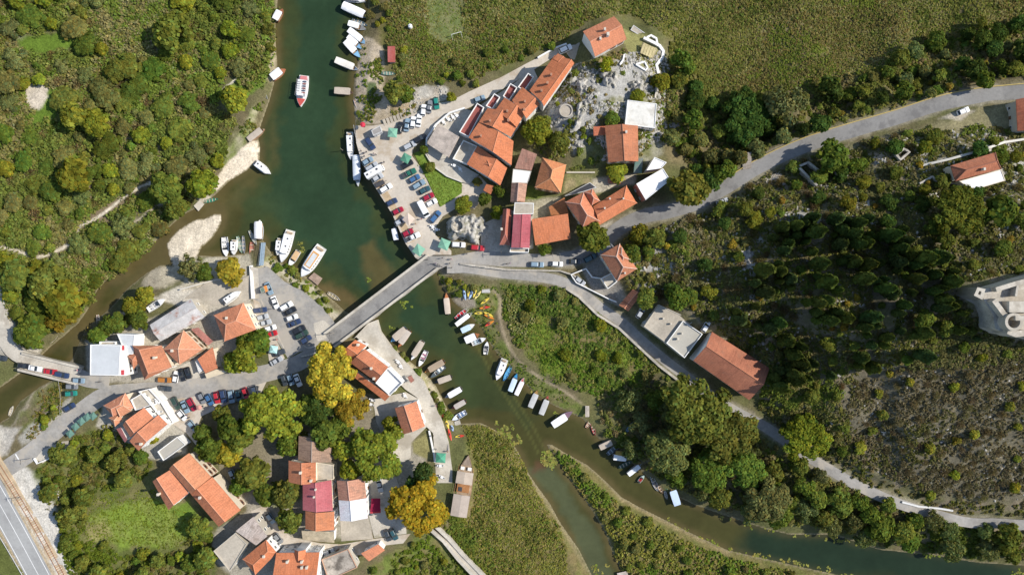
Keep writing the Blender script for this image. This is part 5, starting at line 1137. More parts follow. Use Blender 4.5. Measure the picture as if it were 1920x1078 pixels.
def canopy_boat(root, L, W, hullc, canc, bowc, cl=.72, motor=True, curved=.10, shift=-.10):
 """flat-roofed excursion boat: canopy on posts over benches, open bow"""
 H = .62; make_hull(root, L, W * .94, H, hullc, (.34,.24,.15),.8,.8)
 bl = L * cl; x0 = -L / 2 + L * (.02); x1 = x0 + bl; cw = W * .98; zc = 2.05; mb = MB(); n = 6; rows = []
 for j in range(n + 1):
  y = (j / n - .5) * cw; z = zc + curved * (1 - (2 * j / n - 1) ** 2); rows.append((y, z))
 top = []
 for (x, sc) in ((x0,.92),(x0 + bl * .25,1),(x1 - bl * .12,1),(x1,.86)): top.append([Vector((x, y * sc, z)) for y, z in rows] + [Vector((x, y * sc, z - .07)) for y, z in reversed(rows)])
 mb.loft(top); mb.build('canopy', M['canvas'], root, canc)
 for x in (x0 + .3,(x0 + x1) / 2, x1 - .35):
  for s in (-1,1): m = MB(); m.tube((x, s * W * .40, H * .8),(x, s * W * .44, zc),.03, n=6); m.build('post', M['metal'], root)
 for s in (-1,1): m = MB(); m.box(((x0 + x1) / 2, s * W * .29, H * .35 + .3),(bl * .8, W * .17,.5)); m.build('bench', M['wood'], root, (.36,.24,.14))
 m = MB(); st = [q for q in hull_rings(L, W * .94, H, .8,.8) if q[0] > x1 - .2]
 for a, b in zip(st[:-1], st[1:]): m.face([(a[0],-a[1] + .1, a[2] - .04),(a[0], a[1] - .1, a[2] - .04),(b[0], max(b[1] - .1,.01), b[2] - .04),(b[0],-max(b[1] - .1,.01), b[2] - .04)])
 m.build('bow_deck', M['paint'], root, bowc)
 if motor: outboard(root, L, H)
def motor_boat(root, L, W, hullc, seatc, cover=None):
 H = .75; make_hull(root, L, W, H, hullc, (.68,.67,.64),1.0,.85); st = [q for q in hull_rings(L, W, H, 1.0,.85) if q[0] > L * .12]
 m = MB()
 for a, b in zip(st[:-1], st[1:]): m.face([(a[0],-a[1] + .06, a[2] + .03),(a[0], a[1] - .06, a[2] + .03),(b[0], max(b[1] - .06,.01), b[2] + .03),(b[0],-max(b[1] - .06,.01), b[2] + .03)])
 m.build('foredeck', M['paint'], root, hullc)
 m = MB(); m.face([(L * .14,-W * .34, H),(L * .14, W * .34, H),(L * .05, W * .30, H + .45),(L * .05,-W * .30, H + .45)]); m.face([(L * .145,-W * .34, H),(L * .055,-W * .30, H + .45),(L * .055, W * .30, H + .45),(L * .145, W * .34, H)]); m.build('windscreen', M['glass'], root)
 if cover: m = MB(); m.box((-L * .18,0, H + .12),(L * .52, W * .82,.3), None, 0,.12); m.build('cover', M['canvas'], root, cover)
 else:
  for x in (-.02,-.24):
   for s in (-1,1): m = MB(); m.box((L * x, s * W * .2, H * .62),(.5,.5,.35), None, 0,.06); m.box((L * x - .26, s * W * .2, H * .9),(.12,.5,.5), None, 0,.04); m.build('seat', M['canvas'], root, seatc)
 outboard(root, L, H)
def cabin_boat(root, L, W, hullc, cabc, trim=None, bowc=None):
 """cruise boat with a long closed cabin, side decks and open stern"""
 H = .95; make_hull(root, L, W, H, hullc, (.62,.60,.55),1.2,.86, decked=True); cw = W * .80; cl = L * .58; xc = -L * .06
 m = MB(); m.loft([[Vector((xc + sx * cl / 2, sy * cw / 2, H)) for sx, sy in ((-1,-1),(1,-.86),(1,.86),(-1,1))],[Vector((xc + sx * cl * .48, sy * cw * .47, H + 1.25)) for sx, sy in ((-1,-1),(1,-.8),(1,.8),(-1,1))]]); m.build('cabin', M['paint'], root, cabc)
 for s in (-1,1):
  m = MB()
  for k in range(6):
   x = xc - cl * .42 + cl * .8 * k / 5.5; y = s * (cw * .487); m.mesh([(x, y, H + .45),(x + cl * .1, y, H + .45),(x + cl * .1, y - s * .01 * cw, H + 1.0),(x, y - s * .01 * cw, H + 1.0)],[(0,1,2,3)])
  m.build('cabin_window', M['glass'], root)
 m = MB(); m.loft([[Vector((xc + sx * cl * .50, sy * cw * .50, H + 1.25)) for sx, sy in ((-1,-1),(.95,-.86),(1.03,0),(.95,.86),(-1,1))],[Vector((xc + sx * cl * .49, sy * cw * .46, H + 1.36)) for sx, sy in ((-1,-1),(.93,-.8),(1.0,0),(.93,.8),(-1,1))]]); m.build('cabin_roof', M['paint'], root, cabc)
 if trim:
  m = MB(); m.box((xc, 0, H + 1.40),(cl * .82, cw * .72,.06)); m.build('roof_edging', M['paint'], root, trim); m = MB(); m.box((xc + cl * .02,0, H + 1.45),(cl * .68, cw * .46,.07)); m.build('sun_deck', M['canvas'], root, (.56,.58,.58))
 m = MB(); st = [q for q in hull_rings(L, W, H, 1.2,.86) if q[0] > L * .22]
 for a, b in zip(st[:-1], st[1:]): m.face([(a[0],-a[1] + .12, a[2] + .04),(a[0], a[1] - .12, a[2] + .04),(b[0], max(b[1] - .12,.01), b[2] + .04),(b[0],-max(b[1] - .12,.01), b[2] + .04)])
 m.build('bow_deck', M['paint'], root, bowc or hullc)
 m = MB(); pts = [Vector((a[0], s * (a[1] - .08), a[2] + .75)) for s in (1,) for a in st]
 for s in (-1,1):
  for a, b in zip(st[:-1], st[1:]): m.tube((a[0], s * max(a[1] - .08,.02), a[2] + .7),(b[0], s * max(b[1] - .08,.02), b[2] + .7),.02, n=5); m.tube((a[0], s * max(a[1] - .08,.02), a[2]),(a[0], s * max(a[1] - .08,.02), a[2] + .7),.018, n=5)
 m.build('bow_rail', M['metal'], root)
 for x in (-.3,.1): m = MB(); m.box((xc + cl * x, .3, H + 1.42),(.5,.5,.1), None, 0,.03); m.build('hatch', M['dark_metal'], root)
 m = MB(); m.box((-L * .42,0, H + .3),(L * .06, W * .55,.45), None, 0,.06); m.build('stern_bench', M['wood'], root, (.4,.3,.2))
def boat(kind, px, py, L, W, ang, label, group=None, z=WATER, **kw):
 """L, W in photo pixels; ang is where the bow points in the photo"""
 p = P(px, py, z) if z is not None else G(px, py, .12)
 name = dict(open='rowing_boat', canopy='canopy_boat', motor='motorboat', cabin='cabin_boat')[kind]
 root = thing(name, label, 'boat', p, imgrot(ang), group); s = PX * (CAM_H - p.z) / CAM_H; occ_line([(px, py),(px + .1, py)], L * .7)
 dict(open=open_boat, canopy=canopy_boat, motor=motor_boat, cabin=cabin_boat)[kind](root, L * s, W * s, **kw); return root
TAN = (.45,.385,.315); WHT = (.76,.76,.75); WOODR = (.30,.12,.06); LGREY = (.46,.46,.45)
U = 'boats moored along the upper bank'
boat('cabin', 667,3,38,9,5, 'white boat cut by the top picture edge', U, hullc=WHT, cabc=WHT)
boat('canopy', 667,24,50,16,24, 'longest white boat with fully rounded white roof near the top edge', U, hullc=(.3,.42,.48), canc=(.80,.80,.79), bowc=(.3,.42,.48), cl=.88, curved=.5, motor=False)
boat('open', 675,44,32,8,22, 'dark blue grey open boat behind the long white roofed one', U, color=(.12,.19,.23), inner=(.2,.24,.26))
boat('canopy', 671,52,34,11,16, 'white canopied boat with cluttered open stern near bushes', U, hullc=(.4,.42,.42), canc=WHT, bowc=(.2,.2,.2), cl=.62)
boat('canopy', 672,72,42,12,38, 'slim white canopied boat with blue pointed bow', U, hullc=(.25,.4,.55), canc=WHT, bowc=(.16,.30,.45), cl=.72)
boat('canopy', 667,83,34,10,40, 'short white canopied boat squeezed between two longer ones', U, hullc=(.25,.4,.55), canc=WHT, bowc=(.2,.38,.58), cl=.66)
boat('canopy', 663,95,40,13,48, 'white canopied boat with light blue bow touching the sandy bank', U, hullc=(.25,.42,.58), canc=WHT, bowc=(.22,.45,.66), cl=.66)
boat('canopy', 652,124,46,13,22, 'cream roofed boat with dark stern window off the sandy bank', U, hullc=(.62,.62,.60), canc=(.70,.67,.60), bowc=(.1,.14,.2), cl=.80)
boat('canopy', 646,174,34,13,4, 'flat tan roofed barge moored square to the sandy bank', U, hullc=(.2,.13,.09), canc=TAN, bowc=(.16,.09,.07), cl=.88)
boat('open', 672,200,28,8,62, 'white and red open boat drawn up by the quay end', U, color=WHT, inner=(.40,.2,.17))
boat('open', 729,139,26,7,3, 'green rowing boat lying on the dry bank', None, None, color=(.10,.22,.17), inner=(.22,.33,.28))
def tour_boat():
 root = thing('tour_boat', 'white tour boat with red bow and passengers sailing mid river', 'boat', P(568.5,172.5, WATER), imgrot(97)); s = PX * (CAM_H - WATER) / CAM_H; L, W, H = 58 * s, 21 * s, 1.0
 make_hull(root, L, W, H, (.74,.73,.71),(.66,.65,.62),1.1,.82, decked=True)
 m = MB(); st = [q for q in hull_rings(L, W, H, 1.1,.82) if q[0] > L * .22]
 for a, b in zip(st[:-1], st[1:]): m.face([(a[0],-a[1] + .1, a[2] + .05),(a[0], a[1] - .1, a[2] + .05),(b[0], max(b[1] - .1,.01), b[2] + .05),(b[0],-max(b[1] - .1,.01), b[2] + .05)])
 m.build('bow_deck', M['paint'], root, (.50,.09,.075))
 m = MB(); m.loft([[Vector((x, y * W * .40, z)) for x, y in ((-L * .30,-1),(L * .18,-.95),(L * .18,.95),(-L * .30,1))] for z in (H, H + 1.1)]); m.build('lower_cabin', M['paint'], root, WHT)
 m = MB(); m.box((-L * .06,0, H + 1.15),(L * .54, W * .86,.1), None, 0,.03); m.build('upper_deck', M['paint'], root, (.72,.72,.70))
 for k in range(7):
  for s_ in (-1,1): m = MB(); m.box((-L * .27 + L * .43 * k / 6, s_ * W * .24, H + 1.42),(.38, W * .3,.42), None, 0,.05); m.build('bench', M['paint'], root, ((.66,.66,.65),(.10,.12,.17),(.6,.6,.6),(.3,.1,.09))[(k * 2 + (s_ > 0)) % 4])
 m = MB(); m.loft([[Vector((x, y * W * .36, H + .1)) for x, y in ((-L * .48,-.8),(-L * .33,-1),(-L * .33,1),(-L * .48,.8))],[Vector((x, y * W * .33, H + .5)) for x, y in ((-L * .47,-.8),(-L * .34,-1),(-L * .34,1),(-L * .47,.8))]]); m.build('stern_seat', M['paint'], root, (.55,.2,.2))
 m = MB()
 for s_ in (-1,1): m.tube((-L * .33, s_ * W * .43, H + 2.0),(L * .2, s_ * W * .43, H + 2.0),.03)
 for k in range(6):
  for s_ in (-1,1): m.tube((-L * .33 + L * .53 * k / 5, s_ * W * .43, H + 1.15),(-L * .33 + L * .53 * k / 5, s_ * W * .43, H + 2.0),.025)
 m.build('railing', M['metal'], root)
 m = MB(); m.box((L * .16,0, H + 1.75),(.9, W * .55,1.1), None, 0,.08); m.build('wheelhouse', M['paint'], root, WHT)
tour_boat()
Lb = 'boats along the far bank'
boat('canopy', 525,30,26,13,-62, 'white roofed boat with red stern under trees at the top of the far bank', Lb, hullc=WOODR, canc=WHT, bowc=WOODR, cl=.7)
boat('canopy', 524,140,30,15,-38, 'white roofed boat with orange hull moored to the far bank', Lb, hullc=(.42,.16,.08), canc=WHT, bowc=(.42,.16,.08), cl=.74)
boat('open', 489,176,36,7,68, 'dark grey rowing boat, outer of the pair on the far bank', Lb, color=(.12,.15,.17), inner=(.16,.18,.19)); boat('open', 495,174,30,6,60, 'light grey rowing boat, inner of the pair on the far bank', Lb, color=(.40,.41,.40), inner=(.34,.33,.3))
boat('canopy', 483,254,36,12,-38, 'tan roofed boat beside the long sandy beach', Lb, hullc=(.35,.2,.12), canc=TAN, bowc=(.5,.4,.3), cl=.86)
boat('cabin', 494,316,36,14,38, 'white cruiser anchored off the sandy beach', Lb, hullc=WHT, cabc=WHT); boat('open', 397,376,27,7,-13, 'bright green rowing boat by the concrete landing', Lb, color=(.03,.20,.12), inner=(.06,.25,.17))
J = 'boats around the blue gangway'
boat('motor', 424,463,36,13,85, 'white motorboat with outboard, farthest from the blue gangway', J, hullc=WHT, seatc=(.5,.5,.5)); boat('cabin', 441,464,28,12,94, 'small white covered boat beside the outboard motorboat', J, hullc=WHT, cabc=(.78,.77,.75)); boat('open', 450,459,32,8,75, 'pale green rowing boat among the grey ones', J, color=(.25,.36,.29), inner=(.3,.36,.3))
boat('open', 457.5,459,33,6,86, 'narrow slate grey rowing boat between green and red brown ones', J, color=(.2,.22,.24), inner=(.24,.25,.26)); boat('open', 473,474,40,9,88, 'red brown wooden rowing boat drawn up by the gangway', J, color=(.26,.10,.075), inner=(.38,.17,.12)); boat('open', 475,446,30,7,62, 'light grey rowing boat slanting towards the gangway', J, color=(.36,.38,.36), inner=(.34,.36,.33))
boat('canopy', 488,431,36,15,-90, 'white rounded covered boat at the tip of the blue gangway', J, hullc=WHT, canc=(.80,.79,.78), bowc=WHT, cl=.88, curved=.4); boat('cabin', 524.5,463,32,11,98, 'smaller white cruiser tied alongside the big white one', J, hullc=WHT, cabc=WHT); boat('cabin', 538,462,62,20,106, 'big white cruise boat with long blank roof and blue bow rails', J, hullc=WHT, cabc=(.80,.80,.79))
boat('motor', 552,485,34,12,122, 'white boat with orange covered deck beside the big cruise boat', J, hullc=WHT, seatc=(.5,.25,.1), cover=(.60,.40,.22)); boat('cabin', 586,491,68,24,124, 'large white ferry with orange edged roof at the wooden landing', J, hullc=(.72,.73,.73), cabc=WHT, trim=(.60,.33,.12))
boat('open', 626.5,556,28,8,32, 'half sunk pale rowing boat near the bridge shadow', None, WATER - .1, color=(.5,.49,.45), inner=(.30,.26,.16))
Q = 'boats moored under the quay wall'
boat('cabin', 658,275,52,14,88, 'long white launch under the quay wall, nearest the kiosk', Q, hullc=WHT, cabc=WHT); boat('canopy', 671,321,58,14,88, 'long pale boat in the quay wall shadow behind the launch', Q, hullc=(.62,.66,.7), canc=(.66,.70,.74), bowc=(.5,.53,.56), cl=.8, curved=.35); boat('canopy', 742,438,27,10,-102, 'lone white roofed boat in the quay shadow near the bridge', Q, hullc=(.4,.42,.45), canc=(.74,.75,.76), bowc=(.08,.1,.12), cl=.80)
S = 'boats moored along the promenade'
for a in [(748,628,38,14,140, TAN, (.10,.30,.55), 'tan roofed boat with bright blue bow by the bridge'),(758,635,38,12,125,(.47,.41,.35),(.42,.15,.06), 'tan roofed boat with orange bow close to the blue bowed one'),(782.5,657,42,12,122, TAN, (.70,.70,.69), 'tan roofed boat with white bow beside the pink seated motorboat'),(815,687,42,12,150,(.36,.28,.20),(.46,.20,.05), 'brown roofed boat with orange wooden bow'),(831,711,34,11,160, TAN, (.05,.05,.05), 'tan roofed boat with black bow past the speedboat'),(850,736,36,11,150, WHT, (.3,.32,.35), 'white roofed boat off the promenade wall'),(860,758,30,10,150,(.43,.39,.35),(.28,.08,.06), 'grey tan roofed boat with dark red bow')]:
 boat('canopy', *a[:5], a[7], S, hullc=tuple(x * .8 for x in a[6]), canc=a[5], bowc=a[6], cl=.74)
boat('motor', 793,672,32,10,116, 'white motorboat with pink seats', S, hullc=WHT, seatc=(.5,.22,.30)); boat('motor', 821,697,34,9,142, 'dark slate speedboat with white outboard', S, hullc=(.07,.09,.10), seatc=(.25,.32,.36)); boat('motor', 861,779,30,10,150, 'white and blue motorboat, last along the promenade', S, hullc=(.6,.66,.74), seatc=(.2,.32,.55))
T_ = 'boats moored along the grassy bank'
boat('canopy', 839,569,40,11,-96, 'tan roofed boat with orange bow pointing at the bridge bank', T_, hullc=(.38,.16,.08), canc=(.56,.47,.38), bowc=(.48,.18,.07), cl=.74); boat('open', 867,587,34,8,-37, 'red and white open boat at the kayak beach', T_, color=WHT, inner=(.45,.03,.04), thwc=(.6,.5,.5)); boat('canopy', 871,597,40,9,-38, 'slim white roofed boat beside the red open one', T_, hullc=WHT, canc=(.78,.78,.76), bowc=(.3,.28,.2), cl=.76)
boat('canopy', 878,614,28,11,-26, 'boat with pale blue canopy and white bow', T_, hullc=WHT, canc=(.48,.60,.68), bowc=WHT, cl=.66); boat('canopy', 886,632,30,14,-24, 'wide white roofed boat with wooden brown bow', T_, hullc=WOODR, canc=WHT, bowc=(.34,.13,.05), cl=.70); boat('motor', 898,639,28,10,-22, 'white motorboat touching the wide white roofed one', T_, hullc=WHT, seatc=(.4,.5,.55)); boat('motor', 912,652,24,9,-82, 'small white motorboat alone, bow to the grass', T_, hullc=WHT, seatc=(.15,.15,.16))
boat('cabin', 939,692,42,15,112, 'big white hulled boat with blue stern on the grassy bank', T_, hullc=(.70,.71,.70), cabc=WHT, bowc=WHT); boat('open', 951,700,32,8,118, 'bright blue open boat beside the big white hull', T_, color=(.03,.20,.42), inner=(.09,.33,.55), thwc=(.15,.4,.6)); boat('canopy', 963,716,36,10,-68, 'blue boat with half white canopy', T_, hullc=(.03,.20,.42), canc=(.55,.66,.76), bowc=(.04,.25,.5), cl=.7); boat('canopy', 975,723,36,9,-65, 'white roofed boat with pinkish red bow', T_, hullc=(.7,.7,.7), canc=(.78,.75,.76), bowc=(.5,.14,.13), cl=.76)
boat('canopy', 1001,746,36,11,-66, 'grey roofed boat with golden wooden bow', T_, hullc=(.3,.2,.12), canc=LGREY, bowc=(.34,.20,.06), cl=.76); boat('canopy', 1021,758,38,11,-68, 'grey roofed boat with dark red bow', T_, hullc=(.25,.1,.08), canc=LGREY, bowc=(.34,.07,.05), cl=.76); boat('canopy', 1054,783,46,14,-33, 'white roofed boat with purple brown bow under the trees', T_, hullc=(.3,.25,.3), canc=(.80,.80,.79), bowc=(.20,.12,.16), cl=.66)
boat('open', 1107,790,28,8,-52, 'brown rowing boat with pale gunwale at the footbridge', T_, color=(.34,.17,.12), inner=(.40,.27,.2)); boat('open', 1112,803,26,7,76, 'dark red rowing boat half hidden by waterside plants', T_, color=(.28,.04,.04), inner=(.4,.1,.1)); boat('open', 1180,800,22,6,-55, 'bright blue rowing boat on the grass under trees', None, None, color=(.02,.20,.42), inner=(.05,.3,.5))
boat('canopy', 1138,830,34,11,-25, 'pinkish tan roofed boat with blue grey bow', T_, hullc=(.16,.22,.26), canc=TAN, bowc=(.14,.21,.26), cl=.72); boat('open', 1150,842,30,9,-37, 'light grey rowing boat with four benches', T_, color=(.36,.40,.42), inner=(.14,.16,.17), thwc=(.5,.54,.55)); boat('canopy', 1164,848,24,9,10, 'boat with golden brown canopy behind the white roofed one', T_, hullc=(.2,.13,.05), canc=(.36,.23,.06), bowc=(.2,.13,.05), cl=.85); boat('canopy', 1166,856,36,11,6, 'white roofed boat with open triangular bow', T_, hullc=(.6,.6,.6), canc=(.80,.80,.79), bowc=(.12,.13,.15), cl=.66)
boat('open', 1172,870,28,8,-27, 'dark green rowing boat in shade below the white roofs', T_, color=(.04,.12,.09), inner=(.06,.1,.08)); boat('canopy', 1189,877,34,9,-38, 'narrow white roofed boat in the shade of the wood', T_, hullc=(.4,.46,.5), canc=(.72,.74,.76), bowc=(.3,.36,.4), cl=.78); boat('motor', 1202,896,16,7,-52, 'tiny pale green dinghy with red trim', T_, hullc=(.42,.52,.48), seatc=(.4,.05,.05)); boat('open', 1227,906,30,8,66, 'white open boat in shade with busy benches', T_, color=(.58,.62,.66), inner=(.3,.28,.27)); boat('open', 1236,914,24,6,58, 'brown rowing boat beside the white open one', T_, color=(.24,.15,.09), inner=(.3,.2,.12)); boat('open', 1244,908,24,5,55, 'green rowing boat with pale rim under leaves', T_, color=(.05,.2,.12), inner=(.06,.14,.09)); boat('open', 1248,927,16,5,75, 'little white skiff floating in tree shade', T_, color=(.6,.6,.58), inner=(.3,.3,.28)); boat('canopy', 1263,928,34,14,-108, 'boat with broad pale blue flat roof, last before the wood', T_, hullc=(.4,.2,.12), canc=(.50,.61,.76), bowc=(.42,.2,.12), cl=.84, curved=.04)
boat('open', 105,628,38,11,-52, 'weathered wooden boat under the golden trees by the small bridge', None, color=(.36,.31,.25), inner=(.42,.37,.30)); boat('open', 186,604,28,7,82, 'slender white rowing boat in the narrow river arm', None, color=(.62,.58,.52), inner=(.5,.4,.33)); boat('open', 22,770,19,6,-70, 'small pale skiff beyond the small bridge', None, color=(.5,.48,.42), inner=(.36,.33,.26))
boat('motor', 295,571,38,13,-33, 'white motorboat on land beside the rusty warehouse', None, TOWN, hullc=WHT, seatc=(.45,.46,.5)); boat('cabin', 437,557,38,14,-36, 'white cabin cruiser hauled out above the hip roofed house', None, TOWN, hullc=WHT, cabc=WHT)
# kayaks
KG = 'kayaks lying by the water'
def kayak(px, py, L, ang, c0, c1, label):
 p = G(px, py, .14); root = thing('kayak', label, 'kayak', p, imgrot(ang), KG); s = PX * (CAM_H - p.z) / CAM_H; L = L * s; W = .92; rings = []
 for i in range(13):
  t = i / 12; w = max(.03, W / 2 * math.sin(math.pi * t) ** .6); x = -L / 2 + L * t; rk = .14 * (2 * t - 1) ** 2
  rings.append([Vector((x, w * math.cos(a),.17 + rk + (.17 if math.sin(a) > 0 else .19) * math.sin(a))) for a in [k * math.pi / 5 for k in range(10)]])
 m = MB(); m.loft(rings[:7]); m.build('hull', M['paint'], root, c0); m = MB(); m.loft(rings[6:]); m.build('hull', M['paint'], root, c1)
 m = MB(); m.loft([[Vector((x0 + .42 * math.cos(a),.24 * math.sin(a), z)) for a in [k * math.pi / 6 for k in range(12)]] for x0, z in ((-.1,.33),(-.1,.37))]); m.build('cockpit', M['dark_metal'], root)
 m = MB(); m.box((-.42,0,.45),(.1,.4,.3), None, 0,.03); m.build('seat', M['dark_metal'], root)
YE = (.66,.50,.07); OR = (.62,.22,.03); RE = (.55,.05,.03); BL = (.30,.42,.62)
for a in [(871,551,24,80, BL, BL, 'light blue kayak at the outer end of the rack'),(878,547,20,-88, YE, YE, 'yellow kayak between the two light blue ones'),(884,550,24,-68, BL, BL, 'light blue kayak second from the rack end'),(890.5,548,22,-74, YE, YE, 'yellow kayak upright in the middle of the rack'),(896,553,20,-52,(.66,.55,.2),(.66,.55,.2), 'pale yellow kayak slanting at the rack end'),
          (909.5,564,20,-35, YE, YE, 'lemon yellow kayak alone on the grass'),(909,576.5,21,-10, OR, RE, 'orange kayak with red tip on the grass'),(898,587,18,-4, YE, YE, 'yellow kayak nearest the red open boat'),(916,589.5,20,26, YE, YE, 'yellow kayak overlapping an orange one'),(917,594,21,24, OR, OR, 'orange kayak tucked under a yellow one'),(918,606,20,-32, RE, OR, 'red orange kayak lowest on the grass'),
          (830,775,20,72, RE, RE, 'red kayak leaning at the promenade edge, first from the house'),(838.5,794,20,72, YE, YE, 'yellow kayak at the promenade edge between red ones'),(843.5,814,24,76, RE, RE, 'red kayak at the promenade edge nearest the river barge'),(848,802,12,76, BL, BL, 'short blue kayak behind red and yellow ones'),(862,817,18,-8, YE, RE, 'yellow kayak with red end on the reed edge')]:
 kayak(*a)

# ------------------------------------------------------------------ restaurant barge, landings, gangway
def barge():
 """moored wooden ship used as a restaurant"""
 root = thing('restaurant_ship', 'long brown wooden restaurant ship beached at the edge of the reeds', 'ship', P(870,906,-1.9), imgrot(-81)); s = PX * (CAM_H + 1.9) / CAM_H; L, W, H = 112 * s, 33 * s, 1.9
 make_hull(root, L, W, H, (.25,.17,.11),(.34,.25,.17),1.0,.86, 'wood', decked=True, draft=.8)
 for x0, x1, c, nm in ((-.49,-.13,(.42,.355,.30), 'aft_canopy'),(.05,.25,(.46,.385,.31), 'fore_canopy')):
  m = MB(); hw = W * .46
  m.loft([[Vector((L * x, y, z)) for y, z in ((-hw, H + 2.3),(0, H + 2.65),(hw, H + 2.3),(hw, H + 2.2),(0, H + 2.55),(-hw, H + 2.2))] for x in (x0, x1)]); m.build(nm, M['canvas'], root, c)
  for x in (x0 + .03,(x0 + x1) / 2, x1 - .03):
   for s_ in (-1,1): m = MB(); m.tube((L * x, s_ * W * .43, H),(L * x, s_ * W * .43, H + 2.3),.06, n=6); m.build('post', M['wood'], root, (.3,.2,.12))
 m = MB(); m.box((-L * .04,0, H + .5),(L * .14, W * .7,.9), None, 0,.05); m.build('bar_counter', M['wood'], root, (.32,.15,.06))
 m = MB(); m.box((-L * .06, W * .15, H + 1.0),(1.5,1.3,.2), None, 0,.05); m.build('counter_top', M['dark_metal'], root)
 m = MB()
 for s_ in (-1,1): m.tube((-L * .13, s_ * W * .46, H + .9),(L * .34, s_ * W * .42, H + .9),.05)
 m.build('railing', M['wood'], root, (.4,.2,.08))
 m = MB(); st = [q for q in hull_rings(L, W, H, 1.0,.86) if q[0] > L * .28]
 for a, b in zip(st[:-1], st[1:]): m.face([(a[0],-a[1] + .2, a[2] + .05),(a[0], a[1] - .2, a[2] + .05),(b[0], max(b[1] - .2,.01), b[2] + .05),(b[0],-max(b[1] - .2,.01), b[2] + .05)])
 m.build('bow_deck', M['wood'], root, (.27,.21,.16))
 for s_ in (-1,1): m = MB(); m.box((L * .285, s_ * W * .2, H + .75),(1.1,1.3,.1), None, 0,.03); m.tube((L * .285, s_ * W * .2, H),(L * .285, s_ * W * .2, H + .7),.08); m.build('deck_table', M['paint'], root, (.75,.74,.7))
 return root
barge(); occ_poly([(850,962),(880,964),(893,880),(882,848),(864,872),(845,940)],3)
def landing(name, label, c, z, h, col, cat='landing', mat='wood', under=2.0):
 cc = [P(a, b, z) for a, b in c]; root = thing(name, label, cat, (0,0,0)); m = MB(); n = 10
 for k in range(n):
  q = [lerp(cc[0], cc[3],(k + .04) / n), lerp(cc[1], cc[2],(k + .04) / n), lerp(cc[1], cc[2],(k + .96) / n), lerp(cc[0], cc[3],(k + .96) / n)]; m.prism(q, z - .12, z)
 m.build('deck', M[mat], root, col)
 for q in inset(cc, .3): m = MB(); m.tube((q.x, q.y, z - under),(q.x, q.y, z - .1),.12, n=8); m.build('pile', M['wood'], root, (.2,.15,.1))
 occ_poly(c); return root
landing('wooden_landing', 'square brown wooden landing beside the large white ferry', [(589,511),(604.5,522),(595.5,535),(578,521)], WATER + .8,0,(.33,.24,.18))
landing('concrete_landing', 'small pale concrete landing by the bright green rowing boat', [(363,386),(374,376),(383,383),(372,396)], WATER + .7,0,(.55,.50,.42), mat='canvas')
landing('small_pontoon', 'small grey pontoon beyond the last promenade motorboat', [(852,790),(862,787),(864,795),(853,798)], WATER + .5,0,(.45,.42,.36))
landing('kayak_hut_deck', 'grey concrete pad above the kayak rack', [(904,543),(919,542),(919,549),(903,549)],-.4,0,(.5,.49,.46), 'pad', 'canvas')
landing('lakeside_hut_roof', 'pale plank platform at the bottom edge of the weedy channel', [(1157,1074),(1176,1070),(1180,1090),(1160,1092)], WATER + 1.0,0,(.5,.43,.38), 'platform')
root = thing('gangway', 'long blue grey gangway from the boats to the pointed ramp', 'gangway', (0,0,0)); a, b = P(494,455, WATER + .9), P(490,498, TOWN)
m = MB(); d = (b - a).normalized(); sd_ = Vector((-d.y, d.x, 0)).normalized() * .75; m.loft([[a - sd_, a + sd_, a + sd_ + Vector((0,0,.12)), a - sd_ + Vector((0,0,.12))],[b - sd_, b + sd_, b + sd_ + Vector((0,0,.12)), b - sd_ + Vector((0,0,.12))]]); m.build('deck', M['paint'], root, (.28,.36,.42))
for s_ in (-1,1):
 m = MB(); m.tube(a + sd_ * s_ + Vector((0,0,1.0)), b + sd_ * s_ + Vector((0,0,1.0)),.03)
 for k in range(7): q = lerp(a, b, k / 6) + sd_ * s_; m.tube(q, q + Vector((0,0,1.0)),.025)
 m.build('handrail', M['metal'], root)
root = thing('footbridge', 'short plank footbridge crossing the ditch beside the white roofed boat', 'footbridge', (0,0,0)); a, b = P(1096,780,-1.2), P(1106,762,-1.0)
m = MB(); m.box(((a + b) / 2),(1.3,(b - a).length, .15), None, 0,.02); o = m.build('deck', M['wood'], root, (.45,.4,.34))
for s_ in (-.6,.6): m = MB(); m.tube(((a + b) / 2) + Vector((s_, -1.6,.7)),((a + b) / 2) + Vector((s_, 1.6,.7)),.04); m.build('handrail', M['wood'], root, (.4,.35,.3))

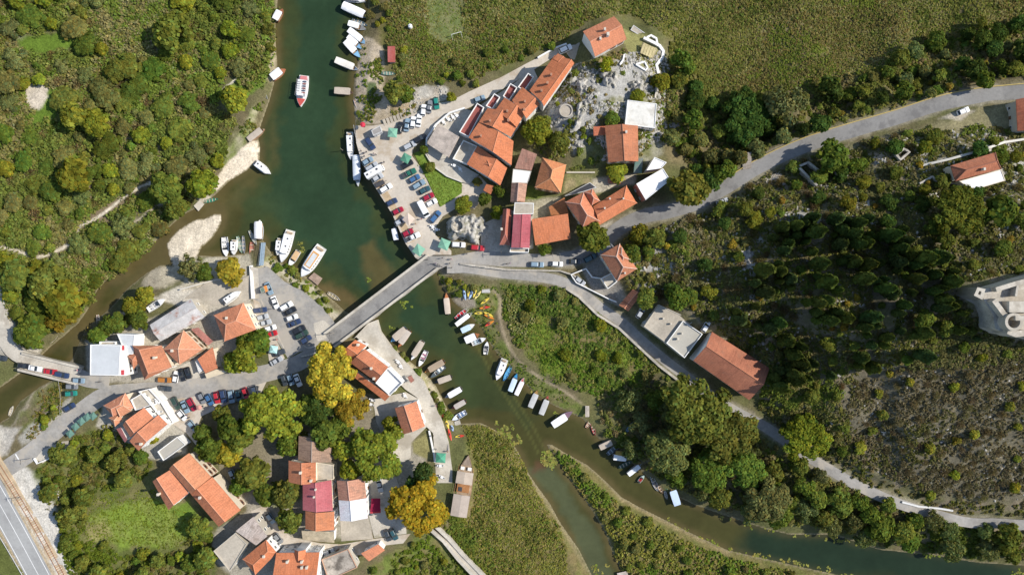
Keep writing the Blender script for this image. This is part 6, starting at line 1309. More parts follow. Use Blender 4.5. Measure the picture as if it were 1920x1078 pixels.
# ------------------------------------------------------------------ bridges
def arched_bridge(name, label, a, b, w, deck, arches, low, thick_mat, wallcol):
 A, Bv = Vector((a.x, a.y, 0)), Vector((b.x, b.y, 0)); L = (Bv - A).length; d = (Bv - A).normalized(); n = Vector((-d.y, d.x, 0)); root = thing(name, label, 'bridge', (0,0,0))
 prof = [(0, deck)]; prof = [(0, deck),(0, low)]
 for c, r in arches:
  prof.append((c - r, low))
  for k in range(1,12): t = math.pi * k / 12; prof.append((c - r * math.cos(t), low + (deck - .75 - low) * math.sin(t)))
  prof.append((c + r, low))
 prof += [(L, low),(L, deck)]
 bm = bmesh.new(); rings = []
 for s in (-w / 2, w / 2): rings.append([bm.verts.new(A + d * x + n * s + Vector((0,0, z))) for x, z in prof])
 for r in rings: bm.faces.new(r)
 for i in range(len(prof)): j = (i + 1) % len(prof); bm.faces.new([rings[0][i], rings[0][j], rings[1][j], rings[1][i]])
 bmesh.ops.recalc_face_normals(bm, faces=bm.faces[:]); bmesh.ops.triangulate(bm, faces=[f for f in bm.faces if len(f.verts) > 4])
 me = bpy.data.meshes.new('arch_body'); bm.to_mesh(me); bm.free(); me.materials.append(M['stone']); link('arch_body', me, root)
 m = MB(); q = [A + n * (w / 2 - .5), A - n * (w / 2 - .5), Bv - n * (w / 2 - .5), Bv + n * (w / 2 - .5)]; m.prism(q, deck + .003, deck + .03); m.build('roadway', thick_mat, root)
 for s in (-1,1):
  m = MB(); k = n * s * (w / 2 - .36); q = [A + k - n * .38, A + k + n * .38, Bv + k + n * .38, Bv + k - n * .38]; m.prism(q, deck - .05, deck + .95); m.build('parapet', M['pale_paving'], root)
 return root
ba, bb = P(812,491, TOWN + .03), P(618,638, TOWN + .03)
arched_bridge('stone_bridge', 'long pale stone bridge with grey roadway linking quay and car park', ba, bb, 6.2, TOWN + .02,[(8,5),(20.5,5.6),(32.5,4.4)], WATER - 1.2, M['asphalt'], WHITE)
occ_line([(812,491),(618,638)],32)
arched_bridge('small_bridge', 'low bridge carrying the queue of cars over the river arm', P(40,677, TOWN + .03), P(150,704, TOWN + .03),6.4, TOWN + .012,[(10,7)], WATER - 1.0, M['pale_paving'], WHITE)
occ_line([(30,675),(155,704)],36)

# ------------------------------------------------------------------ walls, rails, railway
for a in [('bridge_wing_wall', 'curved pale wall from the bridge end around the car park corner', [(620,640),(604,655),(585,664),(566,668)],.45,1.0, None),('retaining_wall', 'pale wall edging the walled car park above the grassy bank', [(500,500),(532,528),(568,548),(604,578),(626,606),(629,616)],.5,1.0, None),
          ('street_wall', 'thin stone wall dividing the street from the riverside lane', [(862,495),(900,500),(950,506),(1000,507),(1050,508),(1075,516),(1100,540)],.5,1.0, None),('garden_path_wall', 'white curving garden path wall beside the pergola frames', [(1206,73),(1225,82),(1236,88),(1243,98),(1241,110),(1230,124),(1234,140)],.9,1.0, WHITE),('garden_loop_wall', 'small white loop wall above the garden path', [(1212,72),(1220,68),(1230,74),(1232,86)],.6,.8, WHITE),
          ('rose_bed_wall', 'white triangular bed wall on the rock garden', [(1192,122),(1210,133),(1214,128),(1208,117),(1192,122)],.5,.6, WHITE),('rock_garden_wall', 'curved white wall under the salmon hilltop house', [(1170,104),(1168,114),(1162,123)],.5,.8, WHITE),('field_edge_wall', 'thin stone wall dropping from the garden towards the white roof', [(1232,140),(1230,165),(1228,185)],.5,.7,(.6,.56,.48)),
          ('terrace_wall', 'white curving wall bounding the hotel terrace above parked cars', [(800,287),(801,262),(818,236),(844,214),(872,205)],.5,1.7, WHITE),('lawn_terrace_wall', 'dark curved edge between lawn and hotel terrace', [(799,290),(812,312),(838,331),(866,342)],.4,.9,(.55,.52,.46)),('drive_wall', 'white wall along the drive to the salmon hilltop house', [(1008,110),(1040,92),(1062,84)],.5,.9, WHITE),
          ('lane_wall', 'long stone wall on the river edge of the riverside lane', [(1060,540),(1085,556),(1120,590),(1160,615),(1195,648),(1235,685),(1270,712)],.8,1.0, None),('yard_wall', 'white walls around the paved yard of the roadside house', [(1126,522),(1110,520),(1098,504),(1070,515),(1080,530),(1110,545),(1140,560),(1155,566)],.35,1.3, WHITE),('promenade_wall', 'low dark wall running along the promenade edge', [(764,690),(782,710),(800,735),(804,734)],.4,.9,(.35,.33,.3)),('promenade_wall', 'low dark kerb wall by the promenade house forecourt', [(803,746),(818,783)],.35,.9,(.3,.28,.26)),('promenade_wall', 'low dark wall near the kayaks on the promenade', [(826,788),(840,828),(841,846)],.35,.9,(.3,.28,.26)),
          ('forecourt_wall', 'white wall around the brown lawn of the promenade house', [(805,806),(814,850),(816,865)],.5,1.0, WHITE),('ramp_wall', 'long pale wall along the pointed boat ramp', [(472,498),(474,530),(476,560)],.9,1.1, WHITE),('north_yard_wall', 'stone wall closing the boat yard above the warehouse', [(340,543),(372,534),(410,524),(430,522)],.4,1.2,(.62,.58,.5)),('garden_terrace_wall', 'pale wall below the hip roofed house garden', [(1062,324),(1115,324)],.4,.7,(.6,.55,.45)),
          ('hill_road_wall', 'pale retaining wall above the hillside house', [(1722,312),(1775,300),(1830,285),(1880,268),(1920,262)],.7,1.0,(.58,.56,.5)),('hill_yard_wall', 'ragged stone wall before the hillside house', [(1722,345),(1746,332),(1752,340),(1790,345)],.6,.9, None),('path_edge_wall', 'broken white stone wall along the upper edge of the bottom lane', [(1690,940),(1720,948),(1760,952),(1785,956)],.6,.6,(.6,.6,.58)),('west_parapet', 'low parapet of the small bridge approach', [(36,661),(70,668),(112,682)],.4,.8,(.55,.52,.46))]:
 stone_wall(a[0], a[1], a[2], a[3], a[4], col=a[5])
# stone causeway at the bottom
root = thing('stone_causeway', 'long double walled stone causeway leaving the golden tree through the meadow', 'causeway', (0,0,0))
for l, w, h in (([(803,985),(832,1010),(860,1045),(905,1092)],1.0,1.9),([(816,982),(842,1006),(868,1036),(915,1084)],1.0,1.9)):
 o = stone_wall('wall', None, l, w, h, mat=M['pale_paving']); o.parent = root; del o['category']
m = MB(); m.prism(PA([(804,985),(815,982),(842,1006),(868,1037),(912,1086),(905,1092),(860,1046),(832,1010)],0),-2.4,-.35); m.build('walkway', M['gravel'], root); occ_line([(808,985),(838,1010),(864,1042),(910,1090)],22)
# roadside rails
def railing(name, label, line, h, col, post=2.4, base=None, r=.05, cat='guard rail'):
 p = smooth_line(line, 6); x, y, z = GZ(p[:, 0], p[:, 1],4)
 if base is not None: z = np.full(len(p), base)
 root = thing(name, label, cat, (0,0,0)); m = MB(); pm = MB(); acc = 0; pts = [Vector((x[i], y[i], z[i] + h)) for i in range(len(p))]
 for a, b in zip(pts[:-1], pts[1:]): m.tube(a, b, r, n=6)
 for i, q in enumerate(pts):
  if i == 0 or (q - last).length > post: pm.tube(q - Vector((0,0, h + .3)), q, r * .8, n=6); last = q
 m.build('rail', M['paint'], root, col); pm.build('rail_posts', M['paint'], root, col)['kind'] = 'stuff'; return root
up = ROADS['upper'][0]
stone_wall('kerb_wall', 'thin yellow kerb wall along the valley edge of the upper road', [tuple(up[i] + np.array([-4.2,-13.5])) for i in range(22, len(up) - 8,2)],.26,.45, col=(.46,.35,.12))
railing('quay_rail', 'thin rail on the quay edge beside the white launch', [(668,240),(672,262),(680,282)],.95,(.5,.5,.5), base=TOWN)
railing('highway_rail', 'grey guard rail on the outer edge of the highway', [(-75,880),(0,1000),(50,1085),(90,1160)],.7,(.45,.45,.45), base=.7, r=.11)
railing('river_railing', 'railing along the shaded river edge beside the parked mint car', [(121,712),(120,745),(116,775)],1.0,(.3,.3,.3), base=TOWN)
def railway():
 root = thing('railway_track', 'narrow rusty railway track on sandy ballast beside the highway', 'railway', (0,0,0)); p = smooth_line([(-62,760),(-20,845),(5,885),(60,975),(118,1080),(170,1180)],10); q = PA(p, .62)
 for s in (-.72,.72):
  m = MB()
  for i in range(len(q) - 1):
   d = q[i + 1] - q[i]; n = np.array([-d[1], d[0]]) / np.linalg.norm(d) * s; a = Vector((*(q[i] + n),.80)); b = Vector((*(q[i + 1] + n),.80)); m.tube(a, b, .09, n=6)
  m.build('rail', M['rust'], root)
 acc = 0; cnt = 0
 for i in range(len(q) - 1):
  L = np.linalg.norm(q[i + 1] - q[i]); ang = math.atan2(*(q[i + 1] - q[i])[::-1])
  while acc < L and cnt < 98:
   c = q[i] + (q[i + 1] - q[i]) * acc / L; acc += .78
   if p[i][1] < 893: continue
   m = MB(); m.box((0,0,0),(.24,1.95,.16), None, 0,.02); o = m.build('sleeper', M['wood'], root, (.60,.50,.40) if cnt % 3 else (.5,.40,.30)); o.location = (c[0], c[1],.68); o.rotation_euler = (0,0, ang); cnt += 1
  acc -= L
 m = MB(); m.prism(PA(band(p, 19),.58),-.6,.58); m.build('ballast', surf('ballast', (.45,.35,.23),.95,.2,.4,3,.5), root)
railway(); occ_line([(-62,760),(5,885),(60,975),(118,1080)],30)

# ------------------------------------------------------------------ parasols, tents, tables, people, posts
def parasol(px, py, w, col, label, z=TOWN, square=True, h=2.7, ang=0, name=None):
 p = P(px, py, z + h); root = thing(name or ('market_umbrella' if square else 'parasol'), label, 'parasol', (p.x, p.y, z), imgrot(ang)); s = w * PX * (CAM_H - z - h) / CAM_H / 2; n = 4 if square else 10; m = MB(); rim = []
 for k in range(n):
  a = 2 * math.pi * (k + .5) / n; r = s * (1.414 if square else 1); rim.append(Vector((r * math.cos(a), r * math.sin(a), h)))
 for k in range(n):
  a, b = rim[k], rim[(k + 1) % n]; t = Vector((0,0, h + s * .42)); mid = (a + b) / 2 * .97 + Vector((0,0,.06)); m.face([a, mid, t]); m.face([mid, b, t]); m.face([a, a - Vector((0,0,.22)), b - Vector((0,0,.22)), b])
 m.build('canopy', M['canvas'], root, col); m = MB(); m.tube((0,0,0),(0,0, h + s * .45),.05); m.build('pole', M['metal'], root)
 m = MB()
 for k in range(n): m.tube((0,0, h - .4), rim[k] * .9 + Vector((0,0,.08 if square else .02)),.02, n=5)
 m.build('rib', M['metal'], root); m = MB(); m.box((0,0,.06),(.6,.6,.12), None, 0,.04); m.build('base', M['dark_metal'], root); return root
MINT = (.20,.40,.29)
for a in [(736,249,17, MINT, 'square green tent beside the row of cars at the kiosk', 6),(761,297,16,(.10,.27,.18), 'dark green tent at the tip of the lawn', 30),(833,458,19, MINT, 'mint green tent at the foot of the rock outcrop', 22),(785,469,18, MINT, 'mint green tent at the corner of quay and bridge', 35),(766,411,17,(.62,.50,.41), 'cream tent among quay stalls and parked cars', 40),(513,655,14,(.42,.66,.64), 'pale blue stall canopy under the car park trees', 10),(826.5,858,18,(.09,.31,.20), 'green tent on the promenade near the restaurant ship', 4)]:
 parasol(a[0], a[1], a[2], a[3], a[4], ang=a[5])
parasol(680,234,10,(.58,.05,.08), 'round red parasol on the quay corner', square=False); parasol(373,764,10,(.58,.30,.24), 'round pink parasol beside red car on the square', square=False)
for i, (a, b, c) in enumerate([(152,790, 'dark green terrace parasol at the street end of the row'),(163,782, 'dark green terrace parasol second from the salmon hips'),(174,780, 'dark green terrace parasol nearest the salmon hips'),(131,813, 'dark green terrace parasol beside the white garden furniture'),(141,800, 'dark green terrace parasol third along the town street'),(316,783, 'dark green parasol on the cafe terrace steps')]):
 parasol(a, b, 12,(.12,.22,.18), c, ang=-40)
root = thing('wine_red_awning', 'wine red awning with scalloped edge in the shaded yard', 'awning', (0,0,0)); cc = [P(696,934,2.6), P(713,934,2.6), P(713,958,2.4), P(695,959,2.4)]
m = MB(); m.prism(cc, 2.45,2.55); m.build('canopy', M['canvas'], root, (.22,.015,.045)); m = MB(); m.prism([P(694,953,2.4), P(714,953,2.4), P(714,961,2.3), P(694,962,2.3)],2.30,2.40); m.build('valance', M['canvas'], root, (.42,.05,.06))
for q in inset(cc, .2): m = MB(); m.tube((q.x, q.y, 0),(q.x, q.y, 2.45),.05); m.build('post', M['metal'], root)
pergola('white_pergola', 'white slatted pergola over parked cars beside the street annex', [(366,676),(378,671),(387,690),(373,700)], TOWN, 2.6,(.70,.69,.66),7)
pergola('red_pergola', 'red brown lattice pergola behind the light salmon roof', [(358,617),(372,614),(400,640),(390,648)], TOWN, 3.4,(.40,.16,.13),10)
pergola('garden_pergola', 'yellowish lattice frames in the hilltop vegetable garden', [(1200,100),(1206,80),(1232,92),(1224,110)],3.6,2.2,(.50,.42,.22),5)
# kayak rack stones, tables
def cafe_table(px, py, label, z=TOWN, group='white cafe tables', ang=0):
 root = thing('cafe_table', label, 'table', P(px, py, z), imgrot(ang), group); m = MB(); m.box((0,0,.74),(.95,.95,.05), None, 0,.02); m.build('table_top', M['paint'], root, WHT); m = MB(); m.tube((0,0,0),(0,0,.72),.05); m.build('leg', M['metal'], root); m = MB(); m.box((0,0,.03),(.5,.5,.06), None, 0,.02); m.build('foot', M['metal'], root)
 for s in (-1,1):
  o = thing('cafe_chair', 'white chair drawn up to ' + label, 'chair', P(px, py, z), imgrot(ang), 'white chairs at the cafe tables'); o.location += Vector((math.cos(imgrot(ang)), math.sin(imgrot(ang)),0)) * .85 * s; o.rotation_euler[2] += 0 if s < 0 else math.pi
  m = MB(); m.box((0,0,.45),(.46,.46,.05), None, 0,.02); m.build('seat', M['paint'], o, WHT); m = MB(); m.box((-.22,0,.72),(.05,.46,.5), None, 0,.02); m.build('backrest', M['paint'], o, WHT)
  for sx in (-1,1):
   for sy in (-1,1): m = MB(); m.tube((sx * .19, sy * .19,0),(sx * .19, sy * .19,.43),.025, n=6); m.build('leg', M['paint'], o, WHT)
TG = [(832,230, 'table on the curved hotel terrace nearest the slatted canopy', .63),(842,225, 'table on the curved hotel terrace, second from the canopy', .63),(850,221, 'table on the curved hotel terrace, third from the canopy', .63),(857,218, 'table on the curved hotel terrace at the road tip', .63),(852,311, 'table in shade below the restaurant terrace', .63),(863,318, 'table in shade beside the lawn edge of the restaurant', .63),(812,426, 'table in the rock shadow near the blue car', TOWN),(819,431, 'table deep in the rock shadow', TOWN),(826,872, 'table on the promenade beyond the green tent', TOWN),(829,893, 'table at the promenade end by the ship gangplank', TOWN),
      (696,757, 'table on the paved yard beside the plane trees', TOWN),(699,749, 'table in front of the lean-to roof', TOWN),(690,766, 'table at the corner of the plane tree yard', TOWN),(285,776, 'table on the upper cafe terrace', 3.5),(300,788, 'table on the lower cafe terrace', 3.5),(296,752, 'table behind the curved cafe parapet', 4.3),(300,771, 'table on the narrow cafe step', 3.5),(118,834, 'table of the street garden furthest downhill', TOWN),(108,842, 'table of the street garden by the hedge', TOWN),(97,850, 'table of the street garden at the low wall', TOWN)]
TG += [(752,686, 'table behind the curved promenade wall', TOWN),(747,678, 'table on the promenade by the restaurant end terrace', TOWN),(760,741, 'table on the white forecourt beside the two tone gable', TOWN)]
pergola('lattice_pergola', 'small red brown lattice shelter at the end of the white restaurant terrace', [(764,707),(771,703),(777,713),(770,718)], TOWN, 2.4,(.28,.10,.07),6)
for a in TG: cafe_table(a[0], a[1], 'white ' + a[2], a[3], ang=R.uniform(0,60))
# terrace of pale garden furniture
m = MB(); m.prism(PA([(66,860),(78,845),(112,828),(128,826),(132,836),(100,855),(80,868)], TOWN + .1),-.6, TOWN + .1); tag(m.build('street_terrace', M['pale_paving']), kind='structure'); occ_poly([(66,860),(78,845),(128,826),(132,836),(80,868)],3)
stone_wall('terrace_kerb', 'low white wall of the street garden terrace', [(66,858),(72,868),(100,856),(132,836)],.3,.9, col=WHITE)

def make_person():
 v = [(0,0,.95),(0,0,1.12),(0,0,1.35),(0,0,1.47),(0,0,1.56),(.02,0,1.68),
         (0,.10,.90),(.03,.12,.50),(-.05,.12,.09),(.12,.13,.04),(0,-.10,.90),(-.03,-.12,.50),(-.10,-.12,.10),(.07,-.13,.04),
         (0,.20,1.40),(-.06,.27,1.12),(.05,.27,.90),(0,-.20,1.40),(.02,-.27,1.12),(.15,-.26,.93)]
 e = [(0,1),(1,2),(2,3),(3,4),(4,5),(0,6),(6,7),(7,8),(8,9),(0,10),(10,11),(11,12),(12,13),(2,14),(14,15),(15,16),(2,17),(17,18),(18,19)]
 rad = [.15,.135,.16,.07,.06,.105,.10,.07,.045,.04,.10,.07,.045,.04,.07,.048,.036,.07,.048,.036]
 for hand, s in ((16,1),(19,-1)):
  hx, hy, hz = v[hand]
  for k, (dx, ln) in enumerate(((-.03,.075),(-.01,.09),(.012,.085),(.032,.07))):
   i = len(v); v.append((hx + dx, hy + .005 * s, hz - .05)); v.append((hx + dx + .015, hy - .01 * s, hz - .05 - ln)); e += [(hand, i),(i, i + 1)]; rad += [.012,.009]
  i = len(v); v.append((hx + .05, hy - .02 * s, hz - .05)); e.append((hand, i)); rad.append(.011)
 me = bpy.data.meshes.new('body_src'); me.from_pydata(v, e, []); o = bpy.data.objects.new('body_src', me); COL.objects.link(o)
 sk = o.modifiers.new('skin', 'SKIN'); o.modifiers.new('sub', 'SUBSURF').levels = 1
 for i, r in enumerate(rad): me.skin_vertices[0].data[i].radius = (r, r)
 me.skin_vertices[0].data[0].use_root = True
 dg = bpy.context.evaluated_depsgraph_get(); m2 = bpy.data.meshes.new_from_object(o.evaluated_get(dg)); bpy.data.objects.remove(o)
 m2.name = 'body'
 for mt in (M['canvas'], M['trousers'], M['skin'], M['rubber']): m2.materials.append(mt)
 for p in m2.polygons:
  c = p.center; p.material_index = 3 if c.z < .10 else 1 if (c.z < .98 and abs(c.y) < .22) else 2 if (c.z > 1.49 or (abs(c.y) > .21 and c.z < 1.08)) else 0
  p.use_smooth = True
 return m2
PM = make_person()
hb_ = MB(); hb_.loft([[Vector((-.015 + r * math.cos(a), r * math.sin(a), z)) for a in [k * math.pi / 5 for k in range(10)]] for r, z in ((.112,1.66),(.118,1.72),(.09,1.79),(.03,1.815))]); HAIR = hb_.build('hair', M['hair']); HAIR_ME = HAIR.data; bpy.data.objects.remove(HAIR)
nb_ = MB(); nb_.mesh([(.115,-.015,1.66),(.115,.015,1.66),(.14,0,1.665),(.112,0,1.70)],[(0,1,2),(0,2,3),(1,3,2)]); nb_.box((.108,.04,1.70),(.02,.025,.015)); nb_.box((.108,-.04,1.70),(.02,.025,.015)); nb_.box((.105,0,1.63),(.02,.05,.012)); NO = nb_.build('face', M['skin']); FACE_ME = NO.data; bpy.data.objects.remove(NO)
def person(px, py, ang, col, label, group, z=TOWN):
 p = P(px, py, z); root = thing('person', label, 'person', p, imgrot(ang), group); link('body', PM, root, col); link('hair', HAIR_ME, root); link('face', FACE_ME, root)
DK = (.04,.045,.06); LT = (.65,.63,.6)
for g, lab, pts in [('people walking at the bridge head', 'person in dark clothing walking on the plaza at the bridge head', [(797,478),(802,487),(830,484),(847,486),(844,494),(847,502)]),('people leaning at the bridge end wall', 'person in dark clothing standing by the wall at the bridge end', [(813,495),(817,494),(821,496),(825,498),(829,500)]),('people on the east street', 'person in dark clothing walking along the east street', [(876,476),(950,495),(956,494)]),
     ('people by the moored launch', 'person standing on the quay beside the white launch', [(678,284),(683,289),(688,286),(684,294),(680,298)]),('people between quay cars', 'person in dark clothing among cars on the quay', [(702,289),(706,291),(721,305),(716,307)]),('people at the quay stalls', 'person in dark clothing near the cream tent', [(791,411),(774,428),(780,420)]),('people on the promenade', 'person in dark clothing walking on the promenade', [(818,760),(813,816),(840,845),(818,841)]),
     ('people on the town street', 'person walking along the town street by the modern house', [(149,693),(190,715),(152,700)]),('people at the square', 'person standing beside parked cars on the square', [(313,768),(318,769),(353,777),(356,782)]),('people in the car park', 'person walking in the car park', [(510,579),(521,636),(519,646)])]:
 for q in pts: person(q[0], q[1], R.uniform(0,360), DK if R.random() < .6 else (R.uniform(.1,.6), R.uniform(.1,.3), R.uniform(.1,.4)), lab, g)
def post(px, py, h, label, z=None, name='utility_pole', arm=True, ang=0):
 p = G(px, py) if z is None else P(px, py, z); root = thing(name, label, 'pole', p, imgrot(ang)); m = MB(); m.tube((0,0,-.5),(0,0, h),.13,.08, n=8); m.build('shaft', M['wood'], root, (.3,.27,.23))
 if arm: m = MB(); m.box((0,0, h - .5),(.12,1.6,.1), None, 0,.02); m.build('cross_arm', M['dark_metal'], root)
post(58,859,5.5, 'thin pole beside the stop line on the town street', TOWN); post(940,474,6, 'thin pole on the pavement below the crimson roof', TOWN); post(1034,478,6, 'thin pole on the pavement near the street tree', TOWN); post(626,624,6, 'thin lamp pole at the car park corner by the bridge', TOWN, 'lamp_post'); post(40,931,5, 'thin pole beside the railway track', .6); post(645,284,5, 'mooring pole standing in the water by the white launch', WATER - 1, 'mooring_pole', False)
root = thing('goal_frame', 'white football goal frame at the edge of the reeds', 'goal', G(856,66)); m = MB(); m.tube((-1.6,-.6,0),(-1.6,-.6,2),.07); m.tube((1.6,.3,0),(1.6,.3,2),.07); m.tube((-1.6,-.6,2),(1.6,.3,2),.07); m.build('frame', M['paint'], root, WHT); m = MB(); m.tube((1.6,.3,2),(2.0,-.9,0),.04); m.tube((-1.6,-.6,2),(-1.2,-1.8,0),.04); m.build('net_stay', M['paint'], root, WHT)
p = G(770,52); root = thing('water_tank', 'small round white tank standing in the reed field', 'tank', p); m = MB(); m.loft([[Vector((r * math.cos(k * math.pi / 6), r * math.sin(k * math.pi / 6), z)) for k in range(12)] for r, z in ((.7,0),(.75,1.2),(.6,1.7),(.2,1.9))]); m.build('tank', M['paint'], root, WHT); m = MB(); m.tube((0,0,1.8),(0,0,2.05),.15); m.build('lid', M['paint'], root, LGREY)
p = G(1061,209); root = thing('stone_cistern', 'round pale stone cistern top on the rocky knoll', 'cistern', p); m = MB(); m.loft([[Vector((r * math.cos(k * math.pi / 14), r * math.sin(k * math.pi / 14), z)) for k in range(28)] for r, z in ((2.2,-1),(2.2,.9),(1.85,.9),(1.85,.45))], caps=(False, True)); m.build('rim', M['stone'], root); m = MB(); m.loft([[Vector((1.8 * math.cos(k * math.pi / 14),1.8 * math.sin(k * math.pi / 14), z)) for k in range(28)] for z in (.3,.5)]); m.build('floor', M['concrete'], root); occ_poly([(1048,196),(1074,196),(1074,222),(1048,222)],2)
# steps
def steps(name, label, a, b, w, n, z0, z1, col=(.6,.56,.48)):
 root = thing(name, label, 'steps', (0,0,0)); A, Bv = P(*a, z0), P(*b, z1); d = (Bv - A); d.z = 0; d.normalize(); s = Vector((-d.y, d.x, 0)) * w / 2
 for k in range(n):
  q = lerp(A, Bv, (k + .5) / n); h = d * (Bv - A).to_2d().length / n * .36; z = z0 + (z1 - z0) * (k + .5) / n; m = MB(); m.prism([q - s - h, q + s - h, q + s + h, q - s + h], z - .5, z + .16); m.build('tread', M['concrete'], root, col)
 return root
steps('garden_steps', 'broad pale steps below the walled garden at the quay', (718,231),(776,210),2.2,9, TOWN, -.1); steps('hill_steps', 'flight of pale steps below the road bend on the hill', (1839,249),(1876,260),3.0,7, G(1839,249).z + .1, G(1876,260).z + .1); steps('road_steps', 'flight of pale steps beside the upper road and stone ruin', (1436,342),(1466,328),2.6,11, G(1436,342).z + .1, G(1466,328).z + .1)
# rock outcrop with a round ruined wall at the plaza
def rock(name, label, poly, h, zb, seed, rough=1.0, cat='rock', col=None, group=None):
 w = PA(poly, zb + h * .5); x0, y0 = w.min(0) - 1; x1, y1 = w.max(0) + 1; st = .36; gx_ = np.arange(x0, x1, st); gy_ = np.arange(y0, y1, st); X, Y = np.meshgrid(gx_, gy_); s = sdist(w, X.ravel(), Y.ravel()) + (fbm(X.ravel() * .6, Y.ravel() * .6, seed, 4) - .5) * 2.6
 r = np.abs(fbm(X.ravel() * .45, Y.ravel() * .45, seed + 3,4) - .5) * 2; z = zb - .6 + sstep(.4,-2.2, s) * (h + .6) * (.72 + .35 * fbm(X.ravel() * .25, Y.ravel() * .25, seed + 5,3)) - (sstep(.22,0, r) + .75 * sstep(.3,0, np.abs(fbm(X.ravel() * 1.05, Y.ravel() * 1.05, seed + 9,3) - .5) * 2)) * rough * sstep(.3,-1, s); q = np.arange(X.size).reshape(X.shape); f = np.stack([q[:-1, :-1], q[:-1,1:], q[1:, 1:], q[1:, :-1]],-1).reshape(-1,4); f = f[(s[f] < .5).any(1)]
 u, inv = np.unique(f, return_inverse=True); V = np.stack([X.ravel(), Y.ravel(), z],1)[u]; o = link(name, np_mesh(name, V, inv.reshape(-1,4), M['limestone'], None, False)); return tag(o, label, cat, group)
M['limestone'] = surf('limestone', (.41,.39,.35),.95,.3,.35,2.2,.9, stain=((.13,.125,.07),.4,.5,.85))  # dark stain also paints crevice shade into the rock, besides dirt and growth
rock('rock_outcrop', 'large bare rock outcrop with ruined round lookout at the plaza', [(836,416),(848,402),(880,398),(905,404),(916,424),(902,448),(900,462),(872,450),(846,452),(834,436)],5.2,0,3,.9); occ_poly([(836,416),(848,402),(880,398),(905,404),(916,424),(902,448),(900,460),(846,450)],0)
root = thing('round_lookout', 'ruined round stone lookout on top of the plaza rock', 'lookout', P(859,424,4.6)); m = MB(); n = 22
rg = [[Vector((r * math.cos(k * 1.75 * math.pi / n + 2.2), r * math.sin(k * 1.75 * math.pi / n + 2.2), z * (1 + .15 * math.sin(k * 1.7)))) for k in range(n + 1)] for r, z in ((2.3,-2.5),(2.2,1.3),(1.6,1.3),(1.6,-.6))]; m.loft(rg, closed=False, caps=(False, False)); m.build('wall', M['stone'], root); m = MB(); m.loft([[Vector((1.7 * math.cos(k * math.pi / 10),1.7 * math.sin(k * math.pi / 10), z)) for k in range(20)] for z in (-1,-.2)]); m.build('floor', M['gravel'], root)
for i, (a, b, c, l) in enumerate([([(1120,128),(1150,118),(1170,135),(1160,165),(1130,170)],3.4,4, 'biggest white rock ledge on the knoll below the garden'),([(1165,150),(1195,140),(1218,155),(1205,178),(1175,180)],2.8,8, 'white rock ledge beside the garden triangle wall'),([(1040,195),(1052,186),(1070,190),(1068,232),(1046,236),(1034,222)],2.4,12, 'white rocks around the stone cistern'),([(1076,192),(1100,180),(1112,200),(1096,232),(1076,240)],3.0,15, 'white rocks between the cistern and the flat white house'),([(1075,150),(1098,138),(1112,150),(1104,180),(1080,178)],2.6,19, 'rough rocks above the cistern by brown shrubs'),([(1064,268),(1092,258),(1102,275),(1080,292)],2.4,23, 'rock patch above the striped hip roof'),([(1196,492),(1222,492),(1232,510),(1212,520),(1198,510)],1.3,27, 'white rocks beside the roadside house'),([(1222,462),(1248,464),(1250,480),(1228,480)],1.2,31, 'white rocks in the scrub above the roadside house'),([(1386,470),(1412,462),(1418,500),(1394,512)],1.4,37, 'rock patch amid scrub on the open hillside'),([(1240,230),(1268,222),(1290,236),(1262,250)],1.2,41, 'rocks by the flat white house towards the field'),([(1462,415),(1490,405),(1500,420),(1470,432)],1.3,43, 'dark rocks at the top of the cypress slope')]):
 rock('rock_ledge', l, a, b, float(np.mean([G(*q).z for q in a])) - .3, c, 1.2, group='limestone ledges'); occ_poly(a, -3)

# ------------------------------------------------------------------ vegetation
def leaf_quads(c, nrm, size, asp=1.25):
 """one quad per leaf clump: centres, normals and sizes -> verts, quads"""
 n = len(c); nrm = nrm / (np.linalg.norm(nrm, axis=1, keepdims=True) + 1e-9)
 h = RN.normal(size=(n, 3)); u = np.cross(nrm, h); u /= np.linalg.norm(u, axis=1, keepdims=True) + 1e-9; v = np.cross(nrm, u)
 su = (size * .5)[:, None]; sv = su * asp
 bend = nrm * su * RN.uniform(-.35,.35,(n, 1))
 V = np.stack([c - u * su * RN.uniform(.6,1.1,(n, 1)) - v * sv + bend, c + u * su * RN.uniform(.7,1.1,(n, 1)) - v * sv * .8, c + u * su * .8 + v * sv + bend, c - u * su + v * sv * RN.uniform(.6,1,(n, 1))],1).reshape(-1,3)
 return V, np.arange(4 * n).reshape(-1,4)
def rdir(n):
 d = RN.normal(size=(n, 3)); return d / np.linalg.norm(d, axis=1, keepdims=True)
def leafcol(n, lobe=None, sp=.22, warm=.12):
 val = RN.normal(1, sp, n).clip(.45,1.6); w = RN.normal(0, warm, n)
 if lobe is not None: val = val * lobe
 return np.stack([val * (1 + w), val, val * (1 - w * .8)],1).clip(.05,2)
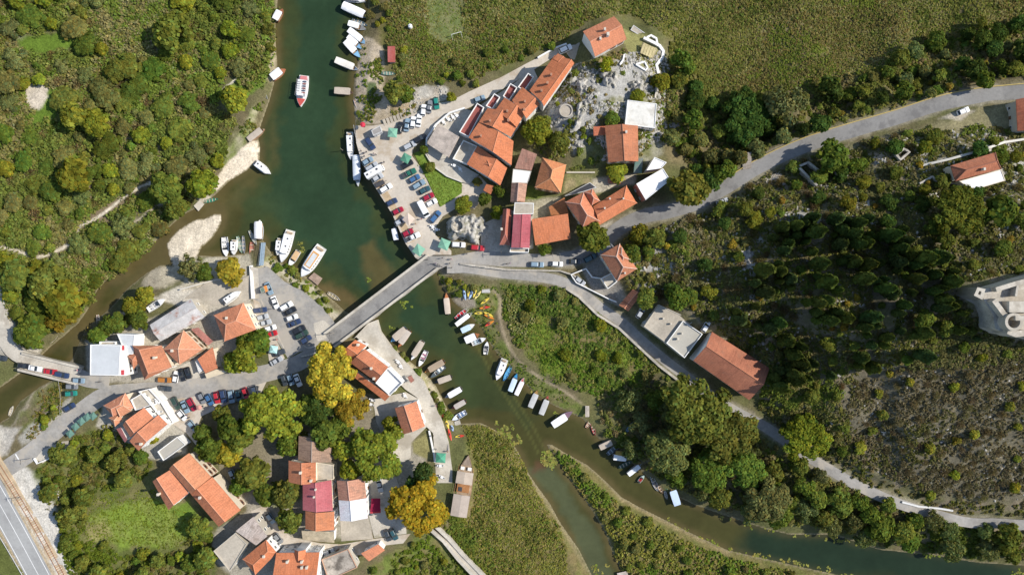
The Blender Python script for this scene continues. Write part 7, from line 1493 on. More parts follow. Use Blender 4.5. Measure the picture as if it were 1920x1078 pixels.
def crown_mesh(nl, nleaf, size, z0=.28, lobe=(.26,.42), spread=.66, dome=.8):
 cs = [];
 ax, ay = RN.uniform(.82,1.18,2)
 for k in range(nl):
  if k > 3 and RN.random() < .16: continue
  a = 2.399963 * k + RN.uniform(-.4,.4); t = (k + .5) / nl; r = spread * math.sqrt(t) * RN.uniform(.85,1.12); z = dome * math.sqrt(max(0,1 - (t * .92) ** 2)) * RN.uniform(.82,1.06) - .12
  cs.append((r * math.cos(a) * ax, r * math.sin(a) * ay, z, RN.uniform(*lobe) * (1 - .25 * t), RN.uniform(.78,1.22)))
 w = np.array([c[3] ** 2 for c in cs]); w /= w.sum(); pick = RN.choice(len(cs), nleaf, p=w); cs = np.array(cs)[pick]
 d = rdir(nleaf); d[:, 2] = np.where(d[:, 2] < -.35,-d[:, 2], d[:, 2]); rr = cs[:, 3:4] * RN.uniform(.45,1.22,(nleaf, 1))
 p = cs[:, :3] + d * rr * np.array([1,1,.85]); n = d * .9 + rdir(nleaf) * .55 + np.array([0,0,.55])
 p[:, 2] = z0 + (1 - z0) * (p[:, 2] + .25) / 1.2
 V, F = leaf_quads(p, n, size * RN.uniform(.6,1.35, nleaf)); return V, F, np.repeat(leafcol(nleaf, cs[:, 4]),4,0)
def willow_mesh(nleaf, size):
 V, F, C = crown_mesh(22, nleaf, size, .2,(.20,.32),.72,.75); n = len(V) // 4; Q = V.reshape(n, 4,3); c = Q.mean(1, keepdims=True); out = c[:, :, :2] / (np.linalg.norm(c[:, :, :2], axis=2, keepdims=True) + .2)
 Q = c + (Q - c) * np.array([.75,.75,1.3]); return Q.reshape(-1,3), F, C
def cypress_mesh(nleaf, size):
 z = RN.uniform(0,1, nleaf) ** .85; r = (np.sin(np.pi * (z * .93 + .07)) ** .75) * (1 - .35 * z) * RN.uniform(.7,1.08, nleaf); a = RN.uniform(0,2 * np.pi, nleaf); k = 1 + .16 * np.sin(a * 3 + z * 5) + .1 * np.sin(a * 7 + z * 17)
 p = np.stack([r * k * np.cos(a), r * k * np.sin(a),.05 + z * .95],1); n = np.stack([np.cos(a), np.sin(a), np.full(nleaf, .5)],1) + rdir(nleaf) * .5; V, F = leaf_quads(p, n, size * RN.uniform(.6,1.3, nleaf),1.0)
 c = np.repeat(p, 4,0); V = c + (V - c) * np.array([1,1,.22]); return V, F, np.repeat(leafcol(nleaf, None, .2,.08),4,0)
def twig_mesh(nleaf, size):
 """a bare brownish bush: thin twigs with few leaves"""
 d = rdir(nleaf); d[:, 2] = np.abs(d[:, 2]); p = d * RN.uniform(.35,1.0,(nleaf, 1)) * np.array([1,1,.9]); n = np.cross(d, rdir(nleaf)) + .3 * rdir(nleaf); V, F = leaf_quads(p, n, size * RN.uniform(.5,1.2, nleaf),2.4); return V, F, np.repeat(leafcol(nleaf, None, .28,.1),4,0)
def trunk_mesh(h=.62, r=.05, limbs=6):
 mb = MB(); mb.tube((0,0,-.08),(.01,0, h * .55), r * 1.25, r * .8,9); mb.tube((.01,0, h * .55),(-.01,.01, h), r * .8, r * .4,8)
 for k in range(limbs):
  a = k * 2.4; s = h * (.42 + .09 * k); mb.tube((0,0, s * .9),(.42 * math.cos(a),.42 * math.sin(a), min(s + .26,.86)), r * .5, r * .14,6)
 me = mb.build('trunk', M['bark']); d = me.data; bpy.data.objects.remove(me); return d
def mk(fn, name, n, *a): return [(lambda t: np_mesh(name, t[0], t[1], M['leaf'], t[2]))(fn(*a)) for _ in range(n)]
CROWN = dict(broad=mk(crown_mesh, 'crown', 6,15,1500,.135), plane=mk(crown_mesh, 'crown', 4,34,6500,.062,.25,(.17,.27),.76,.72), willow=mk(willow_mesh, 'crown', 3,2200,.10),
             cypress=mk(cypress_mesh, 'crown', 4,1100,.34), shrub=mk(crown_mesh, 'foliage', 6,9,620,.20,.0,(.32,.5),.6,.75), twig=mk(twig_mesh, 'foliage', 3,620,.085))
TRUNK = [trunk_mesh(), trunk_mesh(.66,.045,7)]; TRUNK_C = trunk_mesh(.5,.12,0); TRUNK_S = trunk_mesh(.5,.035,5)
KIND = dict(broad=('broadleaf_tree', 'tree', 'crown'), plane=('plane_tree', 'tree', 'crown'), willow=('willow_tree', 'tree', 'crown'), cypress=('cypress_tree', 'tree', 'crown'), shrub=('shrub', 'shrub', 'foliage'), twig=('bare_shrub', 'shrub', 'foliage'))
NPLANT = {}
def plants(kind, pts, r_px, hr, cols, label, group=None, jit=.18, mid=.6):
 """plants whose crowns are centred on photo pixels; r_px crown radius, hr height over radius"""
 pts = np.asarray(pts, float); n = len(pts);
 if not n: return
 r_px = np.broadcast_to(np.asarray(r_px, float),(n,)) * (1.14 if kind in ('broad', 'plane', 'willow') else 1.0); x, y, z = GZ(pts[:, 0], pts[:, 1],3)
 for _ in range(2):
  f = (CAM_H - z) / CAM_H * PX; h = r_px * f * hr; zc = z + h * mid; f2 = (CAM_H - zc) / CAM_H * PX; x = (pts[:, 0] - 960) * f2; y = (539 - pts[:, 1]) * f2; z = height(x, y)
 z = np.maximum(z, WATER + .05); name, cat, part = KIND[kind]
 for i in range(n):
  r = r_px[i] * PX * (CAM_H - z[i]) / CAM_H; root = bpy.data.objects.new(name, None); COL.objects.link(root); root.location = (x[i], y[i], z[i] - .05); root.rotation_euler = (0,0, R.uniform(0,6.28)); root.empty_display_size = .1
  root.scale = (r * R.uniform(1 - jit * .5,1 + jit * .5), r * R.uniform(1 - jit * .5,1 + jit * .5), r * hr * R.uniform(1 - jit, 1 + jit)); tag(root, label, cat, group)
  c = cols[R.randrange(len(cols))]; v = R.uniform(.86,1.14); me = CROWN[kind][R.randrange(len(CROWN[kind]))]; o = link(part, me, root, tuple(min(k * v * R.uniform(.94,1.06),1) for k in c))
  if kind in ('shrub', 'twig'): link('stem', TRUNK_S, root)
  else: link('trunk', TRUNK_C if kind == 'cypress' else TRUNK[i % 2], root)
  NPLANT[name] = NPLANT.get(name, 0) + 1
def darts(poly, n, dmin, occ=True, tries=40, extra=None):
 p = np.asarray(poly, float); lo, hi = p.min(0), p.max(0); out = np.empty((0,2)) if extra is None else np.asarray(extra, float); res = []
 cand = np.stack([RN.uniform(lo[0], hi[0], n * tries), RN.uniform(lo[1], hi[1], n * tries)],1); m = sdist(poly, cand[:, 0], cand[:, 1]) < 0
 if occ: m &= free(cand[:, 0], cand[:, 1])
 for q in cand[m]:
  if len(out) and ((out - q) ** 2).sum(1).min() < dmin * dmin: continue
  out = np.vstack([out, q]); res.append(q)
  if len(res) >= n: break
 return np.array(res).reshape(-1,2)
OLIVE_L = (.116,.136,.034); GREEN_L = (.084,.118,.026); DARK_L = (.048,.078,.022); YG_L = (.150,.165,.026); GOLD = (.33,.285,.030); AMBER = (.27,.21,.034); PLANE_L = (.165,.185,.034); WILL = (.130,.155,.072); GREYG = (.125,.142,.062); BRWN = (.15,.12,.07); DULL = (.125,.125,.050); CYP = (.056,.082,.025)
# named trees of the town and banks
for a in [('plane', 622,705,52,1.25, AMBER, 'huge orange and yellow plane tree beside the riverside restaurant'),('plane', 658,766,33,1.5, AMBER, 'orange tinged plane tree behind the restaurant lean-to'),('plane', 510,775,56,1.15, PLANE_L, 'huge yellow green plane tree along the town street row of cars'),('plane', 590,772,36,1.5, DARK_L, 'dark green plane tree between the orange and the yellow green planes'),('plane', 706,846,54,1.15, PLANE_L, 'wide olive yellow plane tree above the silver car yard'),('plane', 784,945,55,1.15, GOLD, 'golden yellow plane tree at the end of the causeway'),
          ('broad', 431,850,25,1.5,(.23,.19,.03), 'yellow leaved round tree below the town square'),('broad', 475,886,31,1.4, OLIVE_L, 'round olive tree in the lane beyond the yellow leaved tree'),('broad', 395,842,26,1.6, GREEN_L, 'dark green tree by the walled garage'),('broad', 432,800,28,1.7, GREEN_L, 'green tree in the shade behind the square car row'),('broad', 450,824,26,1.6, OLIVE_L, 'olive tree between the yellow tree and the big plane'),('broad', 462,668,30,1.4, YG_L, 'round bright green tree at the street side of the car park'),('broad', 488,640,26,1.5, GREEN_L, 'green tree overhanging red and white cars in the car park'),('broad', 438,680,22,1.4, YG_L, 'light green street tree beside the cream awning'),('broad', 462,636,22,1.5, GREEN_L, 'green tree touching the car park hip roof'),
          ('broad', 641,842,22,1.7, YG_L, 'small bright green tree above the spotted brown roof'),('broad', 655,880,22,1.7, YG_L, 'light green tree at the top of the spotted brown roof'),('broad', 612,812,30,1.6, GREEN_L, 'dark tree over the grey side of the topmost row house'),('broad', 536,925,28,1.5, OLIVE_L, 'dull green tree beside the magenta roof'),('broad', 544,976,24,1.5, OLIVE_L, 'olive tree over the pale blue car in the lane'),('broad', 500,925,28,1.2, GREEN_L, 'low green tree on the shady lawn by the farmhouse lane'),('broad', 540,830,24,1.4, GREEN_L, 'dark tree squeezed between big plane and topmost row house'),('broad', 415,775,20,1.5, OLIVE_L, 'olive tree behind the bright red car of the street row'),('broad', 465,800,24,1.6, GREEN_L, 'dark green tree wedged against the big plane tree'),('broad', 560,830,20,1.4, OLIVE_L, 'olive tree at the shady end of the big plane tree'),('broad', 640,800,26,1.6, GREEN_L, 'dark green tree between orange plane and olive yellow plane'),('broad', 455,908,20,1.3, GREEN_L, 'green tree beside the pale blue car in the shady lane'),('broad', 380,812,18,1.4, GREEN_L, 'dark tree at the shaded corner of the square'),('broad', 735,800,18,1.5, YG_L, 'light green tree beside the promenade house'),('broad', 797,884,22,2.1,(.05,.085,.03), 'dark conifer like tree beside the green promenade tent'),('broad', 772,905,16,2.1,(.05,.085,.03), 'narrow dark tree behind the golden plane'),
          ('broad', 433,508,28,1.1,(.19,.15,.028), 'ochre leaved tree behind the beached boats'),('willow', 356,502,24,1.4, WILL, 'pale willow at the root of the sand bar'),('broad', 383,512,18,1.4, GREEN_L, 'green bushy tree between willow and ochre tree'),('broad', 250,572,20,1.5, YG_L, 'light green tree overhanging the narrow river arm'),('broad', 275,552,20,1.4, YG_L, 'light green tree above the white motorboat on land'),('broad', 215,608,22,1.2, GREEN_L, 'round green tree beside the small grey hut'),('broad', 185,628,20,1.2, GREEN_L, 'round green bush tree behind the modern house'),('broad', 262,598,20,1.3, GREEN_L, 'green tree at the corner of the rusty warehouse'),('broad', 128,560,44,1.1, YG_L, 'broad yellow green tree on the river bend'),('broad', 122,592,28,1.3,(.20,.185,.03), 'golden green tree leaning over the weathered wooden boat'),('broad', 58,622,34,1.1, GREEN_L, 'big round green tree beside the west lane'),('broad', 88,530,34,1.2, OLIVE_L, 'round olive tree on the bank above the river bend'),('broad', 28,520,34,1.2, OLIVE_L, 'round olive tree at the picture edge above the west lane'),
          ('broad', 444,187,30,1.5, YG_L, 'bright yellow green tree on the far bank by the white roofed boat'),('broad', 312,354,30,1.4, GREEN_L, 'dark green round tree where the footpath meets the bank'),('broad', 381,346,29,1.4,(.125,.145,.024), 'yellow green tree beside the concrete landing'),('broad', 334,388,27,1.3, OLIVE_L, 'round olive tree below the dark green one on the bank'),('broad', 140,330,36,1.2, YG_L, 'broad light green tree in the middle of the far thicket'),('broad', 322,60,34,1.3, OLIVE_L, 'round olive tree standing in grey reeds'),('broad', 140,218,30,1.3,(.15,.15,.03), 'yellowish tree beside the lush meadow strip'),('broad', 180,232,26,1.3, YG_L, 'light green tree close to the yellowish one'),
          ('broad', 1110,446,30,1.5, GREEN_L, 'round green street tree beside the broad plain orange roof'),('broad', 1290,355,36,1.4,(.11,.115,.03), 'big olive tree touching the white stepped roofs'),('broad', 1197,440,20,1.5, YG_L, 'bright green tree on the road bank above the crossing hips'),('broad', 1180,478,22,1.4, GREEN_L, 'green tree beside the crossing hip roof'),('broad', 1228,448,22,1.3, OLIVE_L, 'olive tree on the bank of the upper road'),('broad', 740,174,25,1.3, OLIVE_L, 'dark round olive tree by the sandy bank'),('broad', 762,176,20,1.3, GREEN_L, 'green tree paired with the olive one at the sandy bank'),('broad', 846,183,11,1.4, YG_L, 'small round bright tree on the uphill road'),('broad', 1006,246,27,1.3, YG_L, 'light green tree between hotel and cistern'),('broad', 1017,232,18,1.3, OLIVE_L, 'small olive tree under the round cistern'),('broad', 1050,268,20,1.4, OLIVE_L, 'olive tree on the knoll above the striped hip roof'),('broad', 1136,122,13,1.4,(.17,.185,.02), 'bright yellow green tree under the salmon hilltop house'),('broad', 1240,154,20,1.3, YG_L, 'round green tree at the foot of the white garden wall'),('broad', 1156,321,24,.75, YG_L, 'vine covered arbour beside the bright red car'),('broad', 1195,180,14,1.2, YG_L, 'light green bush tree above the flat white house'),('broad', 1148,224,15,1.2, GREEN_L, 'dark green tree left of the brown tiled house'.replace(' left of', ' near')),
          ('broad', 868,384,17,1.1, YG_L, 'bright green hedge tree behind the plaza rock'),('broad', 908,374,14,1.6, GREEN_L, 'green tree beside the low orange annex'),('broad', 936,360,12,1.8, GREEN_L, 'small green tree between restaurant and old row house'),('broad', 932,398,12,1.5, YG_L, 'small light green tree above the half roof house'),('broad', 796,281,10,1.4, GREEN_L, 'little round tree at the tip of the lawn'),('broad', 806,314,11,1.2, OLIVE_L, 'little olive tree in the middle of the lawn edge'),('broad', 1020,468,14,1.2, GREEN_L, 'small tree in front of the broad plain orange roof'),('broad', 895,341,9,1.1,(.16,.15,.05), 'small pale bush tree on the kiosk apron'),('broad', 288,822,12,1.4,(.20,.20,.025), 'yellow green tree in the yard of the double gables'),
          ('plane', 1302,770,62,1.2, OLIVE_L, 'huge light olive tree below the long brown red hall'),('plane', 1365,812,50,1.2, OLIVE_L, 'large olive tree next to the huge one below the hall'),('plane', 1250,850,46,1.2, GREYG, 'large grey green tree at the water near the last pale blue boat'),('plane', 1330,880,44,1.1, GREEN_L, 'large green tree by the dirt clearing'),('plane', 1440,940,46,1.2, GREYG, 'large grey green tree on the bank below the bottom lane'),('plane', 1395,880,40,1.2, GREEN_L, 'dark green tree beside the dirt clearing'),('plane', 1510,820,42,1.2,(.125,.14,.022), 'yellow green tree arching over the bottom lane'),('willow', 1478,196,42,1.2, WILL, 'pale silver green willow in the reed field'),('plane', 1400,225,44,1.1, DARK_L, 'dark tree at the corner of the reed field'),('broad', 1560,296,32,1.4, GREEN_L, 'green tree beside the roofless stone hut'),('plane', 1800,395,46,1.2,(.10,.115,.026), 'large tree below the hillside house'),('broad', 1870,400,34,1.3, GREEN_L, 'green tree on the slope under the white terrace slab'),('broad', 1212,560,20,1.4, OLIVE_L, 'olive tree behind the little salmon cottage'),('broad', 1270,560,26,1.3, GREEN_L, 'green tree above the concrete block building')]:
 k, px, py, r, hr, c, lab = a; plants(k, [(px, py)], r, hr, [c], lab, None, .05)
 if k != 'shrub': occ_line([(px, py),(px + .1, py)], r * 1.3)
plants('cypress', [(1476,640),(1488,664),(1484,700),(1466,722),(1500,680),(1462,606)],[13,12,12,11,12,12],5.6,[CYP], 'tall dark cypress throwing its shadow on the long hall', 'cypresses beside the long hall', .1,.5)
occ_line(up[::2],46)
# wild trees and shrubs by area
FAR = [(0,-10),(505,-10),(512,70),(505,130),(470,170),(425,150),(400,200),(440,230),(412,300),(380,350),(330,400),(270,470),(190,530),(150,590),(90,620),(25,590),(0,560)]
fp = darts(FAR, 84,32)
plants('broad', fp[:26], RN.uniform(15,30,26),.62,[OLIVE_L, DULL], 'rounded olive tree in the thicket across the river', 'olive trees of the far thicket')
plants('broad', fp[26:48], RN.uniform(13,27,22),.62,[GREEN_L], 'rounded green tree in the thicket across the river', 'green trees of the far thicket')
plants('willow', fp[48:64], RN.uniform(13,25,16),.6,[GREYG], 'greyish green tree in the thicket across the river', 'grey green trees of the far thicket'); plants('broad', fp[64:], RN.uniform(13,22, max(0, len(fp) - 64)),.95,[YG_L], 'light yellow green tree in the thicket across the river', 'yellow green trees of the far thicket')
sp = darts(FAR, 58,20, extra=fp)
plants('shrub', sp[:34], RN.uniform(8,15,34),1.0,[OLIVE_L, DULL], 'low olive shrub in the thicket across the river', 'olive shrubs of the far thicket'); plants('shrub', sp[34:], RN.uniform(8,14, len(sp) - 34),1.0,[GREEN_L], 'low green shrub in the thicket across the river', 'green shrubs of the far thicket')
tp = darts(FAR, 55,20, extra=np.vstack([fp, sp])); plants('twig', tp, RN.uniform(9,17, len(tp)),.9,[(.16,.135,.06),(.165,.13,.075)], 'bare brownish shrub in the thicket across the river', 'bare shrubs of the far thicket')
NORTH = [(1245,150),(1260,100),(1310,110),(1335,190),(1400,180),(1520,165),(1640,130),(1780,60),(1920,30),(1920,160),(1800,172),(1700,205),(1580,245),(1440,300),(1330,362),(1300,320),(1250,260)]
npnt = darts(NORTH, 60,24); k = len(npnt)
plants('broad', npnt[:k // 2], RN.uniform(13,22, k // 2),1.4,[GREEN_L, DARK_L], 'dark green tree between upper road and reed field', 'green trees along the upper road'); plants('broad', npnt[k // 2:], RN.uniform(11,19, k - k // 2),1.35,[OLIVE_L, GREYG, DULL], 'olive tree between upper road and reed field', 'olive trees along the upper road')
nsp = darts(NORTH, 30,15, extra=npnt); plants('shrub', nsp, RN.uniform(7,12, len(nsp)),1.0,[OLIVE_L, GREEN_L, (.16,.14,.03)], 'shrub on the bank between upper road and reed field', 'shrubs along the upper road')
BELOW = [(1130,770),(1180,745),(1290,730),(1400,800),(1480,850),(1600,920),(1750,975),(1925,1005),(1925,1050),(1810,1044),(1650,1018),(1560,990),(1440,975),(1300,930),(1215,880),(1130,815)]
bp = darts(BELOW, 46,26); k = len(bp)
plants('broad', bp[:k // 2], RN.uniform(15,26, k // 2),1.35,[GREEN_L, OLIVE_L], 'green tree in the wood between bottom lane and river', 'green trees below the bottom lane'); plants('willow', bp[k // 2:], RN.uniform(15,25, k - k // 2),1.3,[WILL, GREYG], 'pale willowy tree in the wood between bottom lane and river', 'willows below the bottom lane')
HILL = [(1195,455),(1260,415),(1330,400),(1440,330),(1500,300),(1600,275),(1700,250),(1800,240),(1925,250),(1925,520),(1800,530),(1790,600),(1830,650),(1700,680),(1600,700),(1560,770),(1590,860),(1480,780),(1440,700),(1330,600),(1220,545)]
CYPZ = [(1455,415),(1560,400),(1700,415),(1800,500),(1806,560),(1840,640),(1720,672),(1560,720),(1460,740),(1440,640),(1370,600),(1420,520)]
cp = darts(CYPZ, 190,12); cp = cp[fbm(cp[:, 0] * .022, cp[:, 1] * .035,131,3) > .42]; plants('cypress', cp, 6.5 + 8.5 * RN.random(len(cp)) ** 1.4,4.8,[CYP, (.075,.095,.026),(.05,.075,.03)], 'dark slender cypress on the slope under the fort', 'cypresses under the fort', .34,.5)
ht = darts(HILL, 58,26, extra=cp); k = len(ht)
plants('broad', ht[:k // 2], RN.uniform(11,19, k // 2),1.25,[GREEN_L, DARK_L], 'green tree scattered on the rocky hillside', 'green trees on the hillside'); plants('broad', ht[k // 2:], RN.uniform(10,17, k - k // 2),1.2,[OLIVE_L, (.13,.135,.025)], 'olive tree scattered on the rocky hillside', 'olive trees on the hillside')
hs = darts(HILL, 44,15, extra=np.vstack([cp, ht])); plants('shrub', hs, RN.uniform(6,11, len(hs)),1.0,[OLIVE_L, GREEN_L, DULL, (.2,.15,.03)], 'small shrub scattered on the rocky hillside', 'shrubs on the hillside'); hw = darts(HILL, 60,14, extra=np.vstack([cp, ht, hs])); plants('twig', hw, RN.uniform(7,13, len(hw)),.9,[(.15,.115,.075), BRWN], 'bare brown shrub scattered on the rocky hillside', 'bare shrubs on the hillside')
DRY = [(1600,720),(1700,690),(1840,660),(1925,650),(1925,945),(1760,935),(1610,870),(1570,790)]
dp = darts(DRY, 20,36); plants('shrub', dp, RN.uniform(8,14, len(dp)),1.0,[OLIVE_L, YG_L, (.15,.15,.03)], 'round green shrub on the dry brown slope', 'shrubs on the dry slope'); dw = darts(DRY, 90,15, extra=dp); plants('twig', dw, RN.uniform(7,12, len(dw)),.8,[(.15,.125,.088),(.135,.118,.09)], 'bare brown shrub on the dry slope below the fort', 'bare shrubs on the dry slope')
MEAD = [(945,535),(1055,540),(1150,605),(1245,695),(1190,722),(1110,742),(1040,715),(975,655),(945,590)]
mp = darts(MEAD, 16,24); plants('shrub', mp, RN.uniform(8,16, len(mp)),.9,[GREEN_L, YG_L, DULL, (.1,.13,.02)], 'green shrub in the overgrown meadow by the riverside lane', 'shrubs in the lane meadow')
SWT = [(70,880),(115,840),(200,795),(285,868),(275,900),(165,928),(156,1008),(230,1040),(340,1036),(372,985),(400,1000),(385,1085),(140,1085),(108,985)]
wp_ = darts(SWT, 16,36); plants('broad', wp_, RN.uniform(15,26, len(wp_)),1.25,[OLIVE_L, GREEN_L], 'round tree around the meadow by the railway', 'trees around the railway meadow'); ws = darts(SWT, 26,19, extra=wp_); plants('shrub', ws, RN.uniform(8,14, len(ws)),.9,[OLIVE_L, GREEN_L, YG_L], 'green shrub around the meadow by the railway', 'shrubs around the railway meadow')
SPIT = [(1050,865),(1100,890),(1160,945),(1240,990),(1360,1045),(1480,1070),(1500,1085),(1190,1085),(1150,1010),(1110,950),(1070,905)]
ss = darts(SPIT, 24,22); plants('shrub', ss, RN.uniform(7,13, len(ss)),1.0,[GREEN_L, OLIVE_L, DULL], 'green shrub on the tongue of land between river and weedy channel', 'shrubs on the river tongue')
for poly, n, lab, grp in (([(672,0),(740,0),(735,60),(760,90),(760,150),(735,150),(720,60),(690,45)],12, 'shrub behind the upper row of moored boats', 'shrubs behind the moored boats'),([(800,130),(900,95),(1000,90),(1080,60),(1060,85),(960,125),(880,165),(820,155)],14, 'shrub along the outer edge of the uphill road', 'shrubs beside the uphill road'),([(1010,150),(1080,120),(1110,140),(1060,180),(1020,250),(985,260),(1100,330),(1130,300),(1125,240),(1040,200)],12, 'shrub among rocks of the knoll', 'shrubs on the knoll'),([(1240,250),(1290,245),(1330,300),(1320,350),(1270,330),(1245,300)],6, 'shrub beside the garden plots below the upper road', 'shrubs by the garden plots'),([(510,475),(560,510),(600,545),(634,585),(622,592),(580,558),(540,525),(512,500)],10, 'shrub on the grassy bank below the car park', 'shrubs below the car park'),([(822,518),(870,532),(925,540),(880,545),(850,560)],6, 'shrub on the bank beside the bridge end', 'shrubs at the bridge end'),([(740,652),(800,706),(838,768),(842,792),(826,776),(790,708),(734,656)],9, 'shrub on the bank strip below the promenade', 'shrubs below the promenade'),([(740,1030),(805,1010),(880,1078),(690,1078)],8, 'shrub in the meadow beside the stone causeway', 'shrubs by the causeway'),([(80,780),(118,750),(110,790),(70,810)],4, 'shrub on the bank behind the mint green car', 'shrubs behind the river railing')):
 q = darts(poly, n, 11); plants('shrub', q, RN.uniform(6,11.5, len(q)),1.05,[GREEN_L, OLIVE_L, DULL, YG_L], lab, grp)

unocc(MEADOWS[4:])
# ---- ground cover nobody could count
def cover(name, poly, dens, kq, size, hgt, pal, label_occ=True, spread=.5, up=.45, clump=0.0, thresh=0.0, flat=False, zfix=None):
 """one mesh of small leaf clumps over a photo-pixel outline; dens per square metre, kq leaves per clump"""
 p = np.asarray(poly, float).copy(); p[p[:, 0] <= 2,0] -= 170; p[p[:, 1] <= 2,1] -= 170; p[p[:, 0] >= 1918,0] += 170; p[p[:, 1] >= 1076,1] += 130; poly = p
 a = abs(sum(p[i][0] * p[(i + 1) % len(p)][1] - p[(i + 1) % len(p)][0] * p[i][1] for i in range(len(p)))) / 2 * PX * PX; n = int(a * dens * 1.6); lo, hi = p.min(0) - 6, p.max(0) + 6
 c = np.stack([RN.uniform(lo[0], hi[0], n * 3), RN.uniform(lo[1], hi[1], n * 3)],1); nz = fbm(c[:, 0] * .05, c[:, 1] * .05,71,4); m = sdist(poly, c[:, 0], c[:, 1]) + (nz - .5) * 16 < 0
 if label_occ: m &= free(c[:, 0], c[:, 1])
 if thresh: m &= fbm(c[:, 0] * .03, c[:, 1] * .03,83,4) + RN.normal(0,.05, len(c)) > thresh
 c = c[m][:int(a * dens)]; n = len(c)
 if not n: return None, None, None
 if zfix is None: x, y, z = GZ(c[:, 0], c[:, 1],2); z = np.maximum(z, WATER)
 else: z = np.full(n, zfix); f = (CAM_H - z) / CAM_H * PX; x = (c[:, 0] - 960) * f; y = (539 - c[:, 1]) * f
 rad = RN.uniform(.5,1.3, n) * spread; base = np.stack([x, y, z],1); base = np.repeat(base, kq, 0); rr = np.repeat(rad, kq); N = n * kq; d = rdir(N); d[:, 2] = np.abs(d[:, 2])
 hh = np.repeat(RN.uniform(.5,1.2, n) * hgt, kq)
 pos = base + d * (rr * RN.uniform(.3,1, N))[:, None] * np.array([1,1,0]) + np.stack([np.zeros(N), np.zeros(N),.04 + d[:, 2] * hh * RN.uniform(.6,1, N)],1)
 nr = d * (1 - up) + rdir(N) * .55 + np.array([0,0, up]) if not flat else np.tile([0,0,1.0],(N, 1)) + rdir(N) * .06
 V, F = leaf_quads(pos, nr, size * RN.uniform(.6,1.4, N),1.3 if not flat else .9); pal = np.asarray(pal); zone = np.clip(fbm(x * .06, y * .06,91,4) * 2.6 - .8,0,.999); idx = np.clip((zone * len(pal) + RN.normal(0,.7, n)).astype(int),0, len(pal) - 1)
 col = np.repeat(pal[idx] * RN.uniform(.86,1.18,(n, 1)), kq, 0) * leafcol(N, None, .15,.07); return V, F, np.repeat(col, 4,0)
def stuff(name, parts):
 parts = [q for q in parts if q[0] is not None]; off = 0; Vs, Fs, Cs = [],[],[]
 for v, f, c in parts: Vs.append(v); Fs.append(f + off); Cs.append(c); off += len(v)
 o = link(name, np_mesh(name, np.vstack(Vs), np.vstack(Fs), M['leaf'], np.vstack(Cs)), None, (1,1,1)); return tag(o, kind='stuff')
REEDP = [(.15,.15,.05),(.17,.155,.07),(.13,.145,.038),(.185,.17,.09),(.15,.115,.055),(.12,.14,.034)]
GREYP = [(.22,.205,.13),(.26,.24,.165),(.19,.185,.10),(.17,.18,.085)]
SCRP = [(.13,.14,.045),(.155,.145,.065),(.11,.14,.034),(.165,.15,.075),(.18,.15,.095),(.13,.15,.05)]
HILP = [(.11,.108,.055),(.10,.115,.036),(.13,.118,.072),(.085,.10,.030),(.125,.122,.045),(.155,.14,.10)]
DRYP = [(.145,.130,.092),(.125,.112,.08),(.165,.15,.115),(.12,.118,.065),(.115,.12,.05)]
LUSHP = [(.10,.15,.025),(.12,.15,.035),(.09,.125,.025),(.15,.15,.05),(.085,.12,.03)]
TOP = [(745,-12),(812,-12),(800,62),(835,82),(868,56),(872,-12),(1940,-12),(1930,50),(1700,145),(1560,165),(1400,190),(1330,190),(1300,130),(1255,70),(1180,25),(1100,40),(1060,70),(900,145),(790,160),(750,150),(725,70)]
stuff('reed_bed', [cover('r', [(1350,0),(1720,0),(1650,120),(1480,165),(1340,175),(1300,90)],1.6,5,.34,.45,[(.125,.10,.05),(.105,.10,.04),(.14,.115,.06)], spread=.5, up=.55, thresh=.44), cover('r', TOP, .35,9,.36,.8,[(.085,.105,.03),(.10,.11,.035),(.12,.10,.05)], spread=.9, thresh=.52), cover('r', TOP, 4.6,4,.34,.38, REEDP, spread=.45, up=.6), cover('r', [(735,40),(800,95),(880,70),(960,60),(900,135),(770,150),(740,120)],2.0,4,.34,.4, LUSHP, spread=.5, up=.6), cover('r', [(780,-10),(894,-10),(890,75),(850,90),(795,100),(780,60)],1.6,4,.26,.1,[(.15,.17,.055),(.13,.165,.045),(.17,.165,.07)], spread=.5, up=.8)])
stuff('grey_reeds', [cover('r', q, 4.0,4,.42,1.0, GREYP, spread=.4, up=.2) for q in ([(152,30),(190,-10),(335,-10),(332,40),(285,80),(330,112),(370,88),(425,135),(330,132),(250,112),(200,90),(150,90)],[(0,30),(45,20),(60,60),(20,80)],[(205,410),(290,420),(280,470),(215,480)],[(950,555),(985,560),(1000,600),(985,635),(955,615)])])
stuff('thicket_undergrowth', [cover('r', FAR, .60,34,.46,1.5,[(.115,.135,.038),(.14,.145,.05),(.105,.135,.03),(.15,.14,.06),(.17,.145,.085),(.12,.15,.036)], spread=2.2, up=.5, thresh=.36), cover('r', FAR, 1.6,5,.36,.4, SCRP + [(.17,.135,.085)], spread=.6)])
stuff('roadside_undergrowth', [cover('r', NORTH, .5,28,.5,1.1, SCRP, spread=1.4), cover('r', [(1255,80),(1310,100),(1345,200),(1300,240),(1250,240)],.6,26,.5,1.0, SCRP, spread=1.3)])
stuff('hillside_scrub', [cover('r', HILL, .55,28,.42,.8, HILP + SCRP[:3], spread=1.4, up=.5, thresh=.34), cover('r', HILL, 1.2,5,.36,.4, HILP, spread=.6), cover('r', [(1430,690),(1560,715),(1610,865),(1500,835),(1425,770)],.8,26,.44,.9, HILP + SCRP[:3], spread=1.2), cover('r', [(1770,520),(1930,490),(1930,530),(1800,560),(1860,625),(1930,645),(1930,670),(1790,690),(1690,690),(1760,600)],.8,24,.44,.8, HILP, spread=1.2), cover('r', [(1150,440),(1200,425),(1220,550),(1180,540)],.5,26,.44,.9, SCRP, spread=1.1)])
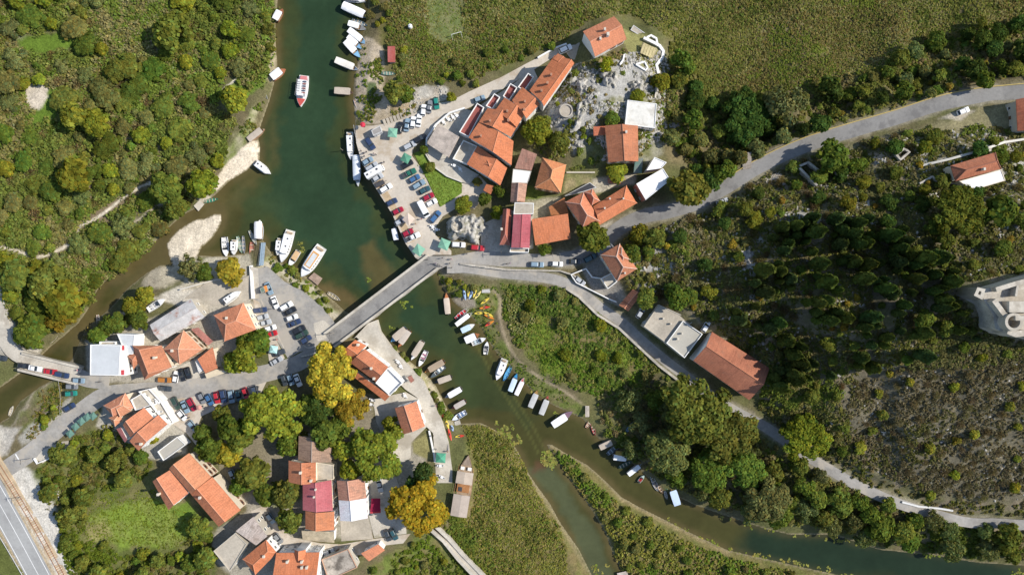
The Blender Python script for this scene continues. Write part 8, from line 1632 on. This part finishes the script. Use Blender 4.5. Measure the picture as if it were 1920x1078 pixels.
stuff('dry_scrub', [cover('r', DRY, 1.15,14,.34,.7, DRYP, spread=.8, up=.2, thresh=.30), cover('r', [(1570,740),(1640,840),(1760,935),(1925,955),(1925,985),(1760,955),(1600,895),(1500,830)],.6,16,.42,.8, HILP, spread=1.0)])
stuff('wood_undergrowth', [cover('r', BELOW, .5,26,.5,1.0, SCRP + [(.09,.12,.03)], spread=1.3)])
stuff('meadow_growth', [cover('r', MEAD, .7,18,.40,.7, SCRP[:3] + LUSHP, spread=1.0, thresh=.47), cover('r', MEAD, 2.2,4,.3,.2, LUSHP, spread=.6, up=.7), cover('r', [(818,514),(930,535),(935,560),(925,600),(960,670),(1060,740),(1100,772),(1000,735),(950,685),(915,640),(880,590),(895,560),(850,560)],1.2,6,.34,.25, LUSHP, spread=.6), cover('r', [(1110,740),(1250,700),(1290,730),(1180,760),(1130,790)],.6,20,.45,.8, SCRP, spread=1.0)])
MARSHP = [(.155,.15,.045),(.185,.155,.07),(.14,.15,.036),(.20,.16,.08),(.13,.135,.034)]
stuff('marsh_reeds', [cover('r', [(868,798),(950,822),(1000,910),(1048,988),(1106,1085),(905,1085),(835,1000),(888,900)],.5,9,.36,.8,[(.09,.10,.03),(.11,.10,.035),(.10,.125,.03)], spread=.9, thresh=.5), cover('r', [(868,798),(905,797),(950,822),(972,856),(1000,910),(1048,988),(1106,1085),(1110,1100),(905,1100),(835,1000),(855,962),(888,930),(890,870)],5.0,4,.33,.36, MARSHP, spread=.45, up=.6), cover('r', SPIT, 2.2,6,.42,.8, MARSHP + LUSHP[:2], spread=.6), cover('r', [(1030,840),(1060,852),(1100,880),(1070,905),(1050,868)],1.6,8,.4,.7, LUSHP, spread=.6)])
stuff('railway_meadow_growth', [cover('r', SWT, .55,22,.45,.7, LUSHP + SCRP[:3], spread=1.1), cover('r', [(165,930),(300,915),(372,980),(335,1030),(160,1010)],2.0,4,.25,.12,[(.14,.20,.03),(.15,.19,.04),(.12,.17,.03)], spread=.5), cover('r', [(-10,1000),(46,1085),(-10,1085)],1.0,12,.4,.5, LUSHP, spread=.8), cover('r', [(75,735),(118,712),(112,790),(45,835)],1.0,8,.34,.35, MARSHP, spread=.7)])
stuff('causeway_growth', [cover('r', [(690,1078),(740,1035),(805,1008),(850,1060),(880,1085),(690,1095)],.8,20,.42,.8, LUSHP, spread=1.0), cover('r', [(830,985),(850,965),(880,990),(930,1085),(905,1085)],.8,16,.42,.7, LUSHP, spread=.9)])
stuff('bank_growth', [cover('r', q, .9,12,.36,.45, LUSHP + MARSHP[:2], spread=.7, thresh=.42) for q in ([(508,478),(560,512),(605,552),(640,588),(625,600),(560,540),(505,498)],[(692,620),(745,660),(800,708),(836,765),(848,792),(838,780),(795,715),(740,668)],[(672,80),(715,90),(722,170),(700,230),(672,220),(668,140)],[(735,210),(780,195),(770,212),(735,228)],[(480,200),(505,130),(500,200),(470,250),(440,280),(456,240)],[(85,745),(120,715),(112,790),(50,830)],[(140,640),(165,610),(215,600),(260,560),(250,610),(170,640)])]
      + [cover('r', [(1020,130),(1100,110),(1180,95),(1262,130),(1262,270),(1180,300),(1070,320),(985,265),(1010,200)],.30,18,.4,.6, SCRP, spread=.8, thresh=.5), cover('r', [(776,290),(826,386),(864,362),(864,343),(812,315)],3.0,3,.2,.05,[(.12,.19,.03),(.15,.19,.045)], False, .4, zfix=TOWN + .10)])
LILY = [(.21,.23,.075),(.26,.25,.09),(.16,.21,.05)]
stuff('lily_pads', [cover('l', q, d, 5,.5,.03, LILY, False, .8, flat=True, zfix=WATER + .02) for q, d in (([(1238,970),(1262,975),(1310,1000),(1370,1028),(1440,1040),(1520,1058),(1600,1075),(1700,1085),(1700,1100),(1480,1075),(1360,1045),(1290,1010)],.8),([(1310,935),(1370,962),(1440,985),(1530,990),(1560,1000),(1620,1015),(1610,1022),(1520,1008),(1430,996),(1360,975)],.55),([(1680,1030),(1760,1036),(1920,1052),(1920,1064),(1750,1046)],.5),([(1010,850),(1030,846),(1046,860),(1036,880),(1016,872)],2.2),([(925,790),(965,800),(980,830),(965,838),(940,815)],1.2),([(1025,762),(1050,772),(1046,784),(1028,776)],1.0),([(1110,1050),(1140,1045),(1165,1085),(1120,1085)],.4),([(986,715),(1004,728),(998,735)],1.0),([(560,458),(572,452),(568,472),(560,474)],1.4),([(496,425),(512,430),(508,440),(494,436)],.4),([(682,520),(696,524),(694,534),(684,532)],.8),([(748,566),(776,560),(774,580),(754,580)],.5),([(724,618),(738,615),(734,630),(722,628)],.7),([(1900,1060),(1920,1070),(1860,1085),(1840,1080)],.6))])
# loose boulders on the open slopes
def boulders(name, zones):
 Vs, Fs = [],[]; off = 0; ico = [(0,0,1),(.89,0,.45),(.28,.85,.45),(-.72,.53,.45),(-.72,-.53,.45),(.28,-.85,.45),(.72,.53,-.45),(-.28,.85,-.45),(-.89,0,-.45),(-.28,-.85,-.45),(.72,-.53,-.45)]
 fc = [(0,1,2,2),(0,2,3,3),(0,3,4,4),(0,4,5,5),(0,5,1,1)]; mbv = []; mbf = []
 for poly, dens, s0, s1 in zones:
  p = np.asarray(poly, float); a = abs(sum(p[i][0] * p[(i + 1) % len(p)][1] - p[(i + 1) % len(p)][0] * p[i][1] for i in range(len(p)))) / 2 * PX * PX; n = int(a * dens); c = np.stack([RN.uniform(p[:, 0].min(), p[:, 0].max(), n * 4), RN.uniform(p[:, 1].min(), p[:, 1].max(), n * 4)],1); c = c[(sdist(poly, c[:, 0], c[:, 1]) < 0) & free(c[:, 0], c[:, 1]) & (fbm(c[:, 0] * .035, c[:, 1] * .035,97,3) > .50)][:n]
  if not len(c): continue
  x, y, z = GZ(c[:, 0], c[:, 1],2)
  for i in range(len(c)):
   s = RN.uniform(s0, s1) ** 1.0; sc = RN.uniform(.6,1.25,3) * s * np.array([1,1,.7]); b = len(mbv); jt = RN.uniform(.78,1.22,(11,1)); v = np.array(ico) * jt * sc + np.array([x[i], y[i], z[i] + .05]); mbv += v.tolist()
   mbf += [(b, b + 1, b + 2),(b, b + 2, b + 3),(b, b + 3, b + 4),(b, b + 4, b + 5),(b, b + 5, b + 1),(b + 1, b + 6, b + 2),(b + 2, b + 6, b + 7),(b + 2, b + 7, b + 3),(b + 3, b + 7, b + 8),(b + 3, b + 8, b + 4),(b + 4, b + 8, b + 9),(b + 4, b + 9, b + 5),(b + 5, b + 9, b + 10),(b + 5, b + 10, b + 1),(b + 1, b + 10, b + 6)]
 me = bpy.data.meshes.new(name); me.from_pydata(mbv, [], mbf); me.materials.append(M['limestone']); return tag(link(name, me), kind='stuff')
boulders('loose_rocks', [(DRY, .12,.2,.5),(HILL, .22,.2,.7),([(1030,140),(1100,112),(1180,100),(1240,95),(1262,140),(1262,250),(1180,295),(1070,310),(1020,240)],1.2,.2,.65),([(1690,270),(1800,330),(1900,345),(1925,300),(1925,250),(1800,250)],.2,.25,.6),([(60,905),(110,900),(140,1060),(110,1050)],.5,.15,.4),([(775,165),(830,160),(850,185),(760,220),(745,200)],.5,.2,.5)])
print('PLANTS', NPLANT)
